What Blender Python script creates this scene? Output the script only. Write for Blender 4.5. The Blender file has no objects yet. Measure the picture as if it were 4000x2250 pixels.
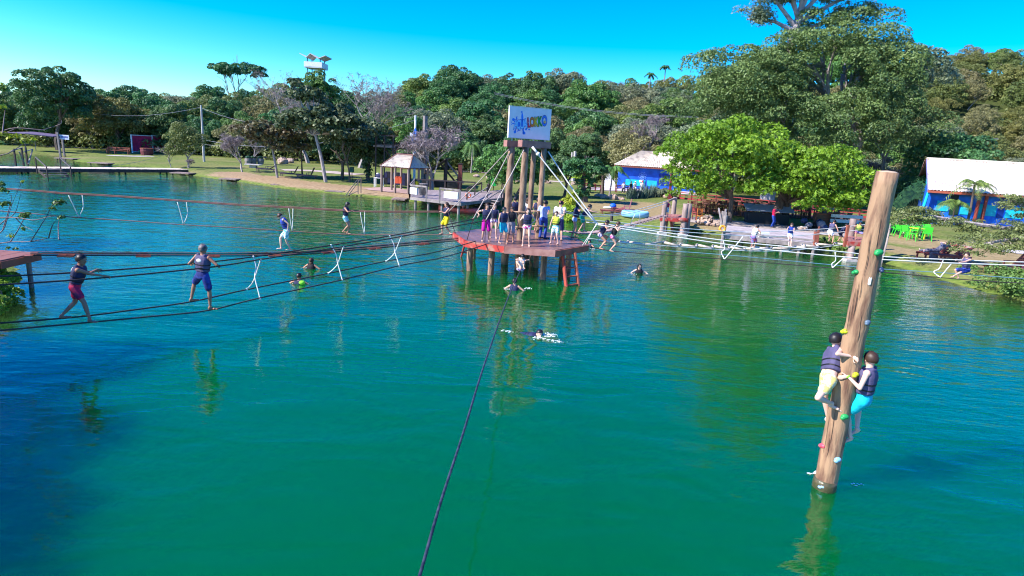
import bpy, math, random
import numpy as np
from mathutils import Vector, Matrix

sc = bpy.context.scene
col = sc.collection
R = random.Random(11)
rng = np.random.default_rng(11)
rad = math.radians

# ---------------------------------------------------------------- camera, sky, sun, exposure
CAM_H = 5.2
FOC = 2340.0                      # focal length in pixels of a 4000 px wide frame
PITCH, ROLL = rad(12.8), rad(3.4)
cF = Vector((0, math.cos(PITCH), -math.sin(PITCH)))
_u0 = Vector((0, math.sin(PITCH), math.cos(PITCH)))
_r0 = Vector((1, 0, 0))
cU = _u0 * math.cos(ROLL) - _r0 * math.sin(ROLL)
cR = _r0 * math.cos(ROLL) + _u0 * math.sin(ROLL)
cam = bpy.data.cameras.new('camera')
cam.sensor_width = 36.0
cam.lens = FOC / 4000.0 * 36.0
cam.clip_start, cam.clip_end = 0.1, 3000
camo = bpy.data.objects.new('camera', cam)
col.objects.link(camo)
camo.matrix_world = Matrix(((cR.x, cU.x, -cF.x, 0), (cR.y, cU.y, -cF.y, 0), (cR.z, cU.z, -cF.z, CAM_H), (0, 0, 0, 1)))
sc.camera = camo
sc.cycles.filter_width = 1.1

SUN_EL = rad(40)
SUN_DIR = Vector((-0.93, -0.37, 0)).normalized()     # horizontal direction towards the sun
world = bpy.data.worlds.new('World')
sc.world = world
world.use_nodes = True
wn, wl = world.node_tree.nodes, world.node_tree.links
sky = wn.new('ShaderNodeTexSky')
sky.sky_type = 'NISHITA'
sky.sun_disc = False
sky.sun_elevation = SUN_EL
sky.sun_rotation = math.atan2(SUN_DIR.x, SUN_DIR.y)
sky.altitude = 300
sky.air_density = 1.0
sky.dust_density = 0.4
sky.ozone_density = 3.0
hsv = wn.new('ShaderNodeHueSaturation')
hsv.inputs['Hue'].default_value = 0.485
hsv.inputs['Saturation'].default_value = 1.75
hsv.inputs['Value'].default_value = 1.0
wl.new(sky.outputs[0], hsv.inputs['Color'])
wtc = wn.new('ShaderNodeTexCoord'); wsx = wn.new('ShaderNodeSeparateXYZ'); wl.new(wtc.outputs['Generated'], wsx.inputs[0])
wr = wn.new('ShaderNodeValToRGB'); wr.color_ramp.elements[0].color = (0.70, 0.95, 1.02, 1); wr.color_ramp.elements[1].color = (0.16, 0.42, 1.2, 1)
_k = wr.color_ramp.elements.new(0.30); _k.color = (0.36, 0.66, 1.12, 1)
wl.new(wsx.outputs['Z'], wr.inputs['Fac'])
wm = wn.new('ShaderNodeMix'); wm.data_type = 'RGBA'; wm.blend_type = 'MULTIPLY'; wm.inputs[0].default_value = 1.0
wl.new(hsv.outputs[0], wm.inputs[6]); wl.new(wr.outputs[0], wm.inputs[7]); wl.new(wm.outputs[2], wn['Background'].inputs['Color'])
wn['Background'].inputs['Strength'].default_value = 0.142
sun = bpy.data.lights.new('sun', 'SUN')
sun.energy = 4.8
sun.angle = rad(0.5)
sun.color = (1.0, 0.94, 0.86)
suno = bpy.data.objects.new('sun', sun)
col.objects.link(suno)
_sd = Vector((SUN_DIR.x * math.cos(SUN_EL), SUN_DIR.y * math.cos(SUN_EL), math.sin(SUN_EL)))
suno.rotation_euler = _sd.to_track_quat('Z', 'Y').to_euler()
suno.location = (-20, -20, 40)
sc.view_settings.view_transform = 'Standard'
sc.view_settings.look = 'None'
sc.view_settings.gamma = 1.0
sc.view_settings.use_curve_mapping = False
sc.view_settings.exposure = 1.0

# ---------------------------------------------------------------- placing helpers
CP = Vector((0, 0, CAM_H))
def ray(x, y): return cF + cR * ((x - 2000) / FOC) - cU * ((y - 1125) / FOC)
def onz(x, y, z=0.0):
    d = ray(x, y); return CP + d * ((z - CAM_H) / d.z)
def aty(x, y, Y):
    d = ray(x, y); return CP + d * (Y / d.y)
def onpl(x, y, a, b):                 # on the vertical plane through plan points a, b
    d = ray(x, y); nx, ny = b[1] - a[1], a[0] - b[0]
    t = (nx * a[0] + ny * a[1]) / (nx * d.x + ny * d.y)
    return CP + d * t
V = Vector

# ---------------------------------------------------------------- object helpers
def thing(name, label, cat, loc, group=None):
    o = bpy.data.objects.new(name, None); col.objects.link(o)
    o.empty_display_size = 0.1
    o.location = loc; o['label'] = label; o['category'] = cat
    if group: o['group'] = group
    return o
def wloc(o):
    p = Vector((0, 0, 0))
    while o is not None: p += o.location; o = o.parent
    return p
def tag(o, label, cat, group=None):
    o['label'] = label; o['category'] = cat
    if group: o['group'] = group
    return o
def dup(o, parent=None, loc=None, rz=None, sc_=None, label=None):
    c = o.copy(); col.objects.link(c)
    if parent is not None: c.parent = parent
    for ch in list(o.children): dup(ch, c)
    if loc is not None: c.location = loc
    if rz is not None: c.rotation_euler = (0, 0, rz)
    if sc_ is not None: c.scale = (sc_,) * 3 if isinstance(sc_, (int, float)) else sc_
    if label: c['label'] = label
    return c

class MB:
    def __init__(s): s.v = []; s.f = []
    def add(s, vs, fs):
        o = len(s.v); s.v += [tuple(v) for v in vs]; s.f += [tuple(i + o for i in f) for f in fs]
        return s
    def frame(s, c, ax, ay, az):      # box from centre and half axes
        c = V(c); vs = []
        for k in (-1, 1):
            for j in (-1, 1):
                for i in (-1, 1): vs.append(c + ax * i + ay * j + az * k)
        return s.add(vs, [(0, 2, 3, 1), (4, 5, 7, 6), (0, 1, 5, 4), (2, 6, 7, 3), (0, 4, 6, 2), (1, 3, 7, 5)])
    def box(s, c, size, rz=0.0):
        ca, sa = math.cos(rz), math.sin(rz)
        return s.frame(c, V((ca, sa, 0)) * size[0] / 2, V((-sa, ca, 0)) * size[1] / 2, V((0, 0, 1)) * size[2] / 2)
    def beam(s, p0, p1, w, h, up=(0, 0, 1)):
        p0, p1 = V(p0), V(p1); d = p1 - p0; L = d.length; d.normalize(); up = V(up)
        if abs(d.dot(up)) > 0.98: up = V((0, 1, 0))
        sd = d.cross(up).normalized(); uu = sd.cross(d)
        return s.frame((p0 + p1) / 2, d * L / 2, sd * w / 2, uu * h / 2)
    def tube(s, pts, r, n=6, cap=True):
        pts = [V(p) for p in pts]; m = len(pts)
        rs = r if isinstance(r, (list, tuple)) else [r] * m
        o = len(s.v); prev = None
        for i, p in enumerate(pts):
            d = (pts[min(i + 1, m - 1)] - pts[max(i - 1, 0)])
            d = d.normalized() if d.length > 1e-9 else V((0, 0, 1))
            if prev is None:
                a = V((0, 0, 1)) if abs(d.z) < 0.9 else V((1, 0, 0))
                sd = d.cross(a).normalized()
            else:
                sd = prev - d * prev.dot(d)
                sd = sd.normalized() if sd.length > 1e-6 else d.orthogonal().normalized()
            prev = sd; u = d.cross(sd)
            for k in range(n):
                a = 2 * math.pi * k / n
                s.v.append(tuple(p + (sd * math.cos(a) + u * math.sin(a)) * rs[i]))
        for i in range(m - 1):
            for k in range(n):
                a, b = o + i * n + k, o + i * n + (k + 1) % n
                s.f.append((a, b, b + n, a + n))
        if cap:
            s.f.append(tuple(o + k for k in range(n - 1, -1, -1)))
            s.f.append(tuple(o + (m - 1) * n + k for k in range(n)))
        return s
    def rings(s, rings, cap=True):    # rings of equal point count
        n = len(rings[0]); o = len(s.v)
        for r in rings: s.v += [tuple(p) for p in r]
        for i in range(len(rings) - 1):
            for k in range(n):
                a, b = o + i * n + k, o + i * n + (k + 1) % n
                s.f.append((a, b, b + n, a + n))
        if cap:
            s.f.append(tuple(o + k for k in range(n - 1, -1, -1)))
            s.f.append(tuple(o + (len(rings) - 1) * n + k for k in range(n)))
        return s
    def ell(s, c, r, n=10, m=6, ax=None):
        c = V(c); ax = ax or (V((1, 0, 0)), V((0, 1, 0)), V((0, 0, 1)))
        r = (r,) * 3 if isinstance(r, (int, float)) else r
        rg = []
        for j in range(m + 1):
            t = math.pi * (j + 0.02) / (m + 0.04); z = -math.cos(t); q = math.sin(t)
            rg.append([c + ax[0] * r[0] * q * math.cos(2 * math.pi * k / n) + ax[1] * r[1] * q * math.sin(2 * math.pi * k / n) + ax[2] * r[2] * z for k in range(n)])
        return s.rings(rg)
    def cap(s, p0, p1, r0, r1, n=9):  # tapered capsule
        p0, p1 = V(p0), V(p1); d = p1 - p0
        if d.length < 1e-5: d = V((0, 0, 1e-4))
        d.normalize(); sd = d.orthogonal().normalized(); u = d.cross(sd); rg = []
        for t in (-0.98, -0.75, -0.4, 0):
            q = math.sqrt(max(0, 1 - t * t)); rg.append([p0 + d * r0 * t + (sd * math.cos(2 * math.pi * k / n) + u * math.sin(2 * math.pi * k / n)) * r0 * q for k in range(n)])
        for t in (0, 0.4, 0.75, 0.98):
            q = math.sqrt(max(0, 1 - t * t)); rg.append([p1 + d * r1 * t + (sd * math.cos(2 * math.pi * k / n) + u * math.sin(2 * math.pi * k / n)) * r1 * q for k in range(n)])
        return s.rings(rg)
    def prism(s, poly, z0, z1):
        n = len(poly)
        vs = [(p[0], p[1], z0) for p in poly] + [(p[0], p[1], z1) for p in poly]
        return s.add(vs, [tuple(range(n - 1, -1, -1)), tuple(range(n, 2 * n))] + [(i, (i + 1) % n, (i + 1) % n + n, i + n) for i in range(n)])
    def mesh(s, name, mat, off=(0, 0, 0), smooth=False):
        me = bpy.data.meshes.new(name)
        me.from_pydata([(v[0] - off[0], v[1] - off[1], v[2] - off[2]) for v in s.v], [], s.f)
        if mat: me.materials.append(mat)
        if smooth: me.polygons.foreach_set('use_smooth', [True] * len(me.polygons))
        me.update()
        return me
    def obj(s, name, mat, parent=None, smooth=False, loc=None):
        if parent is not None: off = wloc(parent); L = V((0, 0, 0))
        else:
            if loc is None:
                a = np.array(s.v); loc = ((a[:, 0].min() + a[:, 0].max()) / 2, (a[:, 1].min() + a[:, 1].max()) / 2, a[:, 2].min())
            off = L = V(loc)
        o = bpy.data.objects.new(name, s.mesh(name, mat, off, smooth)); col.objects.link(o)
        o.location = L
        if parent is not None: o.parent = parent
        return o
def struct(o): o['kind'] = 'structure'; return o
def stuff(o): o['kind'] = 'stuff'; return o

def spline(pts, k=6):
    pts = [V(p) for p in pts]
    if len(pts) < 3: return pts
    P = [pts[0] * 2 - pts[1]] + pts + [pts[-1] * 2 - pts[-2]]; out = []
    for i in range(1, len(P) - 2):
        for j in range(k):
            t = j / k
            out.append(0.5 * ((2 * P[i]) + (P[i + 1] - P[i - 1]) * t + (2 * P[i - 1] - 5 * P[i] + 4 * P[i + 1] - P[i + 2]) * t * t + (3 * P[i] - P[i - 1] - 3 * P[i + 1] + P[i + 2]) * t ** 3))
    out.append(pts[-1]); return out

# ---------------------------------------------------------------- materials
MATS = {}
def mat(name, c, c2=None, sc1=4.0, rough=0.65, bump=0.0, bsc=30.0, metal=0.0, spec=0.4, stretch=(1, 1, 1), vary=0.12, sub=0.0, contrast=(0.35, 0.65)):
    if name in MATS: return MATS[name]
    m = bpy.data.materials.new(name); m.use_nodes = True
    n, l = m.node_tree.nodes, m.node_tree.links; b = n['Principled BSDF']
    tc = n.new('ShaderNodeTexCoord'); mp = n.new('ShaderNodeMapping'); mp.inputs['Scale'].default_value = stretch
    l.new(tc.outputs['Object'], mp.inputs['Vector'])
    nz = n.new('ShaderNodeTexNoise'); nz.inputs['Scale'].default_value = sc1; nz.inputs['Detail'].default_value = 5
    l.new(mp.outputs[0], nz.inputs['Vector'])
    rp = n.new('ShaderNodeValToRGB'); rp.color_ramp.elements[0].position, rp.color_ramp.elements[1].position = contrast
    c2 = c2 or tuple(x * (1 - 2 * vary) for x in c)
    rp.color_ramp.elements[0].color = (*c2, 1); rp.color_ramp.elements[1].color = (*c, 1)
    l.new(nz.outputs['Fac'], rp.inputs['Fac'])
    oi = n.new('ShaderNodeObjectInfo'); hs = n.new('ShaderNodeHueSaturation')
    mr = n.new('ShaderNodeMapRange'); mr.inputs['To Min'].default_value = 1 - vary; mr.inputs['To Max'].default_value = 1 + vary
    l.new(oi.outputs['Random'], mr.inputs['Value']); l.new(mr.outputs[0], hs.inputs['Value']); l.new(rp.outputs[0], hs.inputs['Color'])
    l.new(hs.outputs[0], b.inputs['Base Color'])
    b.inputs['Roughness'].default_value = rough; b.inputs['Metallic'].default_value = metal; b.inputs['Specular IOR Level'].default_value = spec
    if sub: b.inputs['Subsurface Weight'].default_value = sub; b.inputs['Subsurface Radius'].default_value = (0.02, 0.008, 0.004)
    if bump:
        n2 = n.new('ShaderNodeTexNoise'); n2.inputs['Scale'].default_value = bsc; n2.inputs['Detail'].default_value = 4
        l.new(mp.outputs[0], n2.inputs['Vector'])
        bp = n.new('ShaderNodeBump'); bp.inputs['Strength'].default_value = bump; bp.inputs['Distance'].default_value = 0.02
        l.new(n2.outputs['Fac'], bp.inputs['Height']); l.new(bp.outputs[0], b.inputs['Normal'])
    MATS[name] = m
    return m
def leafmat(name, dark, light, trans=0.25, hue_var=0.03):
    if name in MATS: return MATS[name]
    m = bpy.data.materials.new(name); m.use_nodes = True
    n, l = m.node_tree.nodes, m.node_tree.links; b = n['Principled BSDF']
    at = n.new('ShaderNodeAttribute'); at.attribute_name = 'tint'
    rp = n.new('ShaderNodeValToRGB'); rp.color_ramp.elements[0].color = (*dark, 1); rp.color_ramp.elements[1].color = (*light, 1)
    l.new(at.outputs['Fac'], rp.inputs['Fac'])
    oi = n.new('ShaderNodeObjectInfo'); hs = n.new('ShaderNodeHueSaturation')
    mr = n.new('ShaderNodeMapRange'); mr.inputs['To Min'].default_value = 0.5 - hue_var; mr.inputs['To Max'].default_value = 0.5 + hue_var
    l.new(oi.outputs['Random'], mr.inputs['Value']); l.new(mr.outputs[0], hs.inputs['Hue']); l.new(rp.outputs[0], hs.inputs['Color'])
    l.new(hs.outputs[0], b.inputs['Base Color']); b.inputs['Roughness'].default_value = 0.5; b.inputs['Specular IOR Level'].default_value = 0.35
    tr = n.new('ShaderNodeBsdfTranslucent'); mx = n.new('ShaderNodeMixShader'); mx.inputs[0].default_value = trans
    l.new(hs.outputs[0], tr.inputs['Color']); l.new(b.outputs[0], mx.inputs[1]); l.new(tr.outputs[0], mx.inputs[2])
    l.new(mx.outputs[0], n['Material Output'].inputs['Surface'])
    MATS[name] = m
    return m
def plain(name, c, rough=0.5, **k): return mat(name, c, vary=0.04, rough=rough, **k)

M_wood = mat('weathered_wood', (0.34, 0.25, 0.20), (0.20, 0.145, 0.12), 3, 0.75, 0.4, 30, stretch=(1, 1, 0.25))
M_grey = mat('grey_wood', (0.30, 0.255, 0.235), (0.17, 0.145, 0.14), 3, 0.8, 0.4, 25)
M_dark = mat('dark_wood', (0.075, 0.055, 0.05), (0.04, 0.03, 0.03), 3, 0.8, 0.3)
M_deck = mat('stained_deck_board', (0.26, 0.125, 0.105), (0.17, 0.085, 0.08), 2.2, 0.32, 0.15, 40, spec=0.5, vary=0.18)
M_red = mat('faded_red_paint', (0.38, 0.035, 0.028), (0.34, 0.17, 0.13), 2.6, 0.55, 0.2, 30, contrast=(0.36, 0.5))
M_redwood = mat('red_brown_wood', (0.33, 0.095, 0.055), (0.20, 0.06, 0.04), 3, 0.6, 0.2)
M_log = mat('bare_log', (0.36, 0.235, 0.155), (0.15, 0.085, 0.055), 4.0, 0.75, 0.7, 14, stretch=(1.6, 1.6, 0.35), contrast=(0.38, 0.6))
M_rope = mat('dark_rope', (0.055, 0.04, 0.045), None, 60, 0.85, 0.5, 120)
M_rope_red = mat('brown_rope', (0.22, 0.10, 0.085), None, 60, 0.85, 0.5, 120)
M_wrope = mat('white_rope', (0.78, 0.78, 0.72), (0.6, 0.6, 0.55), 50, 0.8, 0.5, 120)
M_white = plain('white_paint', (0.8, 0.8, 0.8))
M_conc = mat('pale_concrete', (0.55, 0.5, 0.46), (0.4, 0.37, 0.35), 3, 0.85, 0.3)
M_stone = mat('pale_stone', (0.50, 0.37, 0.28), (0.28, 0.19, 0.15), 2.5, 0.85, 0.8, 8)
M_black = plain('black_stuff', (0.02, 0.02, 0.025), 0.6)
M_wire = plain('steel_wire', (0.35, 0.36, 0.4), 0.4, metal=0.6)
# ================================================================ TERRAIN
_sp = [(-330, 560), (0, 598), (150, 606), (240, 612), (300, 632), (420, 645), (560, 652), (680, 662), (700, 676), (800, 694), (900, 706), (1000, 722), (1100, 737),
       (1200, 747), (1300, 757), (1400, 768), (1500, 777), (1600, 789), (1750, 792), (1880, 806), (1960, 826), (2080, 842), (2180, 852), (2290, 862), (2400, 872), (2500, 887),
       (2600, 903), (2720, 912), (2830, 922), (2950, 930), (3100, 945), (3230, 980), (3330, 1003), (3430, 1025), (3560, 1062), (3700, 1100), (3850, 1142), (4000, 1180)]
LAKE = [tuple(onz(x, y)[:2]) for x, y in _sp]
LAKE += [(24.5, 22), (27, 12), (28, -5), (24, -30), (0, -40), (-24, -30), (-21, -12), (-16.5, -2), (-15.2, 6), (-14.6, 12), (-14.9, 16.5), (-16.6, 19.5), (-19, 23), (-24.5, 26), (-31, 31), (-42, 46), (-58, 60), (-80, 70), (-120, 78), (-150, 95)]
LK = np.array(LAKE)
def lake_d(x, y):                     # >0 on land
    x = np.asarray(x, float); y = np.asarray(y, float)
    best = np.full(x.shape, 1e9); ins = np.zeros(x.shape, bool)
    for i in range(len(LK)):
        ax, ay = LK[i]; bx, by = LK[(i + 1) % len(LK)]
        dx, dy = bx - ax, by - ay
        t = np.clip(((x - ax) * dx + (y - ay) * dy) / (dx * dx + dy * dy), 0, 1)
        best = np.minimum(best, np.hypot(x - ax - t * dx, y - ay - t * dy))
        c = ((ay > y) != (by > y)) & (x < (bx - ax) * (y - ay) / ((by - ay) if by != ay else 1e-9) + ax)
        ins ^= c
    return np.where(ins, -best, best)
def sstep(t): t = np.clip(t, 0, 1); return t * t * (3 - 2 * t)
def ridge(x): return np.interp(x, [-160, -100, -60, -20, 20, 60, 100, 150, 220], [3, 5.5, 11, 14.5, 15, 18, 25, 33, 40])
def foot(x): return np.interp(x, [-160, -60, 0, 30, 60, 110], [125, 118, 104, 86, 74, 66])
def ground_np(x, y):
    d = lake_d(x, y); x = np.asarray(x, float); y = np.asarray(y, float)
    land = 0.04 + 0.36 * sstep(d / 2.2) + 0.30 * sstep(d / 14) + 0.018 * np.clip(d - 8, 0, 60) + 0.05 * np.sin(x * 0.31 + 1) * np.sin(y * 0.23) * sstep(d / 6)
    hill = ridge(x) * sstep((y - foot(x)) / 85.0) * (1 + 0.10 * np.sin(x * 0.07 + 2) + 0.05 * np.sin(x * 0.19))
    hill = hill - 0.25 * np.clip(y - foot(x) - 95, 0, 400)
    bed = -0.12 - 2.4 * sstep(-d / 6.5)
    return np.where(d > 0, land + np.where(y > 40, hill, 0), bed)
def ground(x, y): return float(ground_np(np.array([x]), np.array([y]))[0])
def ong(x, y, dz=0.0):                # where the line of sight meets the land
    z = 0.7
    for _ in range(12):
        p = onz(x, y, z); z = 0.5 * z + 0.5 * ground(p.x, p.y)
    p = onz(x, y, z); p.z = ground(p.x, p.y) + dz; return p

def grid_mesh(name, xs, ys, zf, m, attr=None, smooth=True):
    X, Y = np.meshgrid(xs, ys); Z = zf(X, Y); nx, ny = len(xs), len(ys)
    v = np.stack([X.ravel(), Y.ravel(), Z.ravel()], 1)
    i = (np.arange(ny - 1)[:, None] * nx + np.arange(nx - 1)[None, :]).ravel()
    q = np.stack([i, i + 1, i + nx + 1, i + nx], 1)
    me = bpy.data.meshes.new(name); me.vertices.add(len(v)); me.vertices.foreach_set('co', v.astype(np.float32).ravel())
    me.loops.add(q.size); me.loops.foreach_set('vertex_index', q.astype(np.int32).ravel())
    me.polygons.add(len(q)); me.polygons.foreach_set('loop_start', (np.arange(len(q)) * 4).astype(np.int32))
    if smooth: me.polygons.foreach_set('use_smooth', [True] * len(q))
    for k, fn in (attr or {}).items():
        a = me.attributes.new(k, 'FLOAT', 'POINT'); a.data.foreach_set('value', np.asarray(fn(X, Y), np.float32).ravel())
    me.update(); me.validate(); me.materials.append(m)
    o = bpy.data.objects.new(name, me); col.objects.link(o); return o

def seg_mask(pts, w):
    P = [tuple(p[:2]) for p in pts]
    def f(X, Y):
        best = np.full(X.shape, 1e9)
        for a, b in zip(P[:-1], P[1:]):
            dx, dy = b[0] - a[0], b[1] - a[1]
            t = np.clip(((X - a[0]) * dx + (Y - a[1]) * dy) / (dx * dx + dy * dy), 0, 1)
            best = np.minimum(best, np.hypot(X - a[0] - t * dx, Y - a[1] - t * dy))
        return np.clip(1.4 - best / w, 0, 1)
    return f
_beach = [ong(x, y) for x, y in ((880, 690), (1000, 705), (1100, 718), (1250, 733), (1400, 744), (1560, 757))]
_beach2 = [ong(x, y) for x, y in ((900, 675), (980, 690), (1120, 695))]
_dry = [ong(x, y) for x, y in ((2350, 810), (2500, 800), (2560, 840))]
_dry2 = [ong(x, y) for x, y in ((2760, 880), (2680, 860))]
_dry3 = [ong(x, y) for x, y in ((3300, 940), (3550, 985), (3750, 1010), (4000, 1060))]
_dry4 = [ong(x, y) for x, y in ((3450, 925), (3700, 960), (3900, 1000))]
mk = [seg_mask(_beach, 4.2), seg_mask(_beach2, 2.2), seg_mask(_dry, 3.2), seg_mask(_dry2, 1.8), seg_mask(_dry3, 1.5), seg_mask(_dry4, 2.6)]
def dirt(X, Y): return np.maximum(mk[0](X, Y), 0.9 * mk[1](X, Y))
def dry(X, Y): return np.maximum.reduce([mk[i](X, Y) for i in (2, 3, 4, 5)])

def ground_mat():
    m = bpy.data.materials.new('grass_ground'); m.use_nodes = True
    n, l = m.node_tree.nodes, m.node_tree.links; b = n['Principled BSDF']; b.inputs['Roughness'].default_value = 0.95; b.inputs['Specular IOR Level'].default_value = 0.1
    tc = n.new('ShaderNodeTexCoord')
    def noise(s, d=5):
        q = n.new('ShaderNodeTexNoise'); q.inputs['Scale'].default_value = s; q.inputs['Detail'].default_value = d; l.new(tc.outputs['Object'], q.inputs['Vector']); return q.outputs['Fac']
    def ramp(f, a, ca, b_, cb):
        q = n.new('ShaderNodeValToRGB'); q.color_ramp.elements[0].position = a; q.color_ramp.elements[0].color = (*ca, 1); q.color_ramp.elements[1].position = b_; q.color_ramp.elements[1].color = (*cb, 1); l.new(f, q.inputs['Fac']); return q.outputs['Color']
    def mix(f, a, b_):
        q = n.new('ShaderNodeMix'); q.data_type = 'RGBA'; l.new(f, q.inputs[0]); l.new(a, q.inputs[6]); l.new(b_, q.inputs[7]); return q.outputs[2]
    def math_(op, a, b_, cl=True):
        q = n.new('ShaderNodeMath'); q.operation = op; q.use_clamp = cl
        for i, x in enumerate((a, b_)):
            if isinstance(x, (int, float)): q.inputs[i].default_value = x
            else: l.new(x, q.inputs[i])
        return q.outputs[0]
    def attr(k): q = n.new('ShaderNodeAttribute'); q.attribute_name = k; return q.outputs['Fac']
    fine = noise(3.0, 8); big = noise(0.16, 4)
    g = ramp(fine, 0.3, (0.085, 0.125, 0.028), 0.7, (0.195, 0.225, 0.060))
    t = ramp(fine, 0.3, (0.23, 0.175, 0.085), 0.7, (0.35, 0.265, 0.14))
    r = ramp(fine, 0.3, (0.38, 0.20, 0.14), 0.75, (0.50, 0.32, 0.23))
    edge = math_('SUBTRACT', attr('edge'), math_('MULTIPLY', fine, 0.5))
    w1 = math_('ADD', math_('MULTIPLY', math_('SUBTRACT', big, 0.48), 2.2), 0)
    c = mix(w1, g, t)
    wd = math_('MULTIPLY', math_('SUBTRACT', math_('ADD', attr('dry'), math_('MULTIPLY', fine, 0.6)), 0.45), 2.0)
    c = mix(wd, c, t)
    wr = math_('MULTIPLY', math_('SUBTRACT', math_('ADD', attr('dirt'), math_('MULTIPLY', fine, 0.9)), 0.75), 2.4)
    c = mix(wr, c, r)
    ge = ramp(fine, 0.3, (0.08, 0.14, 0.025), 0.7, (0.20, 0.25, 0.05))
    c = mix(math_('MULTIPLY', edge, 2.0), c, ge)
    mud = ramp(fine, 0.3, (0.055, 0.045, 0.02), 0.7, (0.13, 0.10, 0.04))
    c = mix(attr('bed'), c, mud)
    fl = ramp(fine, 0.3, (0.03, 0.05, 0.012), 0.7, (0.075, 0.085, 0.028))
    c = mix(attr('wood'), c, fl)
    l.new(c, b.inputs['Base Color'])
    bp = n.new('ShaderNodeBump'); bp.inputs['Strength'].default_value = 0.7; bp.inputs['Distance'].default_value = 0.08
    l.new(noise(9, 6), bp.inputs['Height']); l.new(bp.outputs[0], b.inputs['Normal'])
    return m
def nonuni(stops):
    out = []
    for (a, b_, st) in stops: out += list(np.arange(a, b_, st))
    return np.array(out + [stops[-1][1]])
_xs = nonuni([(-900, -180, 60), (-180, -100, 6), (-100, 60, 0.7), (60, 180, 5), (180, 900, 60)])
_ys = nonuni([(-300, -40, 30), (-40, 0, 4), (0, 100, 0.7), (100, 240, 5), (240, 1500, 90)])
GM = ground_mat()
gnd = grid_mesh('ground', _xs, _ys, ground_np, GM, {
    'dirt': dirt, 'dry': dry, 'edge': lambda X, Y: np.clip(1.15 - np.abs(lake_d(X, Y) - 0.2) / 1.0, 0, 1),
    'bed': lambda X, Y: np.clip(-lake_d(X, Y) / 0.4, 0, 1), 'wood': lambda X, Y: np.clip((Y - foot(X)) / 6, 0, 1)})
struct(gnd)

# ---------------------------------------------------------------- water
def water_mat():
    m = bpy.data.materials.new('lake_water'); m.use_nodes = True
    n, l = m.node_tree.nodes, m.node_tree.links; n.remove(n['Principled BSDF'])
    tc = n.new('ShaderNodeTexCoord')
    def noise(s, st, d=3, dist=0.0, rot=0.0):
        mp = n.new('ShaderNodeMapping'); mp.inputs['Scale'].default_value = st; mp.inputs['Rotation'].default_value = (0, 0, rot); l.new(tc.outputs['Object'], mp.inputs['Vector'])
        q = n.new('ShaderNodeTexNoise'); q.inputs['Scale'].default_value = s; q.inputs['Detail'].default_value = d; q.inputs['Distortion'].default_value = dist; l.new(mp.outputs[0], q.inputs['Vector']); return q.outputs['Fac']
    def bump(h, s, d, prev=None):
        q = n.new('ShaderNodeBump'); q.inputs['Strength'].default_value = s; q.inputs['Distance'].default_value = d; l.new(h, q.inputs['Height'])
        if prev: l.new(prev, q.inputs['Normal'])
        return q.outputs[0]
    calm = n.new('ShaderNodeAttribute'); calm.attribute_name = 'ripple'
    def scaled(h):
        q = n.new('ShaderNodeMath'); q.operation = 'MULTIPLY'; l.new(h, q.inputs[0]); l.new(calm.outputs['Fac'], q.inputs[1]); return q.outputs[0]
    nb = bump(noise(0.55, (0.7, 1.3, 1), 2, 0.6, 0.25), 1.0, 0.055)
    nb = bump(scaled(noise(1.9, (0.5, 1.5, 1), 3, 0.4, -0.12)), 1.0, 0.025, nb)
    mm = n.new('ShaderNodeMath'); mm.operation = 'MULTIPLY'; l.new(noise(5.0, (0.6, 1.4, 1), 4, 0.3, 0.1), mm.inputs[0]); l.new(calm.outputs['Fac'], mm.inputs[1])
    nb = bump(mm.outputs[0], 1.0, 0.008, nb)
    at = n.new('ShaderNodeAttribute'); at.attribute_name = 'shallow'
    rp = n.new('ShaderNodeValToRGB'); e = rp.color_ramp.elements
    e[0].color = (0.0002, 0.116, 0.022, 1); e[1].position = 1; e[1].color = (0.075, 0.105, 0.030, 1)
    k = e.new(0.35); k.color = (0.004, 0.125, 0.016, 1)
    l.new(at.outputs['Fac'], rp.inputs['Fac'])
    df = n.new('ShaderNodeSubsurfaceScattering'); df.falloff = 'BURLEY'; df.inputs['Scale'].default_value = 2.2; df.inputs['Radius'].default_value = (1.2, 1.8, 1.8); l.new(rp.outputs[0], df.inputs['Color'])
    tr = n.new('ShaderNodeBsdfTransparent'); tr.inputs['Color'].default_value = (0.35, 0.75, 0.5, 1)
    mt = n.new('ShaderNodeMath'); mt.operation = 'MULTIPLY_ADD'; mt.inputs[1].default_value = 0.35; mt.inputs[2].default_value = 0.22; l.new(at.outputs['Fac'], mt.inputs[0])
    body = n.new('ShaderNodeMixShader'); l.new(mt.outputs[0], body.inputs[0]); l.new(df.outputs[0], body.inputs[1]); l.new(tr.outputs[0], body.inputs[2])
    gl = n.new('ShaderNodeBsdfGlossy'); gl.inputs['Roughness'].default_value = 0.03; gl.inputs['Color'].default_value = (0.96, 0.98, 1, 1); l.new(nb, gl.inputs['Normal'])
    fr = n.new('ShaderNodeFresnel'); fr.inputs['IOR'].default_value = 1.55; l.new(nb, fr.inputs['Normal'])
    out = n.new('ShaderNodeMixShader'); l.new(fr.outputs[0], out.inputs[0]); l.new(body.outputs[0], out.inputs[1]); l.new(gl.outputs[0], out.inputs[2])
    l.new(out.outputs[0], n['Material Output'].inputs['Surface'])
    return m
wx = nonuni([(-190, -100, 10), (-100, 40, 1.5)]); wy = nonuni([(-60, 0, 6), (0, 100, 1.5), (100, 130, 6)])
water = grid_mesh('lake_water', wx, wy, lambda X, Y: X * 0, water_mat(), {
    'shallow': lambda X, Y: np.clip(1 + lake_d(X, Y) / 5.0, 0, 1) ** 1.6,
    'ripple': lambda X, Y: np.clip(0.25 + np.hypot(X - 0, Y - 9) / 22.0, 0.25, 1.3)})
struct(water)

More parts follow.
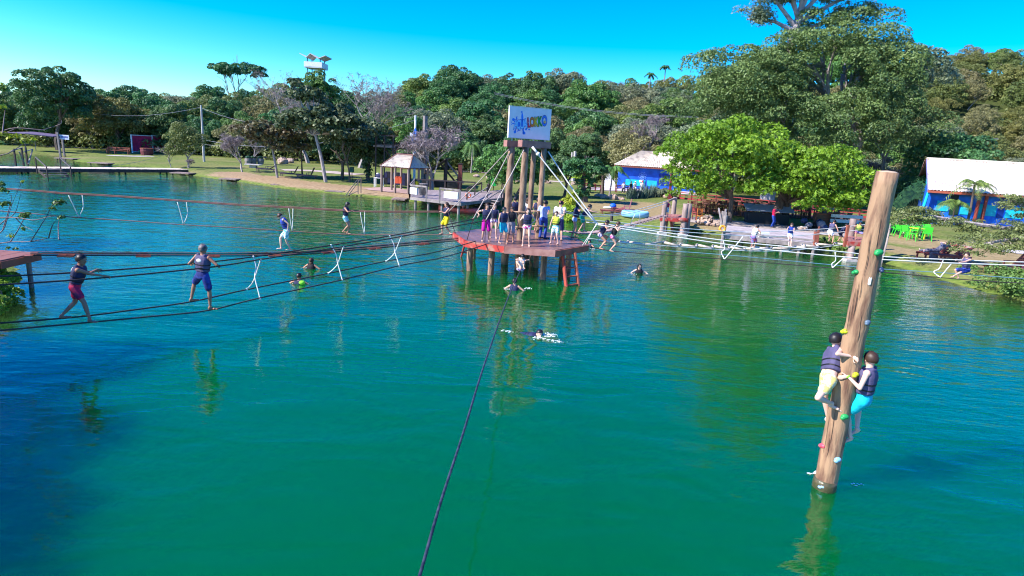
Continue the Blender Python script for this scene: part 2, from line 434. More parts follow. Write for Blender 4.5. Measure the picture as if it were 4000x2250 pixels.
def strip(name, pts, w, m, dz=0.015):
    pts = spline(pts, 5); mb = MB(); L = []
    for i, p in enumerate(pts):
        d = (pts[min(i + 1, len(pts) - 1)] - pts[max(i - 1, 0)]); d.z = 0; d.normalize(); s = V((-d.y, d.x, 0))
        for k in (-0.5, -0.17, 0.17, 0.5):
            q = p + s * w * k * (1 + 0.12 * math.sin(i * 1.7 + k * 5)); L.append(V((q.x, q.y, ground(q.x, q.y) + dz + (0.02 if abs(k) < 0.3 else -0.01))))
    fs = [(4 * i + j, 4 * i + j + 1, 4 * i + j + 5, 4 * i + j + 4) for i in range(len(pts) - 1) for j in range(3)]
    mb.add(L, fs); return struct(mb.obj(name, m, smooth=True))
M_path = mat('sandy_path', (0.50, 0.40, 0.33), (0.38, 0.30, 0.24), 2, 0.95)
strip('path', [ong(x, y) for x, y in ((-60, 556), (39, 562), (233, 574), (427, 582), (560, 588), (819, 604), (963, 611), (1188, 623), (1343, 633), (1480, 645))], 2.4, M_path, 0.05)
strip('sand_patch', [ong(x, y) for x, y in ((1100, 664), (1180, 666), (1260, 670), (1340, 678), (1410, 683))], 3.6, M_path, 0.05)
strip('path', [ong(x, y) for x, y in ((1770, 668), (1860, 672), (1950, 682), (2050, 700), (2200, 712))], 3.2, M_path, 0.05)
strip('patio', [ong(x, y) for x, y in ((2290, 735), (2420, 741), (2560, 748), (2700, 752))], 6.5, mat('pale_patio_paving', (0.62, 0.52, 0.50), (0.5, 0.42, 0.42), 1.2, 0.9), 0.06)
strip('path', [ong(x, y) for x, y in ((3900, 978), (3960, 984), (4040, 992), (4150, 1000))], 1.6, M_conc, 0.05)
strip('terrace', [ong(x, y) for x, y in ((2690, 855), (2780, 866), (2900, 878), (3050, 892), (3200, 905), (3330, 916))], 4.2, mat('trodden_terrace', (0.40, 0.34, 0.31), (0.24, 0.2, 0.19), 2.5, 0.95), 0.05)
strip('red_earth', [ong(x, y) for x, y in ((2700, 822), (2850, 832), (3000, 840), (3250, 852), (3400, 858))], 4.0, mat('red_earth_ground', (0.16, 0.07, 0.05), (0.09, 0.05, 0.04), 2.5, 0.95), 0.045)

# ================================================================ FOLIAGE
def leaf_mesh(name, clumps, n, size, m, up=0.25, spread=0.28, seed=0, aspect=0.55, tintmix=0.5, rosette=0, floor=-0.45):
    g = np.random.default_rng(seed + 100)
    c = np.array([k[0] for k in clumps], float); r = np.array([k[1] for k in clumps], float)
    w = (r[:, 0] * r[:, 2]); w = w / w.sum()
    ct = g.random(len(clumps))
    k = g.choice(len(clumps), n, p=w)
    d = g.normal(size=(n, 3)); d[:, 2] = d[:, 2] + up; d /= np.linalg.norm(d, axis=1)[:, None]
    d[:, 2] = np.where(d[:, 2] < floor, -d[:, 2], d[:, 2])
    rr = 1 - spread * g.random(n) ** 1.3
    p = c[k] + d * r[k] * rr[:, None]
    nn = d + 0.75 * g.normal(size=(n, 3)) + np.array([0, 0, 0.35]); nn /= np.linalg.norm(nn, axis=1)[:, None]
    t = np.cross(nn, g.normal(size=(n, 3))); t /= np.linalg.norm(t, axis=1)[:, None]
    b = np.cross(nn, t)
    tint = np.clip(tintmix * ct[k] + (1 - tintmix) * g.random(n), 0, 1)
    if rosette:
        ps, ts, bs, ns_, ti = [], [], [], [], []
        for j in range(rosette):
            a = 2 * math.pi * j / rosette + 0.3 * g.random(n)
            dd = t * np.cos(a)[:, None] + b * np.sin(a)[:, None]
            ps.append(p + dd * (size * 0.62)); ts.append(dd); bs.append(np.cross(nn, dd)); ti.append(np.clip(tint + 0.25 * (g.random(n) - 0.5), 0, 1))
        p = np.concatenate(ps); t = np.concatenate(ts) + 0; b = np.concatenate(bs); tint = np.concatenate(ti)
        b = b + 0.35 * g.normal(size=b.shape); n = len(p)
    s = size * (0.6 + 0.8 * g.random(n))[:, None]
    v = np.stack([p - t * s, p + b * s * aspect, p + t * s, p - b * s * aspect], 1).reshape(-1, 3)
    me = bpy.data.meshes.new(name); me.vertices.add(4 * n); me.vertices.foreach_set('co', v.astype(np.float32).ravel())
    me.loops.add(4 * n); me.loops.foreach_set('vertex_index', np.arange(4 * n, dtype=np.int32))
    me.polygons.add(n); me.polygons.foreach_set('loop_start', (np.arange(n) * 4).astype(np.int32))
    a = me.attributes.new('tint', 'FLOAT', 'FACE'); a.data.foreach_set('value', tint.astype(np.float32))
    me.update(); me.validate(); me.materials.append(m); return me
def leaf_obj(name, me, parent=None, loc=(0, 0, 0)):
    o = bpy.data.objects.new(name, me); col.objects.link(o); o.location = loc
    if parent is not None: o.parent = parent
    return o
def dome_clumps(rx, ry, rz, z0, n, cr, seed, bottom=-0.25, inner=0.3):
    g = random.Random(seed); out = []; i = 0
    while len(out) < n:
        i += 1
        t = math.pi * (3 - math.sqrt(5)) * i; z = bottom + (1 - bottom) * ((len(out) + 0.5) / n); q = math.sqrt(max(0, 1 - z * z))
        f = 0.72 + 0.3 * g.random() if g.random() > inner else 0.25 + 0.4 * g.random()
        c = cr * (0.6 + 0.8 * g.random())
        out.append(((rx * q * math.cos(t) * f + g.uniform(-.4, .4), ry * q * math.sin(t) * f + g.uniform(-.4, .4), z0 + rz * z * f), (c, c, c * 0.72)))
    return out
def limbs(mb, base, h, r, spread, depth, g, kids=3, droop=0.0, n=5, tips=None):
    def rec(p, d, L, r, k):
        q = p; pts = [p]; dd = d.copy()
        for _ in range(3):
            dd = (dd + V((g.uniform(-.22, .22), g.uniform(-.22, .22), g.uniform(-.1, .2) - droop))).normalized(); q = q + dd * L / 3; pts.append(q)
        mb.tube(pts, [r, r * .85, r * .7, r * .55], n if k > 1 else 4, cap=False)
        if k == 0:
            if tips is not None: tips.append(q)
            return
        for _ in range(kids + (1 if g.random() < .4 else 0)):
            a = g.uniform(0, 2 * math.pi); nd = (dd + V((math.cos(a), math.sin(a), g.uniform(-.1, .5))) * spread).normalized()
            rec(pts[g.choice((2, 3, 3))], nd, L * g.uniform(.55, .8), r * .55, k - 1)
    rec(V(base), V((g.uniform(-.12, .12), g.uniform(-.12, .12), 1)).normalized(), h, r, depth)

LF = dict(
    dark=leafmat('leaf_dark_green', (0.028, 0.085, 0.035), (0.125, 0.26, 0.075)),
    mid=leafmat('leaf_mid_green', (0.05, 0.12, 0.032), (0.21, 0.345, 0.07)),
    olive=leafmat('leaf_olive', (0.08, 0.105, 0.03), (0.26, 0.28, 0.075)),
    brown=leafmat('leaf_dry_olive', (0.15, 0.145, 0.06), (0.34, 0.32, 0.13), hue_var=0.015),
    grey=leafmat('leaf_grey_green', (0.095, 0.13, 0.075), (0.29, 0.335, 0.18)),
    bright=leafmat('leaf_bright_green', (0.062, 0.155, 0.010), (0.270, 0.450, 0.028), hue_var=0.004),
    lime=leafmat('leaf_lime', (0.180, 0.300, 0.020), (0.420, 0.500, 0.040)),
    almond=leafmat('leaf_broad_green', (0.016, 0.045, 0.02), (0.17, 0.23, 0.1)),
    maroon=leafmat('leaf_maroon_green', (0.08, 0.05, 0.03), (0.2, 0.2, 0.08)),
    twig=leafmat('dry_twig', (0.150, 0.115, 0.115), (0.270, 0.220, 0.215), trans=0.05, hue_var=0.01))
M_bark = mat('brown_bark', (0.16, 0.12, 0.10), (0.08, 0.06, 0.05), 5, 0.9, 0.6, 20, stretch=(2, 2, 0.5))
M_pale = mat('pale_bark', (0.42, 0.36, 0.34), (0.24, 0.20, 0.19), 3, 0.85, 0.5, 14, stretch=(2, 2, 0.5))

def tree_proto(kind, rx, rz, z0, nc, cr, n, size, lm, seed, bark=M_bark, tr=0.22, bottom=-0.25):
    root = thing(kind, 'x', 'tree', (0, 0, 0))
    me = leaf_mesh('crown', dome_clumps(rx, rx, rz, z0, nc, cr, seed, bottom), n, size, lm, seed=seed)
    leaf_obj('crown', me, root)
    mb = MB(); g = random.Random(seed)
    limbs(mb, (0, 0, -0.6), z0 * 0.8, tr, 0.8, 2, g, 3)
    mb.obj('trunk', bark, root)
    return root
# ---------------------------------------------------------------- forest: prototypes, then individual trees
protos = []
for i, (kind, lm, rx, rz, z0, nc, cr, n, sz, bark, word) in enumerate([
    ('broadleaf_tree', 'dark', 4.8, 4.6, 4.8, 60, 1.35, 15000, 0.19, M_bark, 'dark green broadleaf'),
    ('broadleaf_tree', 'mid', 4.4, 4.2, 4.4, 55, 1.3, 15000, 0.19, M_bark, 'mid green bushy'),
    ('broadleaf_tree', 'dark', 4.0, 5.6, 5.6, 60, 1.25, 15000, 0.20, M_bark, 'tall dark green'),
    ('spreading_tree', 'olive', 5.4, 3.6, 5.0, 60, 1.25, 15000, 0.17, M_pale, 'olive flat-topped'),
    ('spreading_tree', 'grey', 5.2, 3.9, 5.2, 60, 1.25, 15000, 0.16, M_pale, 'grey green feathery'),
    ('thin_tree', 'brown', 4.8, 3.6, 4.8, 50, 1.15, 9000, 0.16, M_pale, 'thin dry olive brown'),
    ('thin_tree', 'mid', 4.0, 4.6, 5.4, 44, 1.2, 11000, 0.19, M_pale, 'light green pale-trunked'),
    ('broadleaf_tree', 'dark', 5.2, 4.8, 5.0, 66, 1.3, 17000, 0.19, M_bark, 'wide dark green')]):
    protos.append((tree_proto(kind, rx, rz, z0, nc, cr, n, sz, LF[lm], 40 + i, bark, bottom=-0.75), word, z0 + rz))
def bare_proto(seed, h=5.0, depth=4, tw=True, spread=0.75, r=0.13, bark=M_pale, droop=0.0):
    root = thing('bare_tree', 'small leafless grey tree standing out of view', 'tree', (0, 0, 0)); mb = MB(); tips = []
    limbs(mb, (0, 0, -0.3), h * 0.45, r, spread, depth, random.Random(seed), 3, droop, 4, tips)
    mb.obj('trunk', bark, root)
    if tw:
        g = np.random.default_rng(seed); P = np.array([tuple(t) for t in tips])
        cl = [(tuple(p), (0.45, 0.45, 0.4)) for p in P]
        leaf_obj('crown', leaf_mesh('twigs', cl, 2600, 0.24, LF['twig'], seed=seed, aspect=0.10, spread=0.9), root)
    return root
bareP = bare_proto(5); bareP.location = (-200, 200, -40)
first = {}
def place_tree(pi, x, y, s, label, group, z=None):
    root, word, h = protos[pi]
    z = ground(x, y) if z is None else z
    if pi not in first:
        first[pi] = 1; o = root; o.location = (x, y, z); o.rotation_euler = (0, 0, R.uniform(0, 6.28))
    else: o = dup(root, loc=(x, y, z), rz=R.uniform(0, 6.28))
    o.scale = (s * R.uniform(.9, 1.12), s * R.uniform(.9, 1.12), s * R.uniform(.88, 1.12))
    o['label'] = label; o['group'] = group
    return o
LM = ((-900, 'off beyond the left edge'), (60, 'at the far left edge'), (210, 'above the purple canopy'), (350, 'above the long dock'), (480, 'above the two benches'), (600, 'above the red screen'), (740, 'above the bushy lawn tree'), (860, 'by the left utility pole'), (990, 'above the dark lawn pots'), (1130, 'above the maroon almond tree'), (1260, 'below the lookout tower'), (1400, 'behind the tall almond tree'), (1540, 'above the kiosk roof'), (1660, 'behind the blue parasol'), (1790, 'behind the shore deck'), (1920, 'just left of the sign'), (2060, 'right behind the sign'), (2200, 'just right of the sign'), (2330, 'above the palms'), (2480, 'above the blue hut'), (2620, 'left of the mango tree'), (2780, 'above the mango tree'), (2960, 'left of the giant tree'), (3300, 'behind the giant tree'), (3620, 'right of the giant tree'), (3780, 'above the white roof'), (3930, 'near the right edge'), (5200, 'off beyond the right edge'))
def zone(x, y):
    v = V((x, y, 8)) - CP; u = 2000 + FOC * v.dot(cR) / v.dot(cF); return min(LM, key=lambda k: abs(k[0] - u))[1]
SEEN_L = {}
# front edge of the forest and rows up the slope
nforest = 0
for row in range(11):
    x = -175.0 + R.uniform(0, 6)
    while x < 165:
        off = 2 + row * 8.2 + R.uniform(-2.5, 2.5)
        y = float(foot(x)) + off
        s = R.uniform(.82, 1.18) * (1.0 if row else 0.9)
        ok = lake_d(np.array([x]), np.array([y]))[0] > 6 and abs(x) / y < 1.02
        if row > 7 and x < -40: ok = False
        if ok:
            u = R.random(); right = x / y > 0.1; far = x / y > 0.5
            if far: s *= .64
            if far: pi = (3 if u < .3 else 5 if u < .62 else 4 if u < .85 else 6)
            elif right: pi = (4 if u < .26 else 3 if u < .45 else 5 if u < .68 else 1 if u < .8 else 6 if u < .9 else 0)
            else: pi = (0 if u < .24 else 7 if u < .42 else 1 if u < .6 else 2 if u < .7 else 6 if u < .8 else 3 if u < .88 else 4 if u < .95 else 5)
            w = protos[pi][1]
            rn = ('at the forest edge', 'just inside the forest edge', 'low on the slope', 'low on the slope', 'halfway up the slope', 'halfway up the slope', 'upper slope', 'upper slope', 'just under the ridge', 'on the ridge', 'behind the ridge')[row]
            lb = w + ' tree ' + rn + ', ' + zone(x, y); c_ = SEEN_L.get(lb, 0); SEEN_L[lb] = c_ + 1
            if c_: lb = ('another ' if c_ == 1 else 'yet another ') + lb
            place_tree(pi, x, y, s, lb, 'trees of the hillside forest')
            nforest += 1
        x += R.uniform(7.0, 10.5) * (1.0 + row * 0.035) * (.68 if x / max(y, 1) > .5 else 1)
def place_bare(x, y, s, label, z=None, group=None):
    o = dup(bareP, loc=(x, y, ground(x, y) if z is None else z), rz=R.uniform(0, 6.28), sc_=s, label=label)
    if group: o['group'] = group
    return o
# undergrowth that closes the forest floor
def undergrowth():
    g = np.random.default_rng(3); n = 1500; xs = g.uniform(-150, 130, n); off = g.random(n) ** 1.2 * 75; ys = foot(xs) - 1.5 + off
    d = lake_d(xs, ys); k = (np.abs(xs) / ys < 1.0) & (d > 4); xs, ys = xs[k], ys[k]; zs = ground_np(xs, ys)
    cl = [((x, y, z + 0.8), (2.3, 2.3, 2.0)) for x, y, z in zip(xs, ys, zs)]
    o = leaf_obj('undergrowth', leaf_mesh('undergrowth', cl, 130000, 0.28, LF['olive'], seed=9)); stuff(o); return o
undergrowth()
# ================================================================ MAIN PLATFORM IN THE LAKE
DZ = 1.4
POLY = [V(p) for p in ((1.66, 24.1), (3.2, 26.1), (2.85, 28.5), (1.0, 30.2), (-1.5, 29.9), (-2.85, 27.7), (-2.1, 25.4), (-0.4, 24.35))]
PC = V((0.2, 27.2))
pf = thing('lake_platform', 'octagonal red stained wooden platform on log pillars in the middle of the lake', 'platform', (PC.x, PC.y, 0))
for i in range(8):                    # boards run parallel to each edge
    a, b = POLY[i], POLY[(i + 1) % 8]; n = 14
    for k in range(n):
        t0, t1 = k / n, (k + 1) / n - 0.008
        q = [PC.lerp(a, t0), PC.lerp(b, t0), PC.lerp(b, t1), PC.lerp(a, t1)]
        c = sum(q, V((0, 0))) / 4; q = [c + (p - c) * 0.994 for p in q]
        mb = MB(); mb.prism([q[0], q[3], q[2], q[1]] if True else q, DZ - 0.04, DZ + R.uniform(-.003, .003)); mb.obj('deck_board', M_deck, pf)
for i in range(8):
    a, b = POLY[i], POLY[(i + 1) % 8]; n2 = (a - PC).normalized() * 0.03; n3 = (b - PC).normalized() * 0.03
    mb = MB(); mb.beam((*(a + n2), DZ - 0.155), (*(b + n3), DZ - 0.135), 0.06, 0.26); mb.obj('fascia_board', M_red if i in (5, 6) else mat('faded_pink_wood', (.45, .23, .19), (.30, .12, .10), 3, .6, .2) if i == 7 else M_redwood, pf)
    mb = MB(); m_ = (a + b) / 2 * 0.0 + PC; mb.beam((*(PC), DZ - 0.17), (*(PC.lerp(a, .95)), DZ - 0.17), 0.09, 0.22); mb.obj('joist', M_redwood, pf)
def log(p0, p1, r0, r1, seed=0, n=14, k=9):
    g = random.Random(seed); p0, p1 = V(p0), V(p1); pts = []; rs = []
    for i in range(k):
        t = i / (k - 1); pts.append(p0.lerp(p1, t) + V((g.uniform(-.006, .006), g.uniform(-.006, .006), 0))); rs.append((r0 + (r1 - r0) * t) * g.uniform(.985, 1.015))
    rs[-1] *= 0.97; return MB().tube(pts, rs, n)
for i, (x, y) in enumerate(((-1.93, 25.9), (-0.95, 25.2), (1.28, 24.9), (2.4, 25.9), (-2.0, 28.9), (0.9, 29.6), (2.3, 28.2))):
    log((x, y, -2.4), (x, y, DZ - 0.06), 0.145, 0.13, 60 + i).obj('pillar', M_log, pf, True)
COLS = [(-0.42, 27.9, 0.175, 5.42), (0.21, 26.65, 0.165, 5.42), (1.05, 27.55, 0.135, 5.42), (0.62, 28.75, 0.135, 5.40)]
for i, (x, y, r, h) in enumerate(COLS):
    log((x, y, -2.4), (x + 0.02, y, h), r * 1.03, r * 0.9, 80 + i, 18, 14).obj('tower_column', M_log, pf, True)
for (a, b, z) in ((0, 3, 5.55), (1, 2, 5.57)):
    p, q = V(COLS[a][:2]), V(COLS[b][:2]); d = (q - p).normalized() * 0.34
    MB().beam((*(p - d), z), (*(q + d), z), 0.26, 0.28).obj('cap_beam', mat('oxide_beam', (0.36, 0.17, 0.14), (0.24, 0.10, 0.09), 3, 0.7, 0.3), pf)
for z in (1.95, 2.62):                # poles lashed across the columns as steps
    for (ax, ay, bx, by) in ((-0.25, 26.55, 0.72, 26.42), (0.65, 27.32, 1.42, 27.30)):
        MB().tube([(ax, ay, z), (bx, by, z + .02)], 0.035, 7).obj('lashed_rung', M_log, pf, True)
# ladders
def ladder(p_top, p_bot, side, w, nr, mside, mrung, par):
    side = V(side).normalized() * w / 2; p0, p1 = V(p_top), V(p_bot); L = MB()
    L.beam(p0 - side, p1 - side, 0.16, 0.06, up=side); a = L.obj('ladder', mside, par)
    MB().beam(p0 + side, p1 + side, 0.16, 0.06, up=side).obj('ladder_rail', mrung, a)
    for i in range(nr):
        c = p0.lerp(p1, (i + .75) / nr); MB().beam(c - side, c + side, 0.13, 0.05).obj('rung', mrung, a)
    return a
lt = onz(2195, 985, 1.15); lb = onz(2238, 1112, 0.0)
ladder((2.28, 24.75, 1.2), (lb.x, 23.75, -0.35), (0.82, 0.5, 0), 0.62, 5, mat('worn_red_ladder', (0.36, 0.05, 0.03), (0.20, 0.05, 0.035), 3, .6), M_redwood, pf)
ladder((-2.0, 28.7, 1.2), (-2.35, 29.3, -0.2), (1, 0.2, 0), 0.6, 4, M_red, M_redwood, pf)

# ---- sign on top
SN = V((0.40, -0.917, 0)); SX = V((0.917, 0.40, 0)); SW, SH = 2.02, 1.33
S0 = aty(1985, 541, 27.0); S0.z = 5.80
sg = thing('sign_board', 'white sign board with blue splash and multicoloured word on top of the platform tower', 'sign', S0 + SX * SW / 2)
def sgp(u, v, d=0.0): return S0 + SX * (u * SW) + V((0, 0, v * SH)) + SN * d
MB().frame(sgp(.5, .5, -0.065), SX * SW / 2, SN * 0.06, V((0, 0, SH / 2))).obj('panel', plain('sign_white', (0.80, 0.74, 0.84), 0.45), sg)
for (u0, v0, u1, v1) in ((0, 0, 1, 0), (0, 1, 1, 1)): MB().beam(sgp(u0, v0, -.065), sgp(u1, v1, -.065), 0.14, 0.025).obj('frame', plain('sign_edge', (0.6, 0.6, 0.62)), sg)
for u in (0.1, 0.33, 0.62, 0.9):
    MB().beam(sgp(u, -0.10, -.06), sgp(u, 0.0, -.06), 0.05, 0.05).obj('bracket', M_wire, sg)
def flat_blob(name, u, v, ru, rv, m, d, wob=0.0, rot=0.0, n=26, seed=0):
    g = random.Random(seed); pts = []
    for k in range(n):
        a = 2 * math.pi * k / n; q = 1 + wob * math.sin(5 * a + seed) + wob * .6 * math.sin(9 * a + 2 * seed)
        x, y = ru * q * math.cos(a), rv * q * math.sin(a); x, y = x * math.cos(rot) - y * math.sin(rot), x * math.sin(rot) + y * math.cos(rot)
        pts.append((u + x, v + y * SW / SH))
    mb = MB(); mb.add([sgp(*p, d) for p in pts] + [sgp(*p, -0.004) for p in pts], [tuple(range(n))] + [(k, (k + 1) % n, (k + 1) % n + n, k + n) for k in range(n)])
    return mb.obj(name, m, sg)
blu, dblu = plain('print_blue', (0.010, 0.20, 0.80)), plain('print_dark_blue', (0.02, 0.07, 0.50))
flat_blob('splash', .27, .46, .145, .085, blu, .004, .13, 0, 40, 1)
for (u, v, a, b, r) in ((.305, .66, .022, .10, .1), (.10, .575, .034, .03, 0), (.175, .62, .014, .035, .3), (.055, .49, .013, .010, 0), (.06, .42, .009, .009, 0), (.10, .45, .03, .012, .2), (.285, .835, .018, .018, .3), (.18, .68, .009, .010, 0),
                        (.15, .19, .030, .034, 0), (.165, .27, .012, .045, -.15), (.205, .22, .010, .014, 0), (.24, .26, .014, .03, 0), (.345, .255, .018, .08, .18), (.365, .175, .036, .034, 0), (.41, .30, .022, .026, 0), (.485, .30, .022, .018, 0), (.11, .26, .010, .010, 0)):
    flat_blob('drop', u, v, a, b, blu, .004, 0, r, 16)
LET = []
def letter(ch, u, v, size, m, d, rot=0.0, bold=0.012, ol=None):
    for (mm, off, dd) in ((ol, bold + 0.016, d), (m, bold, d + 0.004)):
        if mm is None: continue
        cu = bpy.data.curves.new('letter', 'FONT'); cu.body = ch; cu.size = size; cu.extrude = 0.002; cu.offset = off; cu.align_x = 'CENTER'; cu.resolution_u = 4
        cu.materials.append(mm); o = bpy.data.objects.new('letter' if mm is m else 'letter_outline', cu); col.objects.link(o); o.parent = sg
        Mx = Matrix((( SX.x, 0, SN.x), (SX.y, 0, SN.y), (0, 1, 0))).to_4x4() @ Matrix.Rotation(rot, 4, 'Z') @ Matrix.Diagonal((.66, 1.28, 1, 1))
        Mx.translation = sgp(u, v, dd) - wloc(sg); LET.append((o, Mx))
for ch, u, v, s in (('A', .165, .30, .40), ('Q', .235, .315, .38), ('U', .31, .32, .40), ('A', .385, .34, .42)):
    letter(ch, u, v, s, plain('print_light_blue', (0.22, 0.58, 0.95)), .008, .06, .012, dblu)
for ch, u, v, s, c, r in (('L', .475, .385, .42, (0.62, 0.01, 0.09), .12), ('O', .555, .41, .42, (0.75, 0.20, 0.02), .1), ('K', .645, .425, .42, (0.75, 0.50, 0.02), .08), ('K', .735, .45, .42, (0.01, 0.36, 0.06), .1), ('O', .845, .465, .47, (0.02, 0.20, 0.75), .05)):
    letter(ch, u, v, s, plain('print_' + ch + str(int(u * 1000)), c), .008, r, .014, plain('print_outline', (0.08, 0.03, 0.08)))
for (u, v, a, m) in ((.855, .58, .030, plain('print_orange', (0.8, .32, .03))), (.855, .58, .016, plain('print_cream', (.85, .72, .4)))):
    flat_blob('sun_mark', u, v, a, a, m, .017 if a > .02 else .020, 0, 0, 18)
for u, v in ((.475, .60), (.49, .50), (.48, .43), (.46, .52)): flat_blob('dot', u, v, .006, .006, M_white, .016, 0, 0, 10)

bpy.context.view_layer.update(); _dg = bpy.context.evaluated_depsgraph_get()
for o, Mx in LET:                     # text to plain meshes
    me = bpy.data.meshes.new_from_object(o.evaluated_get(_dg)); me.transform(Mx); nm = o.name.split('.')[0]; cu = o.data
    bpy.data.objects.remove(o); bpy.data.curves.remove(cu)
    n_ = bpy.data.objects.new(nm, me); col.objects.link(n_); n_.parent = sg

# ================================================================ ROPES AND ROPE BRIDGES
def rope(par, pts, r, m, name='rope', k=5, n=6):
    P = spline(pts, k); return MB().tube(P, r, n).obj(name, m, par, True)
def chain(a, b, pts): return [onpl(x, y, a, b) for x, y in pts]
def off2(a, b, d):
    n = V((b[1] - a[1], a[0] - b[0])).normalized() * d; return (a[0] + n.x, a[1] + n.y), (b[0] + n.x, b[1] + n.y)
# bridge A: far left, brown ropes
A0, A1 = (-2.75, 27.9), (-24.6, 27.3)
brA = thing('rope_bridge', 'farthest left rope bridge with brown handrail ropes and white ties', 'rope bridge', (-13, 27.6, 0))
A0b, A1b = off2(A0, A1, 0.32)
hand = [(1750, 829), (1480, 829), (1380, 826), (1150, 813), (900, 800), (650, 782), (400, 765), (250, 757), (130, 747), (0, 738), (-120, 730)]
HA = chain(A0, A1, hand); HB = chain(A0b, A1b, [(x, y - 4) for x, y in hand])
rope(brA, HA, .024, M_rope_red, 'hand_rope'); rope(brA, HB, .024, M_rope_red, 'hand_rope')
Am = ((A0[0] + A0b[0]) / 2, (A0[1] + A0b[1]) / 2), ((A1[0] + A1b[0]) / 2, (A1[1] + A1b[1]) / 2)
footA = [(1790, 915), (1740, 917), (1500, 917), (1350, 915), (1150, 904), (900, 888), (700, 877), (500, 862), (315, 850), (130, 835), (0, 824), (-120, 818)]
FA = chain(*Am, footA); rope(brA, FA, .022, M_rope_red, 'foot_rope')
def tie(par, pts, r=.02): rope(par, pts, r, M_wrope, 'tie_rope', 4)
for (t1, t2, bt) in (((1145, 811), (1128, 814), (1142, 903)), ((1425, 824), (1407, 827), (1424, 916)), ((728, 787), (693, 789), (717, 878)), ((321, 760), (268, 763), (309, 850))):
    B = onpl(*bt, *Am); T1 = onpl(*t1, A0b, A1b); T2 = onpl(*t2, A0, A1); s = 0.12 if bt[0] < 800 else 0.0
    tie(brA, [T1, T1.lerp(B, .5) + V((s, 0, -.03)), B]); tie(brA, [T2, T2.lerp(B, .5) + V((s * .2, 0, -.06)), B])
# bridge B: twin timber rails with short boards
B0, B1 = (-2.35, 25.7), (-15.0, 18.2)
brB = thing('plank_bridge', 'narrow twin-rail bridge with small red boards leading from the red deck to the platform', 'rope bridge', (-8.5, 22, 0))
B0b, B1b = off2(B0, B1, 0.22); Bm = off2(B0, B1, 0.11)
pb = [(1790, 932), (1640, 946), (1400, 968), (1250, 981), (1120, 988), (900, 992), (560, 991), (300, 990), (118, 989)]
PB = chain(B0, B1, [(x, y + 8) for x, y in pb]); PBb = chain(B0b, B1b, pb)
rope(brB, PB, .020, M_rope, 'cable'); rope(brB, PBb, .020, M_rope, 'cable')
for P in (PB, PBb):
    q = spline(P, 5); mbt = MB()
    for a, b in zip(q[:-1], q[1:]): mbt.beam(a + V((0, 0, .045)), b + V((0, 0, .045)), 0.045, 0.018)
    mbt.obj('rail_cover', M_rope_red, brB)
for x in (115, 242, 275, 545, 575, 1058, 1085, 1270, 1295, 1450, 1475, 1640, 1662, 820, 845):
    y = np.interp(x, [p[0] for p in pb[::-1]], [p[1] for p in pb[::-1]]) + 5
    c = onpl(x, y, *Bm); d = (PB[0] - PB[-1]); d.z = 0; d.normalize(); s = V((-d.y, d.x, 0))
    MB().frame(c - V((0, 0, .03)), d * .11, s * .2, V((0, 0, .02))).obj('board', M_redwood, brB)
# bridge C: the walkers' four ropes
C0, C1 = (-1.2, 24.8), (-11.6, 11.0)
brC = thing('rope_bridge', 'nearest left rope bridge of four dark ropes with white crossed ties', 'rope bridge', (-7, 17, 0))
C0b, C1b = off2(C0, C1, 0.55)
fn = [(1912, 950), (1740, 1003), (1560, 1038), (1335, 1093), (1010, 1165), (810, 1213), (560, 1239), (340, 1260), (160, 1276), (0, 1291), (-150, 1304)]
ff = [(1858, 942), (1700, 985), (1510, 1020), (1280, 1068), (960, 1132), (750, 1178), (540, 1208), (330, 1235), (160, 1250), (0, 1262), (-150, 1272)]
hn = [(1897, 862), (1700, 897), (1560, 925), (1340, 963), (1020, 1013), (850, 1040), (640, 1063), (425, 1083), (200, 1100), (0, 1112), (-150, 1120)]
hf = [(1848, 856), (1700, 887), (1520, 922), (1300, 957), (990, 1003), (760, 1029), (600, 1043), (420, 1056), (200, 1070), (0, 1079), (-150, 1086)]
Cf = (C0b, C1b) if (C0b[1] + C1b[1]) > (C0[1] + C1[1]) else (C0, C1); Cn = (C0, C1) if Cf[0] is C0b else (C0b, C1b)
FN, FF, HN, HF = chain(*Cn, fn), chain(*Cf, ff), chain(*Cn, hn), chain(*Cf, hf)
for P, nm in ((FN, 'foot_rope'), (FF, 'foot_rope'), (HN, 'hand_rope'), (HF, 'hand_rope')): rope(brC, P, .020, M_rope, nm, 6, 7)
for (a, b, x_, c, d) in (((990, 1003), (1018, 1016), (996, 1084), (965, 1129), (1016, 1167)), ((1293, 958), (1341, 965), (1320, 1030), (1282, 1068), (1337, 1093)), ((1522, 922), (1567, 926), (1543, 985), (1507, 1021), (1560, 1039))):
    a, b, c, d = onpl(*a, *Cf), onpl(*b, *Cn), onpl(*c, *Cf), onpl(*d, *Cn); x_ = (onpl(*x_, *Cf) + onpl(*x_, *Cn)) / 2
    tie(brC, [a, a.lerp(x_, .5) + V((.05, 0, 0)), x_, x_.lerp(d, .6), d], .018); tie(brC, [b, b.lerp(x_, .5), x_, x_.lerp(c, .6) + V((.05, 0, .02)), c], .018)
    for p in (a, b, c, d): MB().ell(p, .035, 7, 5).obj('knot', M_wrope, brC, True)
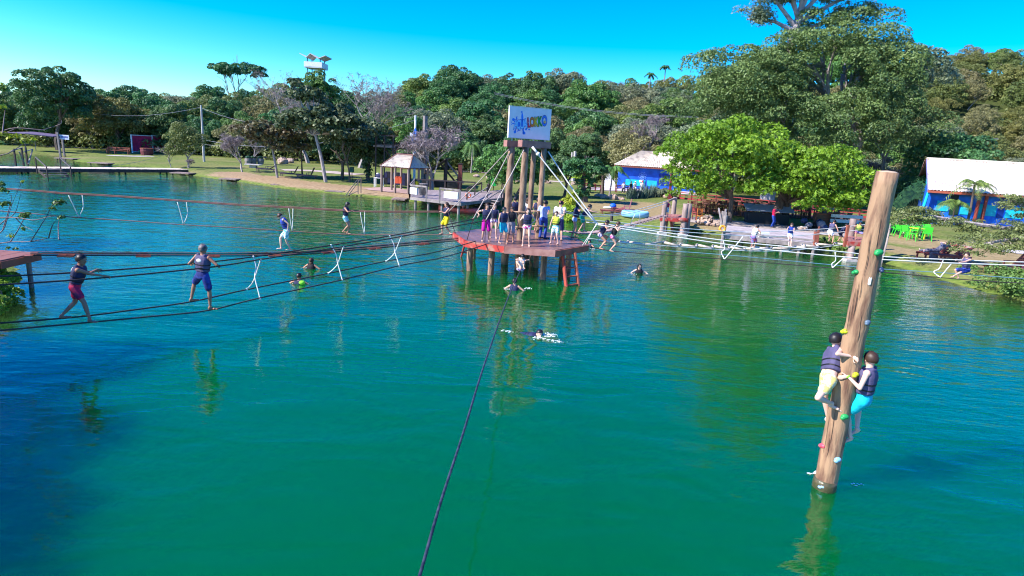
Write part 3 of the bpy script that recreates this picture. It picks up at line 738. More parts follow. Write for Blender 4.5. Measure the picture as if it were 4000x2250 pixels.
# bridge D: white ropes to the right
R0_, R1_ = (3.35, 26.3), (26, 26.0)
brR = thing('rope_bridge', 'right rope bridge with thick white handrails and thin dark foot ropes', 'rope bridge', (14, 26.2, 0))
Rn, Rf = off2(R0_, R1_, 0.22), off2(R0_, R1_, -0.22)
if Rn[0][1] > Rf[0][1]: Rn, Rf = Rf, Rn
RHn = chain(*Rn, [(2331, 877), (2500, 905), (2824, 953), (3000, 976), (3300, 1004), (3449, 1014), (3700, 1027), (4000, 1037), (4150, 1043)])
RHf = chain(*Rf, [(2331, 872), (2500, 895), (2824, 939), (3000, 957), (3300, 985), (3444, 1002), (3700, 1014), (4000, 1024), (4150, 1030)])
RFn = chain(*Rn, [(2300, 962), (2360, 976), (2410, 983), (2600, 996), (2824, 1012), (3250, 1047), (3449, 1063), (3671, 1084), (3850, 1098), (4000, 1106), (4150, 1112)])
RFf = chain(*Rf, [(2300, 952), (2400, 963), (2490, 972), (2824, 995), (3200, 1030), (3447, 1051), (3647, 1063), (3850, 1078), (4000, 1088), (4150, 1095)])
for P, r, m, nm in ((RHn, .028, M_wrope, 'hand_rope'), (RHf, .028, M_wrope, 'hand_rope'), (RFn, .02, M_rope, 'foot_rope'), (RFf, .018, plain('blue_grey_rope', (.12, .25, .33), .8), 'foot_rope')): rope(brR, P, r, m, nm)
for (t1, t2, k1, bt) in (((2826, 940), (2903, 924), (2818, 985), (2830, 1013)), ((3262, 985), (3300, 1004), (3250, 1030), (3252, 1046)), ((3684, 1017), (3716, 1030), (3648, 1062), (3672, 1084))):
    T1, T2, K, B = onpl(*t1, *Rf), onpl(*t2, *Rn), onpl(*k1, *Rf), onpl(*bt, *Rn)
    tie(brR, [T1, T1.lerp(K, .7) + V((.12, 0, 0)), K, B], .024); tie(brR, [T2, T2.lerp(B, .5), B], .022)
# handrail corners hung from the tower, and down to the deck
TT = [(COLS[0][0] - .1, COLS[0][1] - .2, 5.3), (COLS[0][0] - .1, COLS[0][1] - .25, 5.1), (COLS[1][0] - .05, COLS[1][1] - .25, 5.3), (COLS[1][0] + .3, COLS[1][1] - .2, 5.45), (COLS[2][0] + .2, COLS[2][1], 5.3)]
KN = [HA[0], HF[0], HN[0], RHn[0], RHf[0]]
FT = [V((-2.75, 27.4, DZ)), V((-2.05, 25.5, DZ)), V((-1.25, 24.95, DZ)), V((2.95, 25.9, DZ)), V((3.1, 26.2, DZ))]
for i in range(5):
    w = i > 2; th = thing('stay_rope', ['pale stay rope from the tower top down to the far-left handrail knot', 'pale stay rope behind the magenta shorts boy, ending left of him', 'pale stay rope ending in front of the magenta shorts boy', 'thick white stay rope with a big knot near its top, front right of the tower', 'white stay rope from the right column top to the right handrail knot'][i], 'rope', FT[i])
    rope(th, [TT[i], V(TT[i]).lerp(KN[i], .5) + V((0, 0, -.06)), KN[i]], .030 if w else .022, M_wrope if w else mat('tan_rope', (.5, .42, .36), None, 50, .8), 'rope')
    rope(th, [KN[i], FT[i]], .016, M_wrope if w else M_rope, 'lower_rope')
    MB().ell(KN[i], .05, 8, 6).obj('knot', M_wrope if w else M_rope_red, th, True)
    if i == 3:
        q = V(TT[3]).lerp(KN[3], .09); rope(th, [TT[3], q], .055, M_wrope, 'rope_wrap'); MB().ell(q, (.10, .08, .09), 8, 6).obj('knot', M_wrope, th, True)
# bridge to red tower one (behind, right)
E0, E1 = (2.75, 28.7), (10.9, 43.2)
# bridge D: hanging logs to the second red tower
G0, G1 = (3.0, 28.3), (20.6, 36.8)
brG = thing('log_bridge', 'swinging bridge of pale short logs hung end to end between platform and right shore tower', 'rope bridge', (12, 32.5, 0))
Gn, Gf = off2(G0, G1, .25), off2(G0, G1, -.25)
if Gn[0][1] > Gf[0][1]: Gn, Gf = Gf, Gn
logs = [(2338, 939, 2380, 945), (2413, 943, 2446, 950), (2450, 944, 2518, 956), (2588, 945, 2654, 962), (2655, 955, 2720, 965), (2720, 956, 2785, 971), (2782, 960, 2851, 975), (2845, 964, 2913, 978), (2905, 968, 2975, 980), (2940, 965, 3005, 972), (3010, 968, 3085, 975), (3040, 962, 3080, 968), (3102, 963, 3146, 968), (3128, 957, 3200, 966), (3185, 952, 3252, 959), (3258, 950, 3305, 955)]
for (x0, y0, x1, y1) in logs:
    a, b = onpl(x0, y0, *Gf), onpl(x1, y1, *Gn); MB().tube([a, b], .065, 8).obj('log', mat('pale_log', (.70, .58, .46), (.5, .4, .32), 8, .8), brG, True)
for x0, x1 in zip(logs[:-1], logs[1:]):
    rope(brG, [onpl(x0[2], x0[3], *Gn), onpl(x1[0], x1[1], *Gf)], .045, mat('pale_log', (.7, .6, .5)), 'link', 1)
rope(brG, [onpl(x, y, *G_) for G_, (x, y) in [(Gn, q) for q in ((2295, 930), (2400, 944), (2654, 964), (2913, 980), (3085, 978), (3260, 960), (3320, 950))]], .02, M_wrope, 'foot_rope')
rope(brG, chain(*Gf, [(2270, 858), (2400, 868), (2560, 884), (2824, 903), (2940, 906), (3100, 900), (3250, 892), (3420, 872)]), .022, M_wrope, 'hand_rope')
rope(brG, chain(*Gn, [(2290, 868), (2450, 884), (2600, 900), (2824, 917), (2960, 922), (3100, 921), (3300, 905), (3420, 889)]), .022, M_wrope, 'hand_rope')
for (x0, y0, x1, y1) in ((2903, 921, 2870, 970), (2925, 921, 2960, 970), (2480, 838, 2455, 890), (2500, 835, 2500, 880)): tie(brG, [onpl(x0, y0, *Gn), onpl(x1, y1, *Gf)], .016)
brE = thing('net_bridge', 'plank and net bridge behind the platform leading to the small red tower', 'rope bridge', (7, 36, 0))
En, Ef = off2(E0, E1, .3), off2(E0, E1, -.3)
if En[0][0] < Ef[0][0]: En, Ef = Ef, En
for i in range(26):
    t = i / 25; x = 2225 + (2590 - 2225) * t ** .85; y = np.interp(x, [2225, 2290, 2400, 2500, 2590], [905, 912, 897, 868, 842])
    c = onpl(x, y, E0, E1); d = V((E1[0] - E0[0], E1[1] - E0[1], 0)).normalized(); s = V((-d.y, d.x, 0))
    MB().frame(c, d * .13, s * .33, V((0, 0, .02))).obj('slat', mat('pinkish_slat', (.42, .30, .28), (.3, .2, .2), 3, .8), brE)
for G_, dy in ((En, 0), (Ef, -3)):
    rope(brE, chain(*G_, [(2225, 908 + dy), (2290, 914 + dy), (2400, 899 + dy), (2500, 870 + dy), (2592, 843 + dy)]), .025, M_rope_red, 'foot_rope')
    rope(brE, chain(*G_, [(2200, 830 + dy * 2), (2300, 845 + dy * 2), (2400, 842 + dy * 2), (2500, 825 + dy * 3), (2600, 795 + dy * 3)]), .02, M_wrope, 'hand_rope')
# cable under the camera
cab = [aty(2041, 1040, 24.2)]; z1 = 1.6; end = onz(1600, 2340, 1.7)
pts = [cab[0]]
for (x, y) in ((1990, 1150), (1900, 1400), (1810, 1690), (1722, 1960), (1645, 2230), (1600, 2370)):
    pts.append(onpl(x, y, (cab[0].x, cab[0].y), (end.x, end.y)))
pts.append(pts[-1] + (pts[-1] - pts[-2]) * 4)
tag(rope(None, pts, .016, mat('blue_grey_cable', (.012, .016, .03), (.05, .055, .08), 12, .5), 'cable', 6, 8), 'long dark cable running from the hanging child under the platform towards the viewer', 'cable')

# ================================================================ CLIMBING POLE
PX, PY = 5.47, 9.16
pole = thing('climbing_pole', 'tall thick bare log standing in the water with coloured climbing holds', 'climbing pole', (PX, PY, 0))
log((PX - .03, PY, -2.4), (PX + .01, PY, 5.23), .182, .155, 5, 40, 40).obj('trunk', mat('pole_bark', (.40, .245, .14), (.16, .08, .05), 4.5, .75, .8, 12, stretch=(1.8, 1.8, .35), contrast=(.36, .56)), pole, True)
MB().ell((PX + .01, PY, 5.22), (.145, .145, .03), 20, 4).obj('sawn_top', mat('sawn_wood', (.6, .45, .3), (.45, .32, .2), 8), pole)
def hold(x, y, c, nm, big=1.0, z0=None):
    p = ray(x, y); a = V((p.x, p.y)); o = V((PX, PY))       # hit the log's surface
    A = a.dot(a); Bq = -2 * a.dot(o); Cq = o.dot(o) - .168 ** 2; disc = Bq * Bq - 4 * A * Cq
    t = (-Bq - math.sqrt(disc)) / (2 * A) if disc > 0 else -Bq / (2 * A)
    q = CP + p * t; n = V((q.x - PX, q.y - PY, 0)).normalized()
    q = V((PX, PY, q.z)) + n * .172
    mb = MB(); s = n.cross(V((0, 0, 1))); g = random.Random(int(x)); ax = (s, n, V((0, 0, 1)))
    mb.ell(q, (.052 * big, .04 * big, .036 * big), 12, 8, ax); mb.ell(q + s * .03 * big + n * .02 - V((0, 0, .02)), (.036 * big, .03 * big, .028 * big), 10, 6, ax)
    o = mb.obj('climbing_hold', plain('hold_' + nm, c, .4), pole, True); o['label'] = nm + ' climbing hold'
for h in ((3433, 985, (.02, .30, .08), 'green', 1.3), (3345, 1062, (.03, .32, .10), 'green', 1), (3440, 1052, (.03, .05, .12), 'navy', 1), (3388, 1258, (.10, .16, .22), 'slate', 1.0), (3302, 1294, (.55, .62, .02), 'yellow', 1.1), (3342, 1462, (.5, .62, .03), 'yellow', 1), (3300, 1627, (.05, .5, .12), 'green', 1.2), (3217, 1741, (.75, .08, .12), 'pink red', 1.2), (3272, 1794, (.25, .55, .75), 'light blue', 1.1), (3213, 1899, (.3, .5, .8), 'pale blue', 1.0), (3178, 1842, (.75, .78, .75), 'white', .8)): hold(*h)
MB().tube([(PX - .03, PY, -.5), (PX - .028, PY, .10), (PX - .027, PY, .17)], [.188, .186, .180], 36).obj('wet_band', mat('wet_log', (.10, .075, .04), (.04, .05, .02), 7, .35, .5, 20), pole, True)
for i in range(16):                   # drying cracks
    a = R.uniform(3.3, 6.1); z = R.uniform(.5, 4.4); L = R.uniform(.25, .8); w = R.uniform(.0022, .005)
    pts = [(PX - .02 + (.179 - .0042 * (z + L * t)) * math.cos(a + .05 * math.sin(5 * t)), PY + (.179 - .0042 * (z + L * t)) * math.sin(a + .05 * math.sin(5 * t)), z + L * t) for t in (0, .25, .5, .75, 1)]
    MB().tube(pts, [w * .3, w, w, w, w * .3], 4).obj('crack', plain('crack_dark', (.035, .02, .015), .9), pole)
# small white patch on the log
pp = MB(); a0 = math.atan2(-.97, -.22)
for i in range(5):
    a = a0 + (i - 2) * .06
    for z in (0, 1): pp.v.append((PX + .176 * math.cos(a), PY + .176 * math.sin(a), 3.55 + z * .09 + (.02 if i in (1, 3) else 0) * (1 if z else -1)))
pp.f = [(2 * i, 2 * i + 2, 2 * i + 3, 2 * i + 1) for i in range(4)]; pp.obj('white_patch', M_white, pole)
# ================================================================ LEFT RED DECK AND LEFT BANK
rd = thing('red_deck', 'small weathered red wooden deck at the left end of the plank bridge', 'deck', (-17.2, 18.2, 0))
for i in range(9):
    x0 = -19.75 + i * .49; MB().box((x0 + .24, 18.2, 1.12), (.47, 1.5, .05)).obj('deck_board', mat('red_brown_board', (.30, .12, .09), (.2, .09, .08), 3, .7), rd)
MB().box((-17.55, 17.43, 1.0), (4.4, .05, .22)).obj('fascia_board', M_redwood, rd); MB().box((-15.32, 18.2, 1.0), (.05, 1.55, .22)).obj('fascia_board', M_redwood, rd)
for x, y in ((-15.7, 17.7), (-15.6, 18.8), (-18.6, 17.7)): MB().tube([(x, y, -2), (x, y, .9)], .07, 8).obj('post', M_grey, rd)

# ================================================================ DOCK, SIGN, CANOPY ON THE LEFT SHORE
d0, d1 = onz(-260, 651, .5), onz(712, 660, .5)
dk = thing('dock', 'long low pale wooden dock crossing the water at far left', 'dock', (d0 + d1) / 2 * 1.0)
dk.location.z = 0; dd = (d1 - d0); L = dd.length; dd.normalize(); ds = V((-dd.y, dd.x, 0)); a_ = math.atan2(dd.y, dd.x)
nb_ = 110; bm_ = MB().box((0, 0, 0), (L / nb_ - .03, 2.9, .05)).mesh('dock_board', mat('pale_board', (.74, .60, .50), (.6, .46, .38), 2, .8))
for i in range(nb_):
    o = bpy.data.objects.new('board', bm_); col.objects.link(o); o.parent = dk; o.location = d0 + dd * (L * (i + .5) / nb_) - dk.location + V((0, 0, R.uniform(-.01, .01))) + V((0, 0, 0)); o.rotation_euler = (0, 0, a_ + R.uniform(-.006, .006))
MB().beam(d0 - ds * 1.45 - V((0, 0, .21)), d1 - ds * 1.45 - V((0, 0, .21)), .08, .34).obj('fascia_board', M_dark, dk)
MB().beam(d0 + ds * 1.45 - V((0, 0, .18)), d1 + ds * 1.45 - V((0, 0, .18)), .08, .28).obj('fascia_board', M_dark, dk)
for i in range(5):
    for s in (-.8, .8): p = d0.lerp(d1, (i + .5) / 5) + ds * s; MB().tube([(p.x, p.y, -2), (p.x, p.y, .3)], .1, 7).obj('post', M_dark, dk)
def stairs(name, label, top, run, side, w, n, drop, rail=1.0, m=M_grey):
    t = thing(name, label, 'stairs', (top.x, top.y, 0)); run = V(run).normalized(); side = V(side).normalized(); st = drop / n
    for i in range(n): MB().frame(top + run * (.16 + i * .32) - V((0, 0, st * (i + .5))), run * .15, side * w / 2, V((0, 0, .025))).obj('tread', m, t)
    e = top + run * (.32 * n) - V((0, 0, drop))
    for s in (-1, 1):
        MB().beam(top + side * w / 2 * s - V((0, 0, .12)), e + side * w / 2 * s - V((0, 0, .1)), .05, .22).obj('stringer', M_dark, t)
        a, b = top + side * (w / 2 + .04) * s, e + side * (w / 2 + .04) * s
        MB().beam(a + V((0, 0, rail)), b + V((0, 0, rail)), .09, .07).obj('handrail', m, t)
        for q in (a, b): MB().beam(q - V((0, 0, .5)), q + V((0, 0, rail)), .09, .09).obj('post', M_dark, t)
    return t
sp = onz(168, 655, .78) - ds * 1.45
stairs('stairs', 'grey wooden steps with handrails going from the left dock down into the water', sp, (dd * .35 - ds), dd, 2.0, 4, .9, 1.15)
ft = thing('timber_frame', 'dark trestle frame with handrails behind the left dock', 'frame', onz(90, 640, 0))
for i, (x, x2) in enumerate(((62, 0), (92, 0), (108, 0))):
    p = onz(x, 645, 0); MB().beam((p.x, p.y, -1), (p.x, p.y, 2.0 + .1 * i), .16, .16).obj('post', M_dark, ft)
p, q, r_ = onz(50, 645, 0), onz(96, 645, 0), onz(135, 645, 0)
for a, b in ((p + V((0, 0, 1.7)), q + V((0, 0, 2.15))), (q + V((0, 0, 1.6)), r_ + V((0, 0, 2.0))), (q + V((0, 0, .2)), p + V((1, 0, 1.7))), (r_ + V((0, 0, 2.)), q + V((.5, 0, .2)))): MB().beam(a, b, .12, .1).obj('brace', M_grey, ft)
p = ong(236, 606)
st = thing('sign', 'small white lettered sign on two grey posts on the far left lawn', 'sign', p)
pb_ = ong(252, 610)
MB().beam(p, p + V((-.1, 0, 4.1)), .25, .25).obj('post', M_grey, st); MB().beam(pb_, pb_ + V((-.1, 0, 3.3)), .25, .25).obj('post', M_grey, st)
c = (p + pb_) / 2 + V((.55, -.2, 3.25)); MB().box(c, (2.0, .06, .75)).obj('panel', plain('pale_sign', (.62, .64, .8)), st)
for i in range(7): MB().box(c + V((-.72 + i * .24, -.05, .02)), (.14, .02, .3)).obj('letter', plain('sign_ink', (.10, .10, .3)), st)
p = ong(142, 600); u = thing('sunshade', 'flat dark purple canopy on a thin pole by the far left inlet', 'sunshade', p)
MB().tube([p, p + V((0, 0, 3.2))], .05, 6).obj('pole', M_grey, u)
cn = MB(); cz = p.z + 3.3; ring = [(-3.6, -1.2, -.55), (0, -1.9, -.5), (4.2, -1.2, -.9), (4.4, 1.2, -.5), (0, 1.9, -.3), (-3.4, 1.2, -.3)]
cn.add([(p.x, p.y, cz)] + [(p.x + a, p.y + b, cz + c_ * .6) for a, b, c_ in ring] + [(p.x + a, p.y + b, cz + c_ * .6 - .12) for a, b, c_ in ring], [(0, i + 1, (i + 1) % 6 + 1) for i in range(6)] + [(i + 1, i + 7, (i + 1) % 6 + 7, (i + 1) % 6 + 1) for i in range(6)])
cn.obj('canopy', mat('purple_cloth', (.13, .10, .18), None, 3, .8), u)
p = ong(165, 612); tb = thing('table', 'small table with dark cloth under the purple canopy', 'table', p)
MB().box(p + V((0, 0, .95)), (3.4, 1.6, .08)).obj('top', M_white, tb); MB().box(p + V((.3, 0, .5)), (2.4, 1.3, .8)).obj('cloth', mat('teal_cloth', (.04, .12, .16), None, 3, .8), tb)
def red_screen():
    a, b, c_ = ong(519, 597), ong(600, 597), ong(650, 594); t = thing('red_screen', 'dark red fabric screen in a white frame on the left lawn', 'screen', a); H = 3.3
    cm = mat('crimson_cloth', (.68, .03, .12), (.40, .015, .07), .8, .8)
    for p_, q_ in ((a, b), (b, c_)):
        q_ = V((q_.x, q_.y, p_.z)); mb = MB(); n = 10; vs = []
        for i in range(n + 1):
            for j in range(5): w_ = p_.lerp(q_, i / n); vs.append((w_.x, w_.y + .08 * math.sin(i * 1.3 + j), w_.z + .25 + (H - .35) * j / 4))
        mb.add(vs, [(i * 5 + j, (i + 1) * 5 + j, (i + 1) * 5 + j + 1, i * 5 + j + 1) for i in range(n) for j in range(4)]); mb.obj('panel', cm, t, True)
        MB().beam(p_ + V((0, -.1, H)), q_ + V((0, -.1, H)), .14, .14).obj('rail', M_white, t); MB().beam(p_ + V((0, -.1, .2)), q_ + V((0, -.1, .2)), .16, .14).obj('rail', M_white, t)
    for p_ in (a, b, c_): MB().beam(p_ - V((0, .1, .2)), p_ + V((0, -.1, H + .1)), .18, .18).obj('post', M_white, t)
red_screen()
# benches and loungers share one maker
def lounger(p, yaw, m, label, group='sun loungers on the grass', s=1.0, back=55):
    t = thing('sun_lounger', label, 'sun lounger', p, group); t.rotation_euler = (0, 0, yaw); t.scale = (s,) * 3
    def pt(mb, nm): o = bpy.data.objects.new(nm, mb.mesh(nm, m)); col.objects.link(o); o.parent = t
    for y in (-.3, .3): pt(MB().box((0, y, .28), (1.9, .05, .09)), 'side_rail')
    for x in (-.85, .75):
        for y in (-.3, .3): pt(MB().box((x, y, .14), (.07, .07, .28)), 'leg')
    for i in range(9): pt(MB().box((-.88 + i * .14, 0, .34), (.11, .62, .025)), 'slat')
    c, q = math.cos(rad(back)), math.sin(rad(back))
    for i in range(6): x = .38 + c * (.06 + i * .13); z = .36 + q * (.06 + i * .13); pt(MB().frame((x, 0, z), V((c, 0, q)) * .055, V((0, .31, 0)), V((-q, 0, c)) * .012), 'back_slat')
    for y in (-.33, .33): pt(MB().box((.25, y, .55), (.55, .07, .03)), 'armrest'); pt(MB().box((.02, y, .42), (.05, .05, .26)), 'arm_post')
    return t
def bench(p, yaw, label, m=M_redwood, w=2.2, s=1.0):
    t = thing('park_bench', label, 'bench', p); t.rotation_euler = (0, 0, yaw); t.scale = (s,) * 3
    def pt(mb, nm): o = bpy.data.objects.new(nm, mb.mesh(nm, m)); col.objects.link(o); o.parent = t
    pt(MB().box((0, 0, .45), (w, .5, .05)), 'seat')
    for z in (.65, .85): pt(MB().box((0, .25, z), (w, .04, .12)), 'backrest')
    for x in (-w / 2 + .1, w / 2 - .1): pt(MB().box((x, .22, .45), (.08, .08, .9)), 'leg'); pt(MB().box((x, -.2, .32), (.08, .08, .64)), 'leg'); pt(MB().box((x, 0, .64), (.08, .5, .05)), 'armrest')
bench(ong(436, 601), .1, 'smaller red-brown wooden bench left of the red screen', w=1.2, s=1.35); bench(ong(465, 602), .05, 'wider red-brown wooden bench just left of the red screen', w=2.8, s=1.35)
p = ong(575, 606); t = thing('barrel', 'short round maroon tub at the foot of the red screen', 'tub', p); MB().tube([p, p + V((0, 0, .7)), p + V((0, 0, 1.2))], [.95, 1.05, 1.0], 14).obj('body', mat('maroon_paint', (.16, .03, .04), None, 4, .6), t); MB().tube([p + V((0, 0, 1.12)), p + V((0, 0, 1.24))], 1.08, 14).obj('rim', M_redwood, t)
strip('screen_pad', [ong(430, 608), ong(520, 611), ong(590, 611)], 2.6, M_conc, .06)
# little bathing docks along the shore
for i, (x, y, w, lab) in enumerate(((265, 616, 3.0, 'first small wooden bathing dock from the left, on the inlet shore'), (398, 634, 3.0, 'small wooden bathing dock at the corner of the inlet behind the long dock'), (715, 673, 2.4, 'small bathing dock just right of the long dock end'),
                         (902, 696, 2.0, 'small bathing dock below the leafless grey shrub'), (1108, 718, 2.2, 'small bathing dock below the maroon-leaved tree'), (1562, 774, 1.3, 'small bathing dock just left of the railed deck'))):
    p = onz(x, y + 3, .2); t = thing('small_dock', lab, 'dock', (p.x, p.y, 0), 'small bathing docks along the shore')
    for k in range(5): MB().box(p + V((-w / 2 + (k + .5) * w / 5, 0, 0)), (w / 5 - .03, 1.9, .12)).obj('board', M_wood, t)
    for s in (-1, 1): MB().box(p + V((s * w * .42, -.5, -.22)), (.1, .1, .4)).obj('post', M_dark, t)
p = onz(1325, 748, .4); t = thing('small_dock', 'bathing dock with leaning wooden handrail steps at the middle of the shore', 'dock', (p.x, p.y, 0))
for k in range(5): MB().box(p + V((-1.1 + k * .34, 0, 0)), (.31, 1.4, .06)).obj('board', M_wood, t)
for s in (-.55, .55): MB().beam(p + V((.8, s, -.3)), p + V((1.9, s + .4, 1.35)), .07, .07).obj('handrail', M_wood, t); MB().beam(p + V((1.9, s + .4, 1.35)), p + V((1.9, s + .4, -.1)), .08, .08).obj('post', M_wood, t)
for k in range(3): MB().box(p + V((1.0 + k * .3, .1, -.25 + k * .15)), (.12, 1.1, .05)).obj('tread', M_wood, t)
# loungers and bits on the sandy bank
M_dl = mat('dark_lounger', (.16, .10, .11), (.10, .07, .08), 4, .7)
lounger(ong(1042, 672), .1, mat('pink_brown_lounger', (.28, .17, .15), None, 4, .7), 'pinkish brown lounger behind the maroon-leaved tree trunk', s=1.35, back=35)
lounger(ong(1135, 690), .15, M_dl, 'dark lounger with raised back, left of the leaning almond trunk', s=1.25, back=62)
lounger(ong(1200, 697), .1, M_dl, 'dark lounger with raised back right beside the leaning almond trunk', s=1.25, back=66)
p = ong(990, 655); t = thing('stone_table', 'low pale stone slab table on the sandy lawn', 'table', p); MB().box(p + V((0, 0, .45)), (2.2, 1.2, .12)).obj('top', M_conc, t); MB().box(p + V((0, 0, .2)), (.9, .7, .42)).obj('base', M_conc, t)
for i, (x, y) in enumerate(((970, 640), (990, 640), (1018, 641))):
    p = ong(x, y); t = thing('tree_stump_pot', ['left', 'middle', 'right'][i] + ' dark round pot of the three on the central lawn', 'pot', p, 'dark pots on the lawn'); MB().tube([p, p + V((0, 0, .5)), p + V((0, 0, .9))], [.45, .55, .5], 12).obj('body', M_grey, t); MB().ell(p + V((0, 0, 1.0)), (.5, .5, .3), 8, 5).obj('plant', LF['dark'], t)
def rocks(label, pts, s, cat='rock', group=None, name='rock', m=M_stone):
    for i, (x, y) in enumerate(pts):
        p = ong(x, y); g = random.Random(x * 7 + y); mb = MB(); mb.ell((0, 0, 0), (s * g.uniform(.7, 1.2), s * g.uniform(.7, 1), s * g.uniform(.45, .75)), 9, 6)
        mb.v = [(v[0] * g.uniform(.82, 1.15), v[1] * g.uniform(.82, 1.15), v[2] * g.uniform(.8, 1.2)) for v in mb.v]; me = mb.mesh(name, m)
        o = bpy.data.objects.new(name, me); col.objects.link(o); o.location = p + V((0, 0, s * .3)); tag(o, label if len(pts) == 1 else label, cat, group)
rocks('large pale flat rock on the lawn beyond the loungers', [(1105, 640)], 1.1); rocks('pale brown rounded rock, right one on the lawn beyond the loungers', [(1133, 636)], .9)
for x, y, nm in ((1337, 690, 'short dark wooden post with flat top beside the shore trees'),):
    p = ong(x, y); t = thing('post', nm, 'post', p); MB().tube([p, p + V((0, 0, 1.7))], .13, 8).obj('shaft', M_dark, t); MB().box(p + V((0, 0, 1.75)), (.7, .4, .14)).obj('cap', M_dark, t)
p = ong(1375, 700); t = thing('waste_bin', 'small green bin on a post left of the tiled kiosk', 'bin', p); MB().tube([p, p + V((0, 0, 1.3))], .05, 6).obj('post', M_dark, t); MB().box(p + V((0, -.1, 1.15)), (.5, .35, .6)).obj('body', plain('dark_green', (.02, .12, .08)), t); MB().box(p + V((0, -.1, 1.47)), (.54, .39, .05)).obj('lid', M_dark, t)
p = ong(1927, 745); t = thing('waste_bin', 'bright green bin on the lawn behind the platform tower', 'bin', p); MB().tube([p, p + V((0, 0, .6))], .05, 6).obj('post', M_dark, t); MB().box(p + V((0, -.1, 1.0)), (.6, .5, .9)).obj('body', plain('bin_green', (.02, .42, .08)), t); MB().box(p + V((0, -.1, 1.48)), (.66, .56, .06)).obj('lid', plain('bin_green2', (.02, .35, .07)), t)

# ================================================================ TILED ROOF MAKER
def tiled(name, a, b, c, d, nu, nv, m, par, amp=.035):   # a-b eave (left,right), d-c ridge
    a, b, c, d = map(V, (a, b, c, d)); nrm = (b - a).cross(d - a).normalized()
    if nrm.z < 0: nrm = -nrm
    vs = []; K = 4; cols_ = nu * K + 1; g = random.Random(int(abs(a.x) * 10))
    for j in range(nv):
        for e in (0, 1):
            t = (j + e * .98) / nv
            for i in range(cols_):
                s = i / (nu * K); p = a.lerp(b, s).lerp(d.lerp(c, s), t); vs.append(p + nrm * (amp * math.cos(2 * math.pi * i / K) + (.0 if e else .045)))
    fs = [(r * cols_ + i, r * cols_ + i + 1, (r + 1) * cols_ + i + 1, (r + 1) * cols_ + i) for r in range(nv * 2 - 1) for i in range(cols_ - 1)]
    o = MB().add(vs, fs).obj(name, m, par); o['kind'] = 'stuff'
    MB().add([a - nrm * .08, b - nrm * .08, c - nrm * .08, d - nrm * .08], [(3, 2, 1, 0)]).obj('roof_lining', mat('roof_underside', (.30, .10, .06), (.2, .07, .05), 3, .8), par)
    return o
M_tile = mat('pale_clay_tile', (.66, .58, .47), (.40, .33, .27), 2.2, .8, .3, contrast=(.3, .5))
M_tile2 = mat('white_clay_tile', (.80, .73, .68), (.50, .40, .36), 1.3, .8, .2, contrast=(.28, .5))

# ---- kiosk by the shore
kf = [V((-13.9, 61.7)), V((-10.9, 60.6)), V((-9.6, 64.2)), V((-12.6, 65.3))]
kc = sum(kf, V((0, 0))) / 4; gz = ground(kc.x, kc.y)
ks = thing('kiosk', 'open kiosk with pale tiled hip roof on round posts by the shore', 'kiosk', (kc.x, kc.y, gz))
E_, RZ = 3.0, 4.25; ax_ = (kf[1] - kf[0]).normalized(); r0, r1 = kc - ax_ * 1.0, kc + ax_ * .9
e4 = [V((*(kc + (p - kc) * 1.08), E_)) for p in kf]; q0, q1 = V((*r0, RZ)), V((*r1, RZ))
tiled('roof', e4[0], e4[1], q1, q0, 16, 9, M_tile, ks)
tiled('roof', e4[2], e4[3], q0, q1, 16, 9, M_tile, ks)
for (x, y, z_) in ((1, 2, q1), (3, 0, q0)): tiled('roof', e4[x], e4[y], z_, z_ + V((.01, .01, 0)), 16, 9, M_tile, ks)
for a, b in ((q0, q1), (e4[0], q0), (e4[1], q1), (e4[2], q1)): MB().tube([a + V((0, 0, .04)), b + V((0, 0, .04))], .055, 6).obj('ridge_tile', mat('ridge_maroon', (.25, .12, .09), None, 3, .8), ks)
for p in (kf[0], kf[1] + V((-.1, .1)), kf[2], kf[3], (kf[0] + kf[1]) / 2, (kf[1] + kf[2]) / 2, (kf[0] + kf[3]) / 2):
    MB().tube([(p.x, p.y, gz - .4), (p.x, p.y, E_ + .1)], .12, 8).obj('post', M_wood, ks)
strip('kiosk_floor', [ong(1465, 735), ong(1545, 745), ong(1620, 752)], 4.0, mat('pink_paving', (.5, .33, .29), (.4, .27, .24), 2, .9), .05)
p = ong(1480, 730); t = thing('plastic_table', 'white plastic table under the kiosk edge with dark bag on it', 'table', p)
MB().box(p + V((0, 0, .98)), (1.0, .9, .05)).obj('top', M_white, t)
for sx in (-.42, .42):
    for sy in (-.38, .38): MB().box(p + V((sx, sy, .48)), (.09, .09, .96)).obj('leg', M_white, t)
q = p + V((0, 0, 1.0)); bg = MB(); bg.ell(q + V((.05, 0, .22)), (.45, .3, .24), 10, 6); o = bg.obj('bag', mat('navy_cloth', (.03, .035, .10), None, 5, .8), None, True); tag(o, 'dark navy bag heaped on the white plastic table', 'bag')
o = MB().ell(q + V((-.12, -.1, .45)), (.16, .14, .08), 10, 6).obj('cap', M_white, None, True); tag(o, 'white cap lying on the dark bag', 'cap')
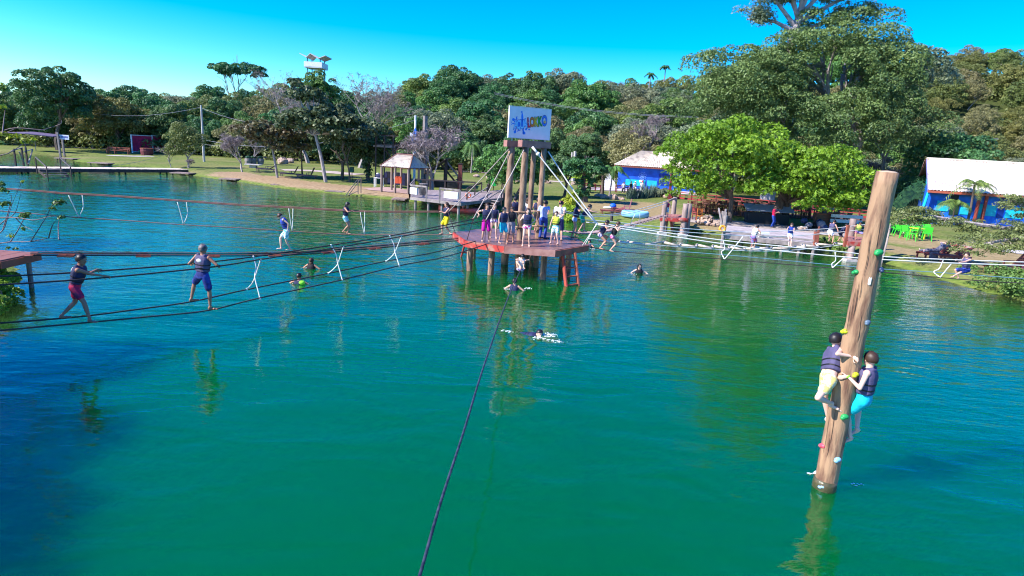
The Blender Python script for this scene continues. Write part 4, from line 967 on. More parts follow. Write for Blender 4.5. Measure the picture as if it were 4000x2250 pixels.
# rack of life vests inside
a, b = ong(1508, 728), ong(1600, 738); rk = thing('vest_rack', 'long low rail hung with dark life vests inside the kiosk', 'clothes rack', (a + b) / 2)
for q in (a, b, (a + b) / 2): MB().beam(q, q + V((0, 0, 1.7)), .06, .06).obj('post', M_dark, rk)
MB().beam(a + V((0, 0, 1.65)), b + V((0, 0, 1.65)), .06, .06).obj('rail', M_dark, rk)
vest_col = [plain('vest_navy', (.018, .022, .07), .7), plain('vest_black', (.012, .012, .018), .7), plain('vest_grey', (.15, .16, .2), .7), plain('vest_orange', (.75, .10, .03), .7), plain('vest_yellow', (.7, .65, .02), .7)]
def hung_vest(p, m, label, group=None):
    mb = MB(); mb.box(p + V((-.17, 0, -.35)), (.3, .16, .62)); mb.box(p + V((.17, 0, -.35)), (.3, .16, .62)); mb.box(p + V((0, .08, -.3)), (.5, .08, .6)); mb.box(p + V((-.15, 0, -.02)), (.12, .2, .1)); mb.box(p + V((.15, 0, -.02)), (.12, .2, .1))
    o = mb.obj('life_vest', m); tag(o, label, 'life vest', group)
for i in range(8): hung_vest(a.lerp(b, (i + .5) / 8.) + V((0, 0, 1.6)), vest_col[(0, 1, 0, 2, 1, 0, 0, 1)[i]], 'dark life vest hanging on the rack inside the kiosk', 'dark life vests on the kiosk rack')
for i in range(8): hung_vest(a.lerp(b, (i + .5) / 8.) + V((0, 0, .95)), vest_col[(1, 0, 1, 0, 0, 1, 0, 1)[i]], 'dark life vest hanging on the rack inside the kiosk', 'dark life vests on the kiosk rack')
p = onpl(1555, 700, a, b); hung_vest(aty(1556, 690, 60.5), vest_col[3], 'bright orange life vest hanging on a kiosk post')
hung_vest(aty(1622, 708, 62), vest_col[4], 'yellow life vest hung right of the orange one, under the bare shrub')

# ---- high viewing deck behind the kiosk
hz = thing('viewing_deck', 'high dark railed viewing deck on posts behind the kiosk', 'deck', (-12.5, 71, 1))
def hdeck(x0, x1, yb, zf, Y=71, dpt=3):
    a, b = aty(x0, yb, Y), aty(x1, yb, Y); a.z = b.z = zf; n = int((b.x - a.x) / .25)
    for i in range(n): MB().box(((a.x + (b.x - a.x) * (i + .5) / n), Y + dpt / 2, zf), ((b.x - a.x) / n - .02, dpt, .06)).obj('board', M_grey, hz)
    MB().box(((a.x + b.x) / 2, Y, zf - .13), (b.x - a.x + .6, .12, .2)).obj('beam', M_grey, hz)
    for x in np.linspace(a.x, b.x, 3): MB().beam((x, Y, 1.0), (x, Y, zf + 1.15), .14, .14).obj('post', M_dark, hz)
    for yy in (Y, Y + dpt):
        for z in (1.15, .1): MB().box(((a.x + b.x) / 2, yy, zf + z), (b.x - a.x, .07, .09)).obj('rail', M_dark, hz)
    net = MB(); n = int((b.x - a.x) / .3)
    for i in range(n):
        x = a.x + (b.x - a.x) * i / n; net.beam((x, Y, zf + .1), (x + .3, Y, zf + 1.1), .012, .012); net.beam((x + .3, Y, zf + .1), (x, Y, zf + 1.1), .012, .012)
    stuff(net.obj('net', M_dark, hz))
hdeck(1468, 1536, 572, 5.05); hdeck(1545, 1660, 602, 4.15)
MB().beam(aty(1540, 640, 72), aty(1500, 575, 72), .15, .15).obj('brace', M_dark, hz)
MB().beam(aty(1618, 640, 70.8), aty(1614, 590, 70.8), .12, .12).obj('white_post', M_white, hz)
p = aty(1621, 572, 70.5); um = thing('parasol', 'closed blue parasol standing on the high viewing deck', 'parasol', p)
MB().tube([p - V((0, 0, .3)), p + V((0, 0, 2.9))], .05, 6).obj('pole', M_white, um)
mb = MB(); rg = []
for z, r in ((0, .52), (.5, .42), (1.2, .27), (1.7, .14), (1.95, .04)): rg.append([p + V((math.cos(k * math.pi / 8) * r * (1 if k % 2 else .6), math.sin(k * math.pi / 8) * r * (1 if k % 2 else .6), z + .15)) for k in range(16)])
mb.rings(rg); mb.obj('canopy', mat('blue_cloth', (.01, .22, .75), (.01, .12, .5), 5, .7), um)
# ================================================================ POLES AND WIRES
def upole(x, yb, yt, r, label, m=M_conc, Y=None, arms=True):
    p = ong(x, yb) if Y is None else aty(x, yb, Y); 
    if Y is not None: p.z = ground(p.x, p.y)
    tp = aty(x - 4, yt, p.y).z; t = thing('utility_pole', label, 'utility pole', p)
    MB().tube([p - V((0, 0, .5)), (p.x, p.y, tp)], [r, r * .7], 8).obj('shaft', m, t)
    if arms:
        MB().box((p.x, p.y, tp - .5), (1.6, .12, .12)).obj('crossarm', m, t)
        for s in (-.7, 0, .7): MB().tube([(p.x + s, p.y, tp - .45), (p.x + s, p.y, tp - .2)], .06, 6).obj('insulator', M_white, t)
    return V((p.x, p.y, tp))
u1 = upole(796, 603, 411, .2, 'grey concrete utility pole on the left behind the bushy lawn tree', Y=98, arms=False)
u2 = upole(1620, 600, 450, .17, 'white utility pole beside the closed blue parasol', M_white, Y=78, arms=False)
p = V((u2.x - .35, u2.y - .2, u2.z - 2.6)); o = MB().box(p, (.5, .35, .9)).obj('meter_box', M_white); tag(o, 'white electrical box hung on the white utility pole', 'box')
u3 = upole(1658, 620, 452, .40, 'thick dark weathered pole right of the white utility pole', M_grey, Y=74, arms=False)
p = aty(2240, 735, 95); u4 = upole(2243, 640, 590, .3, 'pale concrete pole in the trees right of the tower', M_conc, Y=95, arms=False)
tag(MB().tube([(u4.x - .45, u4.y, ground(u4.x, u4.y)), (u4.x - .45, u4.y, u4.z - .2)], .14, 7).obj('utility_pole', M_conc), 'second slimmer pale pole touching the pole in the trees', 'utility pole')
def wire(a, b, sag, r, label, k=12):
    pts = [V(a).lerp(V(b), i / k) - V((0, 0, sag * 4 * (i / k) * (1 - i / k))) for i in range(k + 1)]
    tag(MB().tube(pts, r, 4).obj('wire', M_wire), label, 'wire')
wire(aty(-60, 640, 60), aty(795, 546, u1.y - 1), 2.0, .018, 'low pale wire rising from the far left dock to the left pole'); wire(aty(795, 546, u1.y - 1), aty(1618, 470, u2.y), 2, .022, 'wire passing in front of the almond trees to the white pole')
wire(aty(250, 418, 120), u1 - V((0, 0, .3)), 1.5, .02, 'thin wire running left from the top of the left pole'); wire(u1 - V((0, 0, .4)), aty(1250, 468, 92), 1.5, .022, 'upper wire running right from the left pole'); wire(u1 - V((0, 0, 6)), aty(1000, 505, 95), 1, .02, 'lower wire running right from the left pole')
wire(aty(1930, 362, 98), aty(2730, 455, 88), .8, .022, 'upper of two power wires across the central hillside'); wire(aty(1930, 367, 98), aty(2730, 459, 88), .8, .022, 'lower of two power wires across the central hillside')
wire(aty(3480, 507, 82), aty(3900, 541, 78), .5, .022, 'upper wire above the right blue building'); wire(aty(3480, 512, 82), aty(3900, 545, 78), .5, .022, 'lower wire above the right blue building')
# ================================================================ RAILED DECK WITH STEPS
def deck(name, label, poly, z, m, boards, posts, fascia=M_grey, depth=.2, long=False):
    c = sum(poly, V((0, 0))) / len(poly); t = thing(name, label, 'deck', (c.x, c.y, 0)); a, b, cc, d = poly   # front-left, front-right, back-right, back-left
    for i in range(boards):
        s0, s1 = i / boards, (i + .93) / boards
        q = [a.lerp(d, s0), b.lerp(cc, s0), b.lerp(cc, s1), a.lerp(d, s1)] if long else [a.lerp(b, s0), a.lerp(b, s1), d.lerp(cc, s1), d.lerp(cc, s0)]; MB().prism(q, z - .04, z + R.uniform(-.006, .006)).obj('board', m, t)
    for p_, q_ in ((a, b), (b, cc), (cc, d), (d, a)): MB().beam((*p_, z - .05 - depth / 2), (*q_, z - .05 - depth / 2), .06, depth).obj('fascia_board', fascia, t)
    for (u_, v_) in posts: p = a.lerp(b, u_).lerp(d.lerp(cc, u_), v_); MB().tube([(*p, -1.8), (*p, z - .05)], .11, 8).obj('pillar', M_grey, t)
    return t
P2 = lambda x, y, z: onz(x, y, z).xy
DP = [P2(1600, 768, 1.0), P2(1800, 792, 1.0), P2(1880, 752, 1.0), P2(1620, 738, 1.0)]
rdk = deck('railed_deck', 'grey wooden shore deck with low railings and white notices', DP, 1.0, mat('pink_grey_board', (.36, .29, .28), (.24, .19, .19), 2.5, .75), 36, ((.12, .03), (.38, .03), (.64, .03), (.95, .03), (.3, .5), (.7, .5)))
DP2 = [P2(1800, 792, 1.0), P2(1966, 772, 1.0), P2(1960, 742, 1.0), P2(1870, 748, 1.0)]
rdk2 = deck('landing', 'right landing of the shore deck with dark handrails and lifebuoy', DP2, 1.004, mat('pink_grey_board', (.36, .29, .28)), 14, ((.1, .1), (.9, .1), (.5, .4)))
def railing(par, a, b, z, n, h=1.0, m=M_grey, mid=True):
    a, b = V((*a, z)), V((*b, z))
    for i in range(n + 1): p = a.lerp(b, i / n); MB().beam(p - V((0, 0, .25)), p + V((0, 0, h)), .12, .12).obj('rail_post', m, par)
    MB().beam(a + V((0, 0, h - .03)), b + V((0, 0, h - .03)), .07, .13).obj('rail', m, par)
    if mid:
        mb = MB(); L = (b - a).length; k = max(2, int(L / .14))
        for i in range(k): p = a.lerp(b, i / k); mb.beam(p + V((0, 0, .05)), a.lerp(b, (i + 1) / k) + V((0, 0, h - .1)), .01, .01); mb.beam(p + V((0, 0, h - .1)), a.lerp(b, (i + 1) / k) + V((0, 0, .05)), .01, .01)
        stuff(mb.obj('net', M_grey, par))
railing(rdk, DP[0], DP[0].lerp(DP[1], .34), 1.0, 1); railing(rdk, DP[0].lerp(DP[1], .60), DP[0].lerp(DP[1], .98), 1.0, 1)
railing(rdk, DP[0], DP[3], 1.0, 1); railing(rdk, DP[3], DP[3].lerp(DP[2], .9), 1.0, 4, m=M_dark, mid=False)
for u_, w in ((.09, .55), (.82, 1.0)):
    c = DP[0].lerp(DP[1], u_); dv = (DP[1] - DP[0]).normalized(); MB().frame((*(c), 1.52), V((*dv, 0)) * w * .7, V((dv.y, -dv.x, 0)) * .1, V((0, 0, .27))).obj('notice', M_white, rdk)
railing(rdk2, DP[1].lerp(DP[2], .25), DP[2], 1.0, 2, m=M_dark, mid=False); railing(rdk2, DP2[1], DP2[2], 1.0, 1, m=M_dark, mid=False)
def ring(name, c, ax, R1, r2, m, label, cat, bands=None):
    ax = V(ax).normalized(); u_ = ax.orthogonal().normalized(); w = ax.cross(u_); mb = MB(); rg = []
    for i in range(21): a = 2 * math.pi * i / 20; d = u_ * math.cos(a) + w * math.sin(a); rg.append([V(c) + d * (R1 + r2 * math.cos(2 * math.pi * k / 8)) + ax * r2 * math.sin(2 * math.pi * k / 8) for k in range(8)])
    mb.rings(rg, False); o = mb.obj(name, m, None, True); tag(o, label, cat)
    for i in range(4):
        a = math.pi / 2 * i; g2 = []
        for e in (-.13, .13): d = u_ * math.cos(a + e) + w * math.sin(a + e); g2.append([V(c) + d * (R1 + r2 * 1.08 * math.cos(2 * math.pi * k / 8)) + ax * r2 * 1.08 * math.sin(2 * math.pi * k / 8) for k in range(8)])
        MB().rings(g2).obj('band', bands or M_white, o, True)
ring('lifebuoy', aty(1829, 762, 53.3), (.2, -1, 0), .21, .07, plain('buoy_orange', (.75, .14, .04)), 'orange lifebuoy hanging on the dark handrail of the shore deck', 'lifebuoy')
stairs('stairs', 'grey steps with dark handrails leading from the shore deck down to the water', onz(1930, 778, 1.0), V((-.95, -.62, 0)), V((-.55, .85, 0)), 2.4, 6, 1.15, .95)
p = aty(1654, 758, 53.5); t = thing('litter_bin', 'dark grey barrel bin standing on the railed shore deck', 'bin', V((p.x, p.y, 1.0))); MB().tube([(p.x, p.y, 1.0), (p.x, p.y, 1.5), (p.x, p.y, 1.95)], [.34, .37, .35], 14).obj('body', M_black, t); MB().tube([(p.x, p.y, 1.95), (p.x, p.y, 2.0)], .37, 14).obj('rim', M_grey, t)
# kayak
kc_ = onz(1790, 826, 0.05); kt = thing('kayak', 'orange red sit-on kayak moored beside the shore deck steps', 'kayak', kc_)
kd = V((.97, -.22, 0)).normalized(); kn = V((-kd.y, kd.x, 0)); rg = []
for i in range(15):
    s = -1 + 2 * i / 14; w = .42 * (1 - abs(s) ** 2.6) + .02; zt = .30 + .12 * abs(s) ** 3; rg.append([kc_ + kd * (1.75 * s) + kn * w * a + V((0, 0, b)) for a, b in ((-.5, -.12), (.5, -.12), (1, .12), (.85, zt), (.5, zt - .02), (.3, zt - .14 * (abs(s) < .8)), (-.3, zt - .14 * (abs(s) < .8)), (-.5, zt - .02), (-.85, zt), (-1, .12))])
MB().rings(rg).obj('hull', mat('kayak_orange', (.85, .10, .07), (.75, .2, .15), 2, .35), kt, True)
for s in (-.55, .45): MB().box(kc_ + kd * s + V((0, 0, .42)), (.10, .5, .25), math.atan2(kd.y, kd.x)).obj('seat_back', plain('kayak_seat', (.7, .25, .2)), kt)
# dark staircase structure behind the deck and red post
p = ong(1795, 745); t = thing('post', 'rough red-brown timber post on the deck behind the white notice', 'post', p); MB().beam(p, p + V((0, 0, 2.9)), .42, .35).obj('shaft', mat('red_timber', (.20, .05, .04), (.12, .04, .04), 3, .8), t); MB().box(p + V((0, 0, 2.95)), (.5, .42, .08)).obj('cap', M_dark, t)
a, b = ong(1690, 732), ong(1790, 735); hs = thing('shelter', 'dark open shelter with sloping stair beams behind the railed deck', 'shelter', (a + b) / 2)
for q, h in ((a, 1.6), ((a + b) / 2, 3.2), (b, 1.5), (a + V((1, 3, 0)), 2.2), (b + V((0, 3, 0)), 2)): MB().beam(q, q + V((0, 0, h)), .3, .3).obj('post', M_dark, hs)
m_ = (a + b) / 2
MB().beam(m_ + V((-.2, 0, 3.2)), b + V((.6, 0, .6)), .18, .2).obj('stair_beam', M_grey, hs); MB().beam(m_ + V((-.6, 0, 2.6)), b + V((.0, 0, .3)), .18, .2).obj('stair_beam', M_dark, hs)
for i in range(6): q = (m_ + V((-.4, 0, 2.9))).lerp(b + V((.3, 0, .4)), (i + .5) / 6); MB().box(q + V((0, .8, -.1)), (.3, 1.6, .06)).obj('tread', M_dark, hs)
MB().add([a + V((-1, -.5, 1.5)), m_ + V((0, -.5, 3.3)), m_ + V((0, 4, 3.3)), a + V((-1, 4, 1.5)), a + V((-1, -.5, 1.4)), m_ + V((0, -.5, 3.2)), m_ + V((0, 4, 3.2)), a + V((-1, 4, 1.4))], [(0, 1, 2, 3), (7, 6, 5, 4), (0, 4, 5, 1), (1, 5, 6, 2), (2, 6, 7, 3), (3, 7, 4, 0)]).obj('roof', M_dark, hs)
MB().box((m_ + V((-.6, .6, .35))), (4.2, 1.5, .7)).obj('counter', M_black, hs)
# lookout tower on the hill
lp = aty(1235, 265, 150); lk = thing('lookout_tower', 'white lookout tower with winged roof rising above the hillside trees', 'tower', V((lp.x, lp.y, ground(lp.x, lp.y))))
z0 = lp.z - .1; W = 4.2; gz = ground(lp.x, lp.y)
for sx in (-.36, .36):
    for sy in (-1.6, 1.6): MB().beam((lp.x + W * sx, lp.y + sy, gz), (lp.x + W * sx, lp.y + sy, z0 + 2.2), .16, .22).obj('post', plain('tower_blue_grey', (.12, .16, .3)), lk)
MB().box((lp.x, lp.y, z0), (W, 4.4, .25)).obj('floor', M_white, lk)
for sy in (-2.2, 2.2): MB().box((lp.x, lp.y + sy, z0 + .62), (W, .08, 1.1)).obj('parapet', M_white, lk)
for sx in (-.5, .5): MB().box((lp.x + W * sx, lp.y, z0 + .62), (.08, 4.4, 1.1)).obj('parapet', M_white, lk)
def wing(x0, x1, z0_, z1_): MB().add([(x0, lp.y - 2.6, z0_), (x1, lp.y - 2.6, z1_), (x1, lp.y + 2.6, z1_), (x0, lp.y + 2.6, z0_), (x0, lp.y - 2.6, z0_ - .15), (x1, lp.y - 2.6, z1_ - .15), (x1, lp.y + 2.6, z1_ - .15), (x0, lp.y + 2.6, z0_ - .15)], [(0, 1, 2, 3), (7, 6, 5, 4), (0, 4, 5, 1), (1, 5, 6, 2), (2, 6, 7, 3), (3, 7, 4, 0)]).obj('roof_wing', mat('pale_roof', (.75, .68, .62), None, 3, .8), lk)
wing(lp.x - 3.0, lp.x - 1.5, z0 + 2.9, z0 + 2.2); wing(lp.x - 1.5, lp.x - .5, z0 + 2.1, z0 + 3.0); wing(lp.x - .5, lp.x + 1.3, z0 + 3.0, z0 + 2.0); wing(lp.x + 1.3, lp.x + 3.0, z0 + 2.0, z0 + 2.7)
# ================================================================ NAMED TREES ON THE LEFT AND MIDDLE SHORE
def tree(name, label, p, crown, n, size, lm, trunk_h, tr, seed, bark=M_bark, spread=.6, rosette=0, depth=2, lean=(0, 0), **k):
    """crown: list of (dx,dy,z,rx,ry,rz,nclumps,clump_r)"""
    t = thing(name, label, 'tree', p); cl = []
    for i, (dx, dy, z, rx, ry, rz, nc, cr) in enumerate(crown):
        for (c, r) in dome_clumps(rx, ry, rz, z, nc, cr, seed + i, -.8): cl.append(((c[0] + dx, c[1] + dy, c[2]), r))
    leaf_obj('crown', leaf_mesh('crown', cl, n, size, lm, seed=seed, rosette=rosette, **k), t)
    mb = MB(); g = random.Random(seed)
    if depth: limbs(mb, (0, 0, -.3), trunk_h, tr, spread, depth, g, 3)
    else: mb.tube([(0, 0, -.4), (lean[0] * .5, lean[1] * .5, trunk_h * .5), (lean[0], lean[1], trunk_h)], [tr, tr * .85, tr * .6], 8)
    leaf_obj('trunk', mb.mesh('trunk', bark), t); return t
tree('lawn_tree', 'bushy olive tree with pale stems on the left lawn at the water edge', ong(736, 656), [(0, 0, 3.9, 2.7, 2.4, 2.0, 40, .75), (-1.6, -.5, 2.3, 1.5, 1.4, 1.1, 16, .6)], 9000, .10, LF['olive'], 1.6, .14, 301, M_pale, .9)
place_bare(*ong(668, 650).xy, .62, 'small pale-stemmed bare sapling left of the bushy lawn tree'); place_bare(*ong(948, 672).xy, .95, 'small leafless grey shrub tree on the shore left of the maroon-leaved tree')
tree('almond_tree', 'maroon and green almond tree with slim trunk on the sandy bank', ong(1082, 690), [(-.3, 0, 5.2, 3.6, 2.6, 1.5, 46, .8), (.5, 0, 3.4, 2.2, 1.8, .8, 14, .6)], 5200, .20, LF['maroon'], 3.6, .13, 302, M_pale, 1.0, spread=.5) if 0 else None
def almond(name, label, p, crown, n, size, lm, th, tr, seed, lean=(0, 0), bark=M_pale):
    t = thing(name, label, 'tree', p); cl = []; mb = MB()
    for i, (dx, dy, z, rx, ry, rz, nc, cr) in enumerate(crown):
        for (c, r) in dome_clumps(rx, ry, rz, z, nc, cr, seed + i, -.8):
            q = (c[0] + dx, c[1] + dy, c[2]); cl.append((q, r))
            if len(cl) % 2 == 0: mb.tube([(lean[0], lean[1], th * .8), ((q[0] + lean[0]) / 2, (q[1] + lean[1]) / 2, (q[2] + th * .8) / 2 + .3), q], [.07, .045, .02], 4, False)
    leaf_obj('crown', leaf_mesh('crown', cl, n, size, lm, seed=seed, aspect=.75), t)
    mb.tube([(0, 0, -.4), (lean[0] * .35, lean[1] * .4, th * .4), (lean[0], lean[1], th)], [tr, tr * .85, tr * .6], 8); leaf_obj('trunk', mb.mesh('trunk', bark), t); return t
almond('almond_tree', 'maroon and green almond tree with slim dark trunk on the sandy bank', ong(1085, 694), [(-1.0, 0, 5.0, 3.7, 2.4, 1.3, 44, .75), (0.4, 0, 3.6, 2.6, 1.8, .8, 16, .6)], 5200, .19, LF['maroon'], 4.2, .17, 302, (-.7, 0))
almond('almond_tree', 'tall tiered almond tree with leaning pale trunk and a top tuft', ong(1275, 712), [(-1.5, .5, 6.6, 4.6, 2.6, 1.5, 60, .85), (2.6, 0, 6.0, 3.2, 2.2, 1.3, 34, .8), (-2.0, 0, 9.4, 1.9, 1.3, .8, 14, .6), (-3.4, 0, 10.6, .9, .8, .6, 5, .45), (1.0, .5, 8.0, 1.6, 1.2, .8, 8, .5)], 12500, .20, LF['almond'], 6.5, .23, 303, (-1.5, 0))
tree('shade_tree', 'dense dark shade tree with several stems behind the leaning trunk', ong(1335, 700), [(1.0, 1.0, 5.0, 4.2, 3.4, 2.4, 70, .95), (3.2, 0, 3.2, 2.2, 2.0, 1.6, 20, .8)], 13000, .17, LF['almond'], 2.2, .26, 304, M_bark, .7)
tree('shade_tree', 'dark vine-covered tree just left of the tiled kiosk', ong(1437, 704), [(0, 0, 4.2, 2.8, 2.4, 2.6, 46, .8), (0, 0, 1.2, .5, .5, 1.3, 10, .35)], 8500, .16, LF['dark'], 2.4, .3, 305, M_bark, .6)
tree('lawn_tree', 'thin brown-stemmed tree between the two dark loungers', ong(1183, 690), [(0, .5, 4.2, 1.8, 1.6, 1.2, 18, .6)], 2600, .16, LF['almond'], 2.4, .14, 306, M_bark, .5)
tree('lawn_tree', 'slim dark post-like tree left of the tiled kiosk posts', ong(1363, 712), [(0, .5, 4.4, 1.6, 1.4, 1.0, 14, .6)], 2000, .16, LF['almond'], 2.6, .14, 307, M_bark, .5)
place_bare(*ong(738, 664).xy, .3, 'tiny bare twig shrub beneath the bushy lawn tree')
place_bare(*ong(984, 640).xy, .8, 'spindly bare tree rising between the dark lawn pots')
# leafless shrub by the kiosk
nb = bare_proto(77, 5.2, 5, True, .95, .16, M_pale); nb.location = ong(1688, 752); nb.scale = (1.35, 1.2, 1.2); nb['label'] = 'wide leafless purplish shrub tree beside the kiosk and railed deck'; 
# pale leafless giant on the hillside behind the almonds
nb = bare_proto(78, 13, 5, True, .8, .34, M_pale); p = ong(1395, 640); nb.location = (p.x + 4, 102, ground(p.x + 4, 102)); nb.scale = (1.25, 1.1, 1.05); nb['label'] = 'large leafless pale grey tree spreading behind the almond trees'
nb = bare_proto(79, 12, 5, True, .8, .3, M_pale); nb.location = (-38, 110, ground(-38, 110)); nb.scale = (1.3, 1.1, 1.05); nb['label'] = 'wide leafless grey tree left of the larger pale one, behind the almond trees'
nb = bare_proto(80, 9, 4, True, .5, .2, M_pale); p = aty(2510, 620, 92); nb.location = (p.x, 92, ground(p.x, 92)); nb['label'] = 'pale branching leafless tree right behind the blue hut roof'
nb = bare_proto(81, 5, 4, True, .55, .09, M_pale); p = aty(3480, 600, 72); nb.location = (p.x, 72, ground(p.x, 72)); nb['label'] = 'thin pale leafless tree right of the giant tree'
for x, yt, Y, s, lab in ((2420, 228, 168, 1.25, 'lone bare tree standing above the ridge right of the sign'),):
    p = aty(x, yt + 110, Y); q = bare_proto(int(x), 4.6 * s, 5, True, .5, .10, M_pale); q.location = (p.x, Y, min(ground(p.x, Y) + 3, p.z)); q['label'] = lab
# umbrella tree on the left skyline
p = aty(930, 300, 150); tree('umbrella_tree', 'flat-topped umbrella tree standing above the left skyline', V((p.x, p.y, ground(p.x, 150))), [(0, 0, p.z - ground(p.x, 150) + 1.2, 7.4, 4, 1.3, 40, 1.0)], 5600, .24, LF['dark'], 7.5, .3, 320, M_pale, .4, depth=3)
p = aty(1235, 300, 138); gzz = ground(p.x, 138); tree('broadleaf_tree', 'rounded green tree just in front of the lookout tower', V((p.x, p.y, gzz)), [(0, 0, p.z - gzz - 3.0, 4.6, 4, 3.6, 60, 1.1)], 14000, .2, LF['mid'], 4, .3, 324)
p = aty(200, 340, 112); tree('broadleaf_tree', 'big domed dark tree highest at the far left', V((p.x, p.y, ground(p.x, 112))), [(0, 0, 9.5, 6.6, 5, 4.8, 80, 1.3)], 22000, .21, LF['dark'], 6, .4, 321, M_bark)
p = aty(455, 490, 120); tree('spreading_tree', 'round olive tree in front of the forest above the red screen', V((p.x, p.y, ground(p.x, 120))), [(0, 0, 6.0, 6.6, 5, 4.0, 80, 1.2)], 20000, .17, LF['olive'], 3, .35, 322, M_bark)
# trees behind the platform
tree('broadleaf_tree', 'round dark green tree directly behind the platform tower', ong(2010, 775), [(-.8, 0, 3.2, 2.8, 2.2, 2.2, 50, .75), (1.4, 1, 2.8, 1.6, 1.5, 1.7, 20, .7)], 11000, .14, LF['mid'], 1.4, .2, 330)
tree('broadleaf_tree', 'slim dark trunked tree leaning left of the tower behind the landing', ong(1898, 762), [(.2, 2, 4.0, .9, .8, .6, 8, .5)], 900, .13, LF['dark'], 3.4, .2, 331, depth=0, lean=(.7, 0))
tree('vine_tree', 'dark vine-covered tree on the lawn right of the tower', ong(2285, 790), [(-.1, 0, 3.3, 1.9, 1.6, .9, 26, .55), (0, 0, 1.5, .55, .5, 1.5, 14, .35)], 7000, .13, LF['dark'], 2.6, .35, 332)
tree('broadleaf_tree', 'low dark spreading tree just left of the vine tree', ong(2200, 770), [(0, 0, 3.1, 2.1, 1.8, 1.0, 30, .65)], 6500, .13, LF['dark'], 1.8, .2, 333)
for x, y, r_, lab in ((2228, 826, .95, 'upper bright yellow green leafy shrub on the shore behind the platform'), (2222, 866, .75, 'lower bright yellow green leafy shrub at the water behind the platform')):
    p = ong(x, y + 10); t = thing('shrub', lab, 'shrub', p); leaf_obj('leaves', leaf_mesh('leaves', dome_clumps(r_, r_, r_ * 1.0, r_ * .8, 14, .4, x, -.6), 1500, .16, LF['lime'], seed=x, aspect=.3), t); MB().tube([(p.x, p.y, p.z - .2), (p.x, p.y, p.z + r_)], .06, 5).obj('stem', M_bark, t)
# ---------------------------------------------------------------- palms
def palm(label, p, h, nf, fl, lm, seed, tr=.14, droop=1.0, name='palm_tree', fan=False, lw=.035, leafl=.55, bark=M_bark):
    t = thing(name, label, 'palm', p); g = random.Random(seed); L = []; F = []; top = V((g.uniform(-.2, .2), 0, h)); mbs = MB()
    for i in range(nf):
        a = (math.pi * (i + .5) / nf if fan else 2 * math.pi * i / nf + g.uniform(-.2, .2)); el = g.uniform(.25, 1.2) if not fan else 0
        d = V((math.cos(a), math.sin(a), 0)); pts = []
        for k in range(11):
            s = k / 10 * fl
            if fan: q = top + V((math.cos(a) * s * .9, g.uniform(-.02, .02), math.sin(a) * s - 0.12 * s * s * abs(math.cos(a)))); 
            else: q = top + d * (s * math.cos(el) + .1 * s) + V((0, 0, s * math.sin(el) - droop * s * s / fl * .95))
            pts.append(q)
        mbs.tube(pts, [.02 - .0015 * k for k in range(11)], 3, False)
        for k in range(2 if not fan else 5, 11):
            dr = (pts[k] - pts[k - 1]).normalized(); sd = dr.cross(V((0, 0, 1))).normalized() if not fan else dr.cross(V((0, 1, 0))).normalized()
            for e in ((0, .5) if not fan else (0,)):
                o_ = pts[k - 1].lerp(pts[k], e)
                for sg_ in (-1, 1):
                    ll = leafl * (1 - .5 * abs(k / 10 - .5)) * g.uniform(.8, 1.1); tip = o_ + sd * sg_ * ll * .75 + dr * ll * .45 + V((0, 0, -ll * (.45 if not fan else .05))); w = dr * lw
                    n_ = len(L); L += [o_ - w, o_ + w, tip]; F.append((n_, n_ + 1, n_ + 2))
    me = bpy.data.meshes.new('fronds'); me.from_pydata([tuple(v) for v in L], [], F); a_ = me.attributes.new('tint', 'FLOAT', 'FACE'); a_.data.foreach_set('value', [g.random() for _ in F]); me.materials.append(lm)
    leaf_obj('fronds', me, t); mbs.v = [tuple(V(v) + p) for v in mbs.v]; mbs.obj('frond_ribs', MATS.get('leaf_olive'), t)
    MB().tube([p + V((0, 0, -.3)), p + top * .5 + V((.05, 0, 0)), p + top], [tr, tr * .8, tr * .75], 8).obj('trunk', bark, t); return t
palm('feathery drooping palm on the lawn left of the blue hut', ong(2352, 762), 2.9, 22, 2.2, LF['grey'], 1, .22, 1.0, lw=.05)
palm('second feathery palm with thin pale trunk left of the blue hut', ong(2378, 770), 3.0, 20, 2.2, LF['mid'], 2, .11, .9, bark=M_pale, lw=.05)
palm('arching green palm in front of the right white roof', ong(3775, 888), 3.7, 15, 2.3, LF['mid'], 3, .12, .95, lw=.05)
palm('small palm with short dark trunk in front of the blue wall', ong(3715, 885), 2.1, 14, 1.5, LF['mid'], 4, .09, .9)
palm('tall thin palm hanging over the forest edge left of the tower', ong(1840, 676), 4.6, 16, 2.8, LF['mid'], 5, .14, 1.3, bark=M_pale, lw=.07)
palm('fan-shaped palm with pale ribs beside the right blue building', ong(3560, 850), .8, 15, 3.0, LF['dark'], 6, .2, fan=True, name='fan_palm', lw=.16, leafl=.75)
palm('second fan-shaped palm half behind the thick log', ong(3500, 822), 1.2, 13, 3.0, LF['dark'], 16, .2, fan=True, name='fan_palm', lw=.16, leafl=.75)
palm('spiky bright green dracaena on the lawn right of the tower', ong(2255, 752), 1.7, 20, 1.3, LF['lime'], 7, .1, .55, name='dracaena', lw=.06, leafl=.25)
palm('low spiky palm behind the kiosk posts', ong(1520, 712), .5, 14, 1.4, LF['mid'], 8, .1, .7, name='dracaena', lw=.05, leafl=.25)
for x, y, s, lab in ((2722, 905, .7, 'small green tuft plant at the water edge below the stone pile'), (2850, 930, .5, 'pale leafy tuft under the shore deck edge'), (3480, 705, 1.2, 'yellow-green leafy plant by the gable of the right building'), (3600, 840, .8, 'grey spiky plant at the corner of the right building')):
    palm(lab, ong(x, y), .15 * s, 12, 1.0 * s, LF['lime' if x == 3480 else 'mid'], x, .05, .6, name='tuft_plant', lw=.06, leafl=.2)
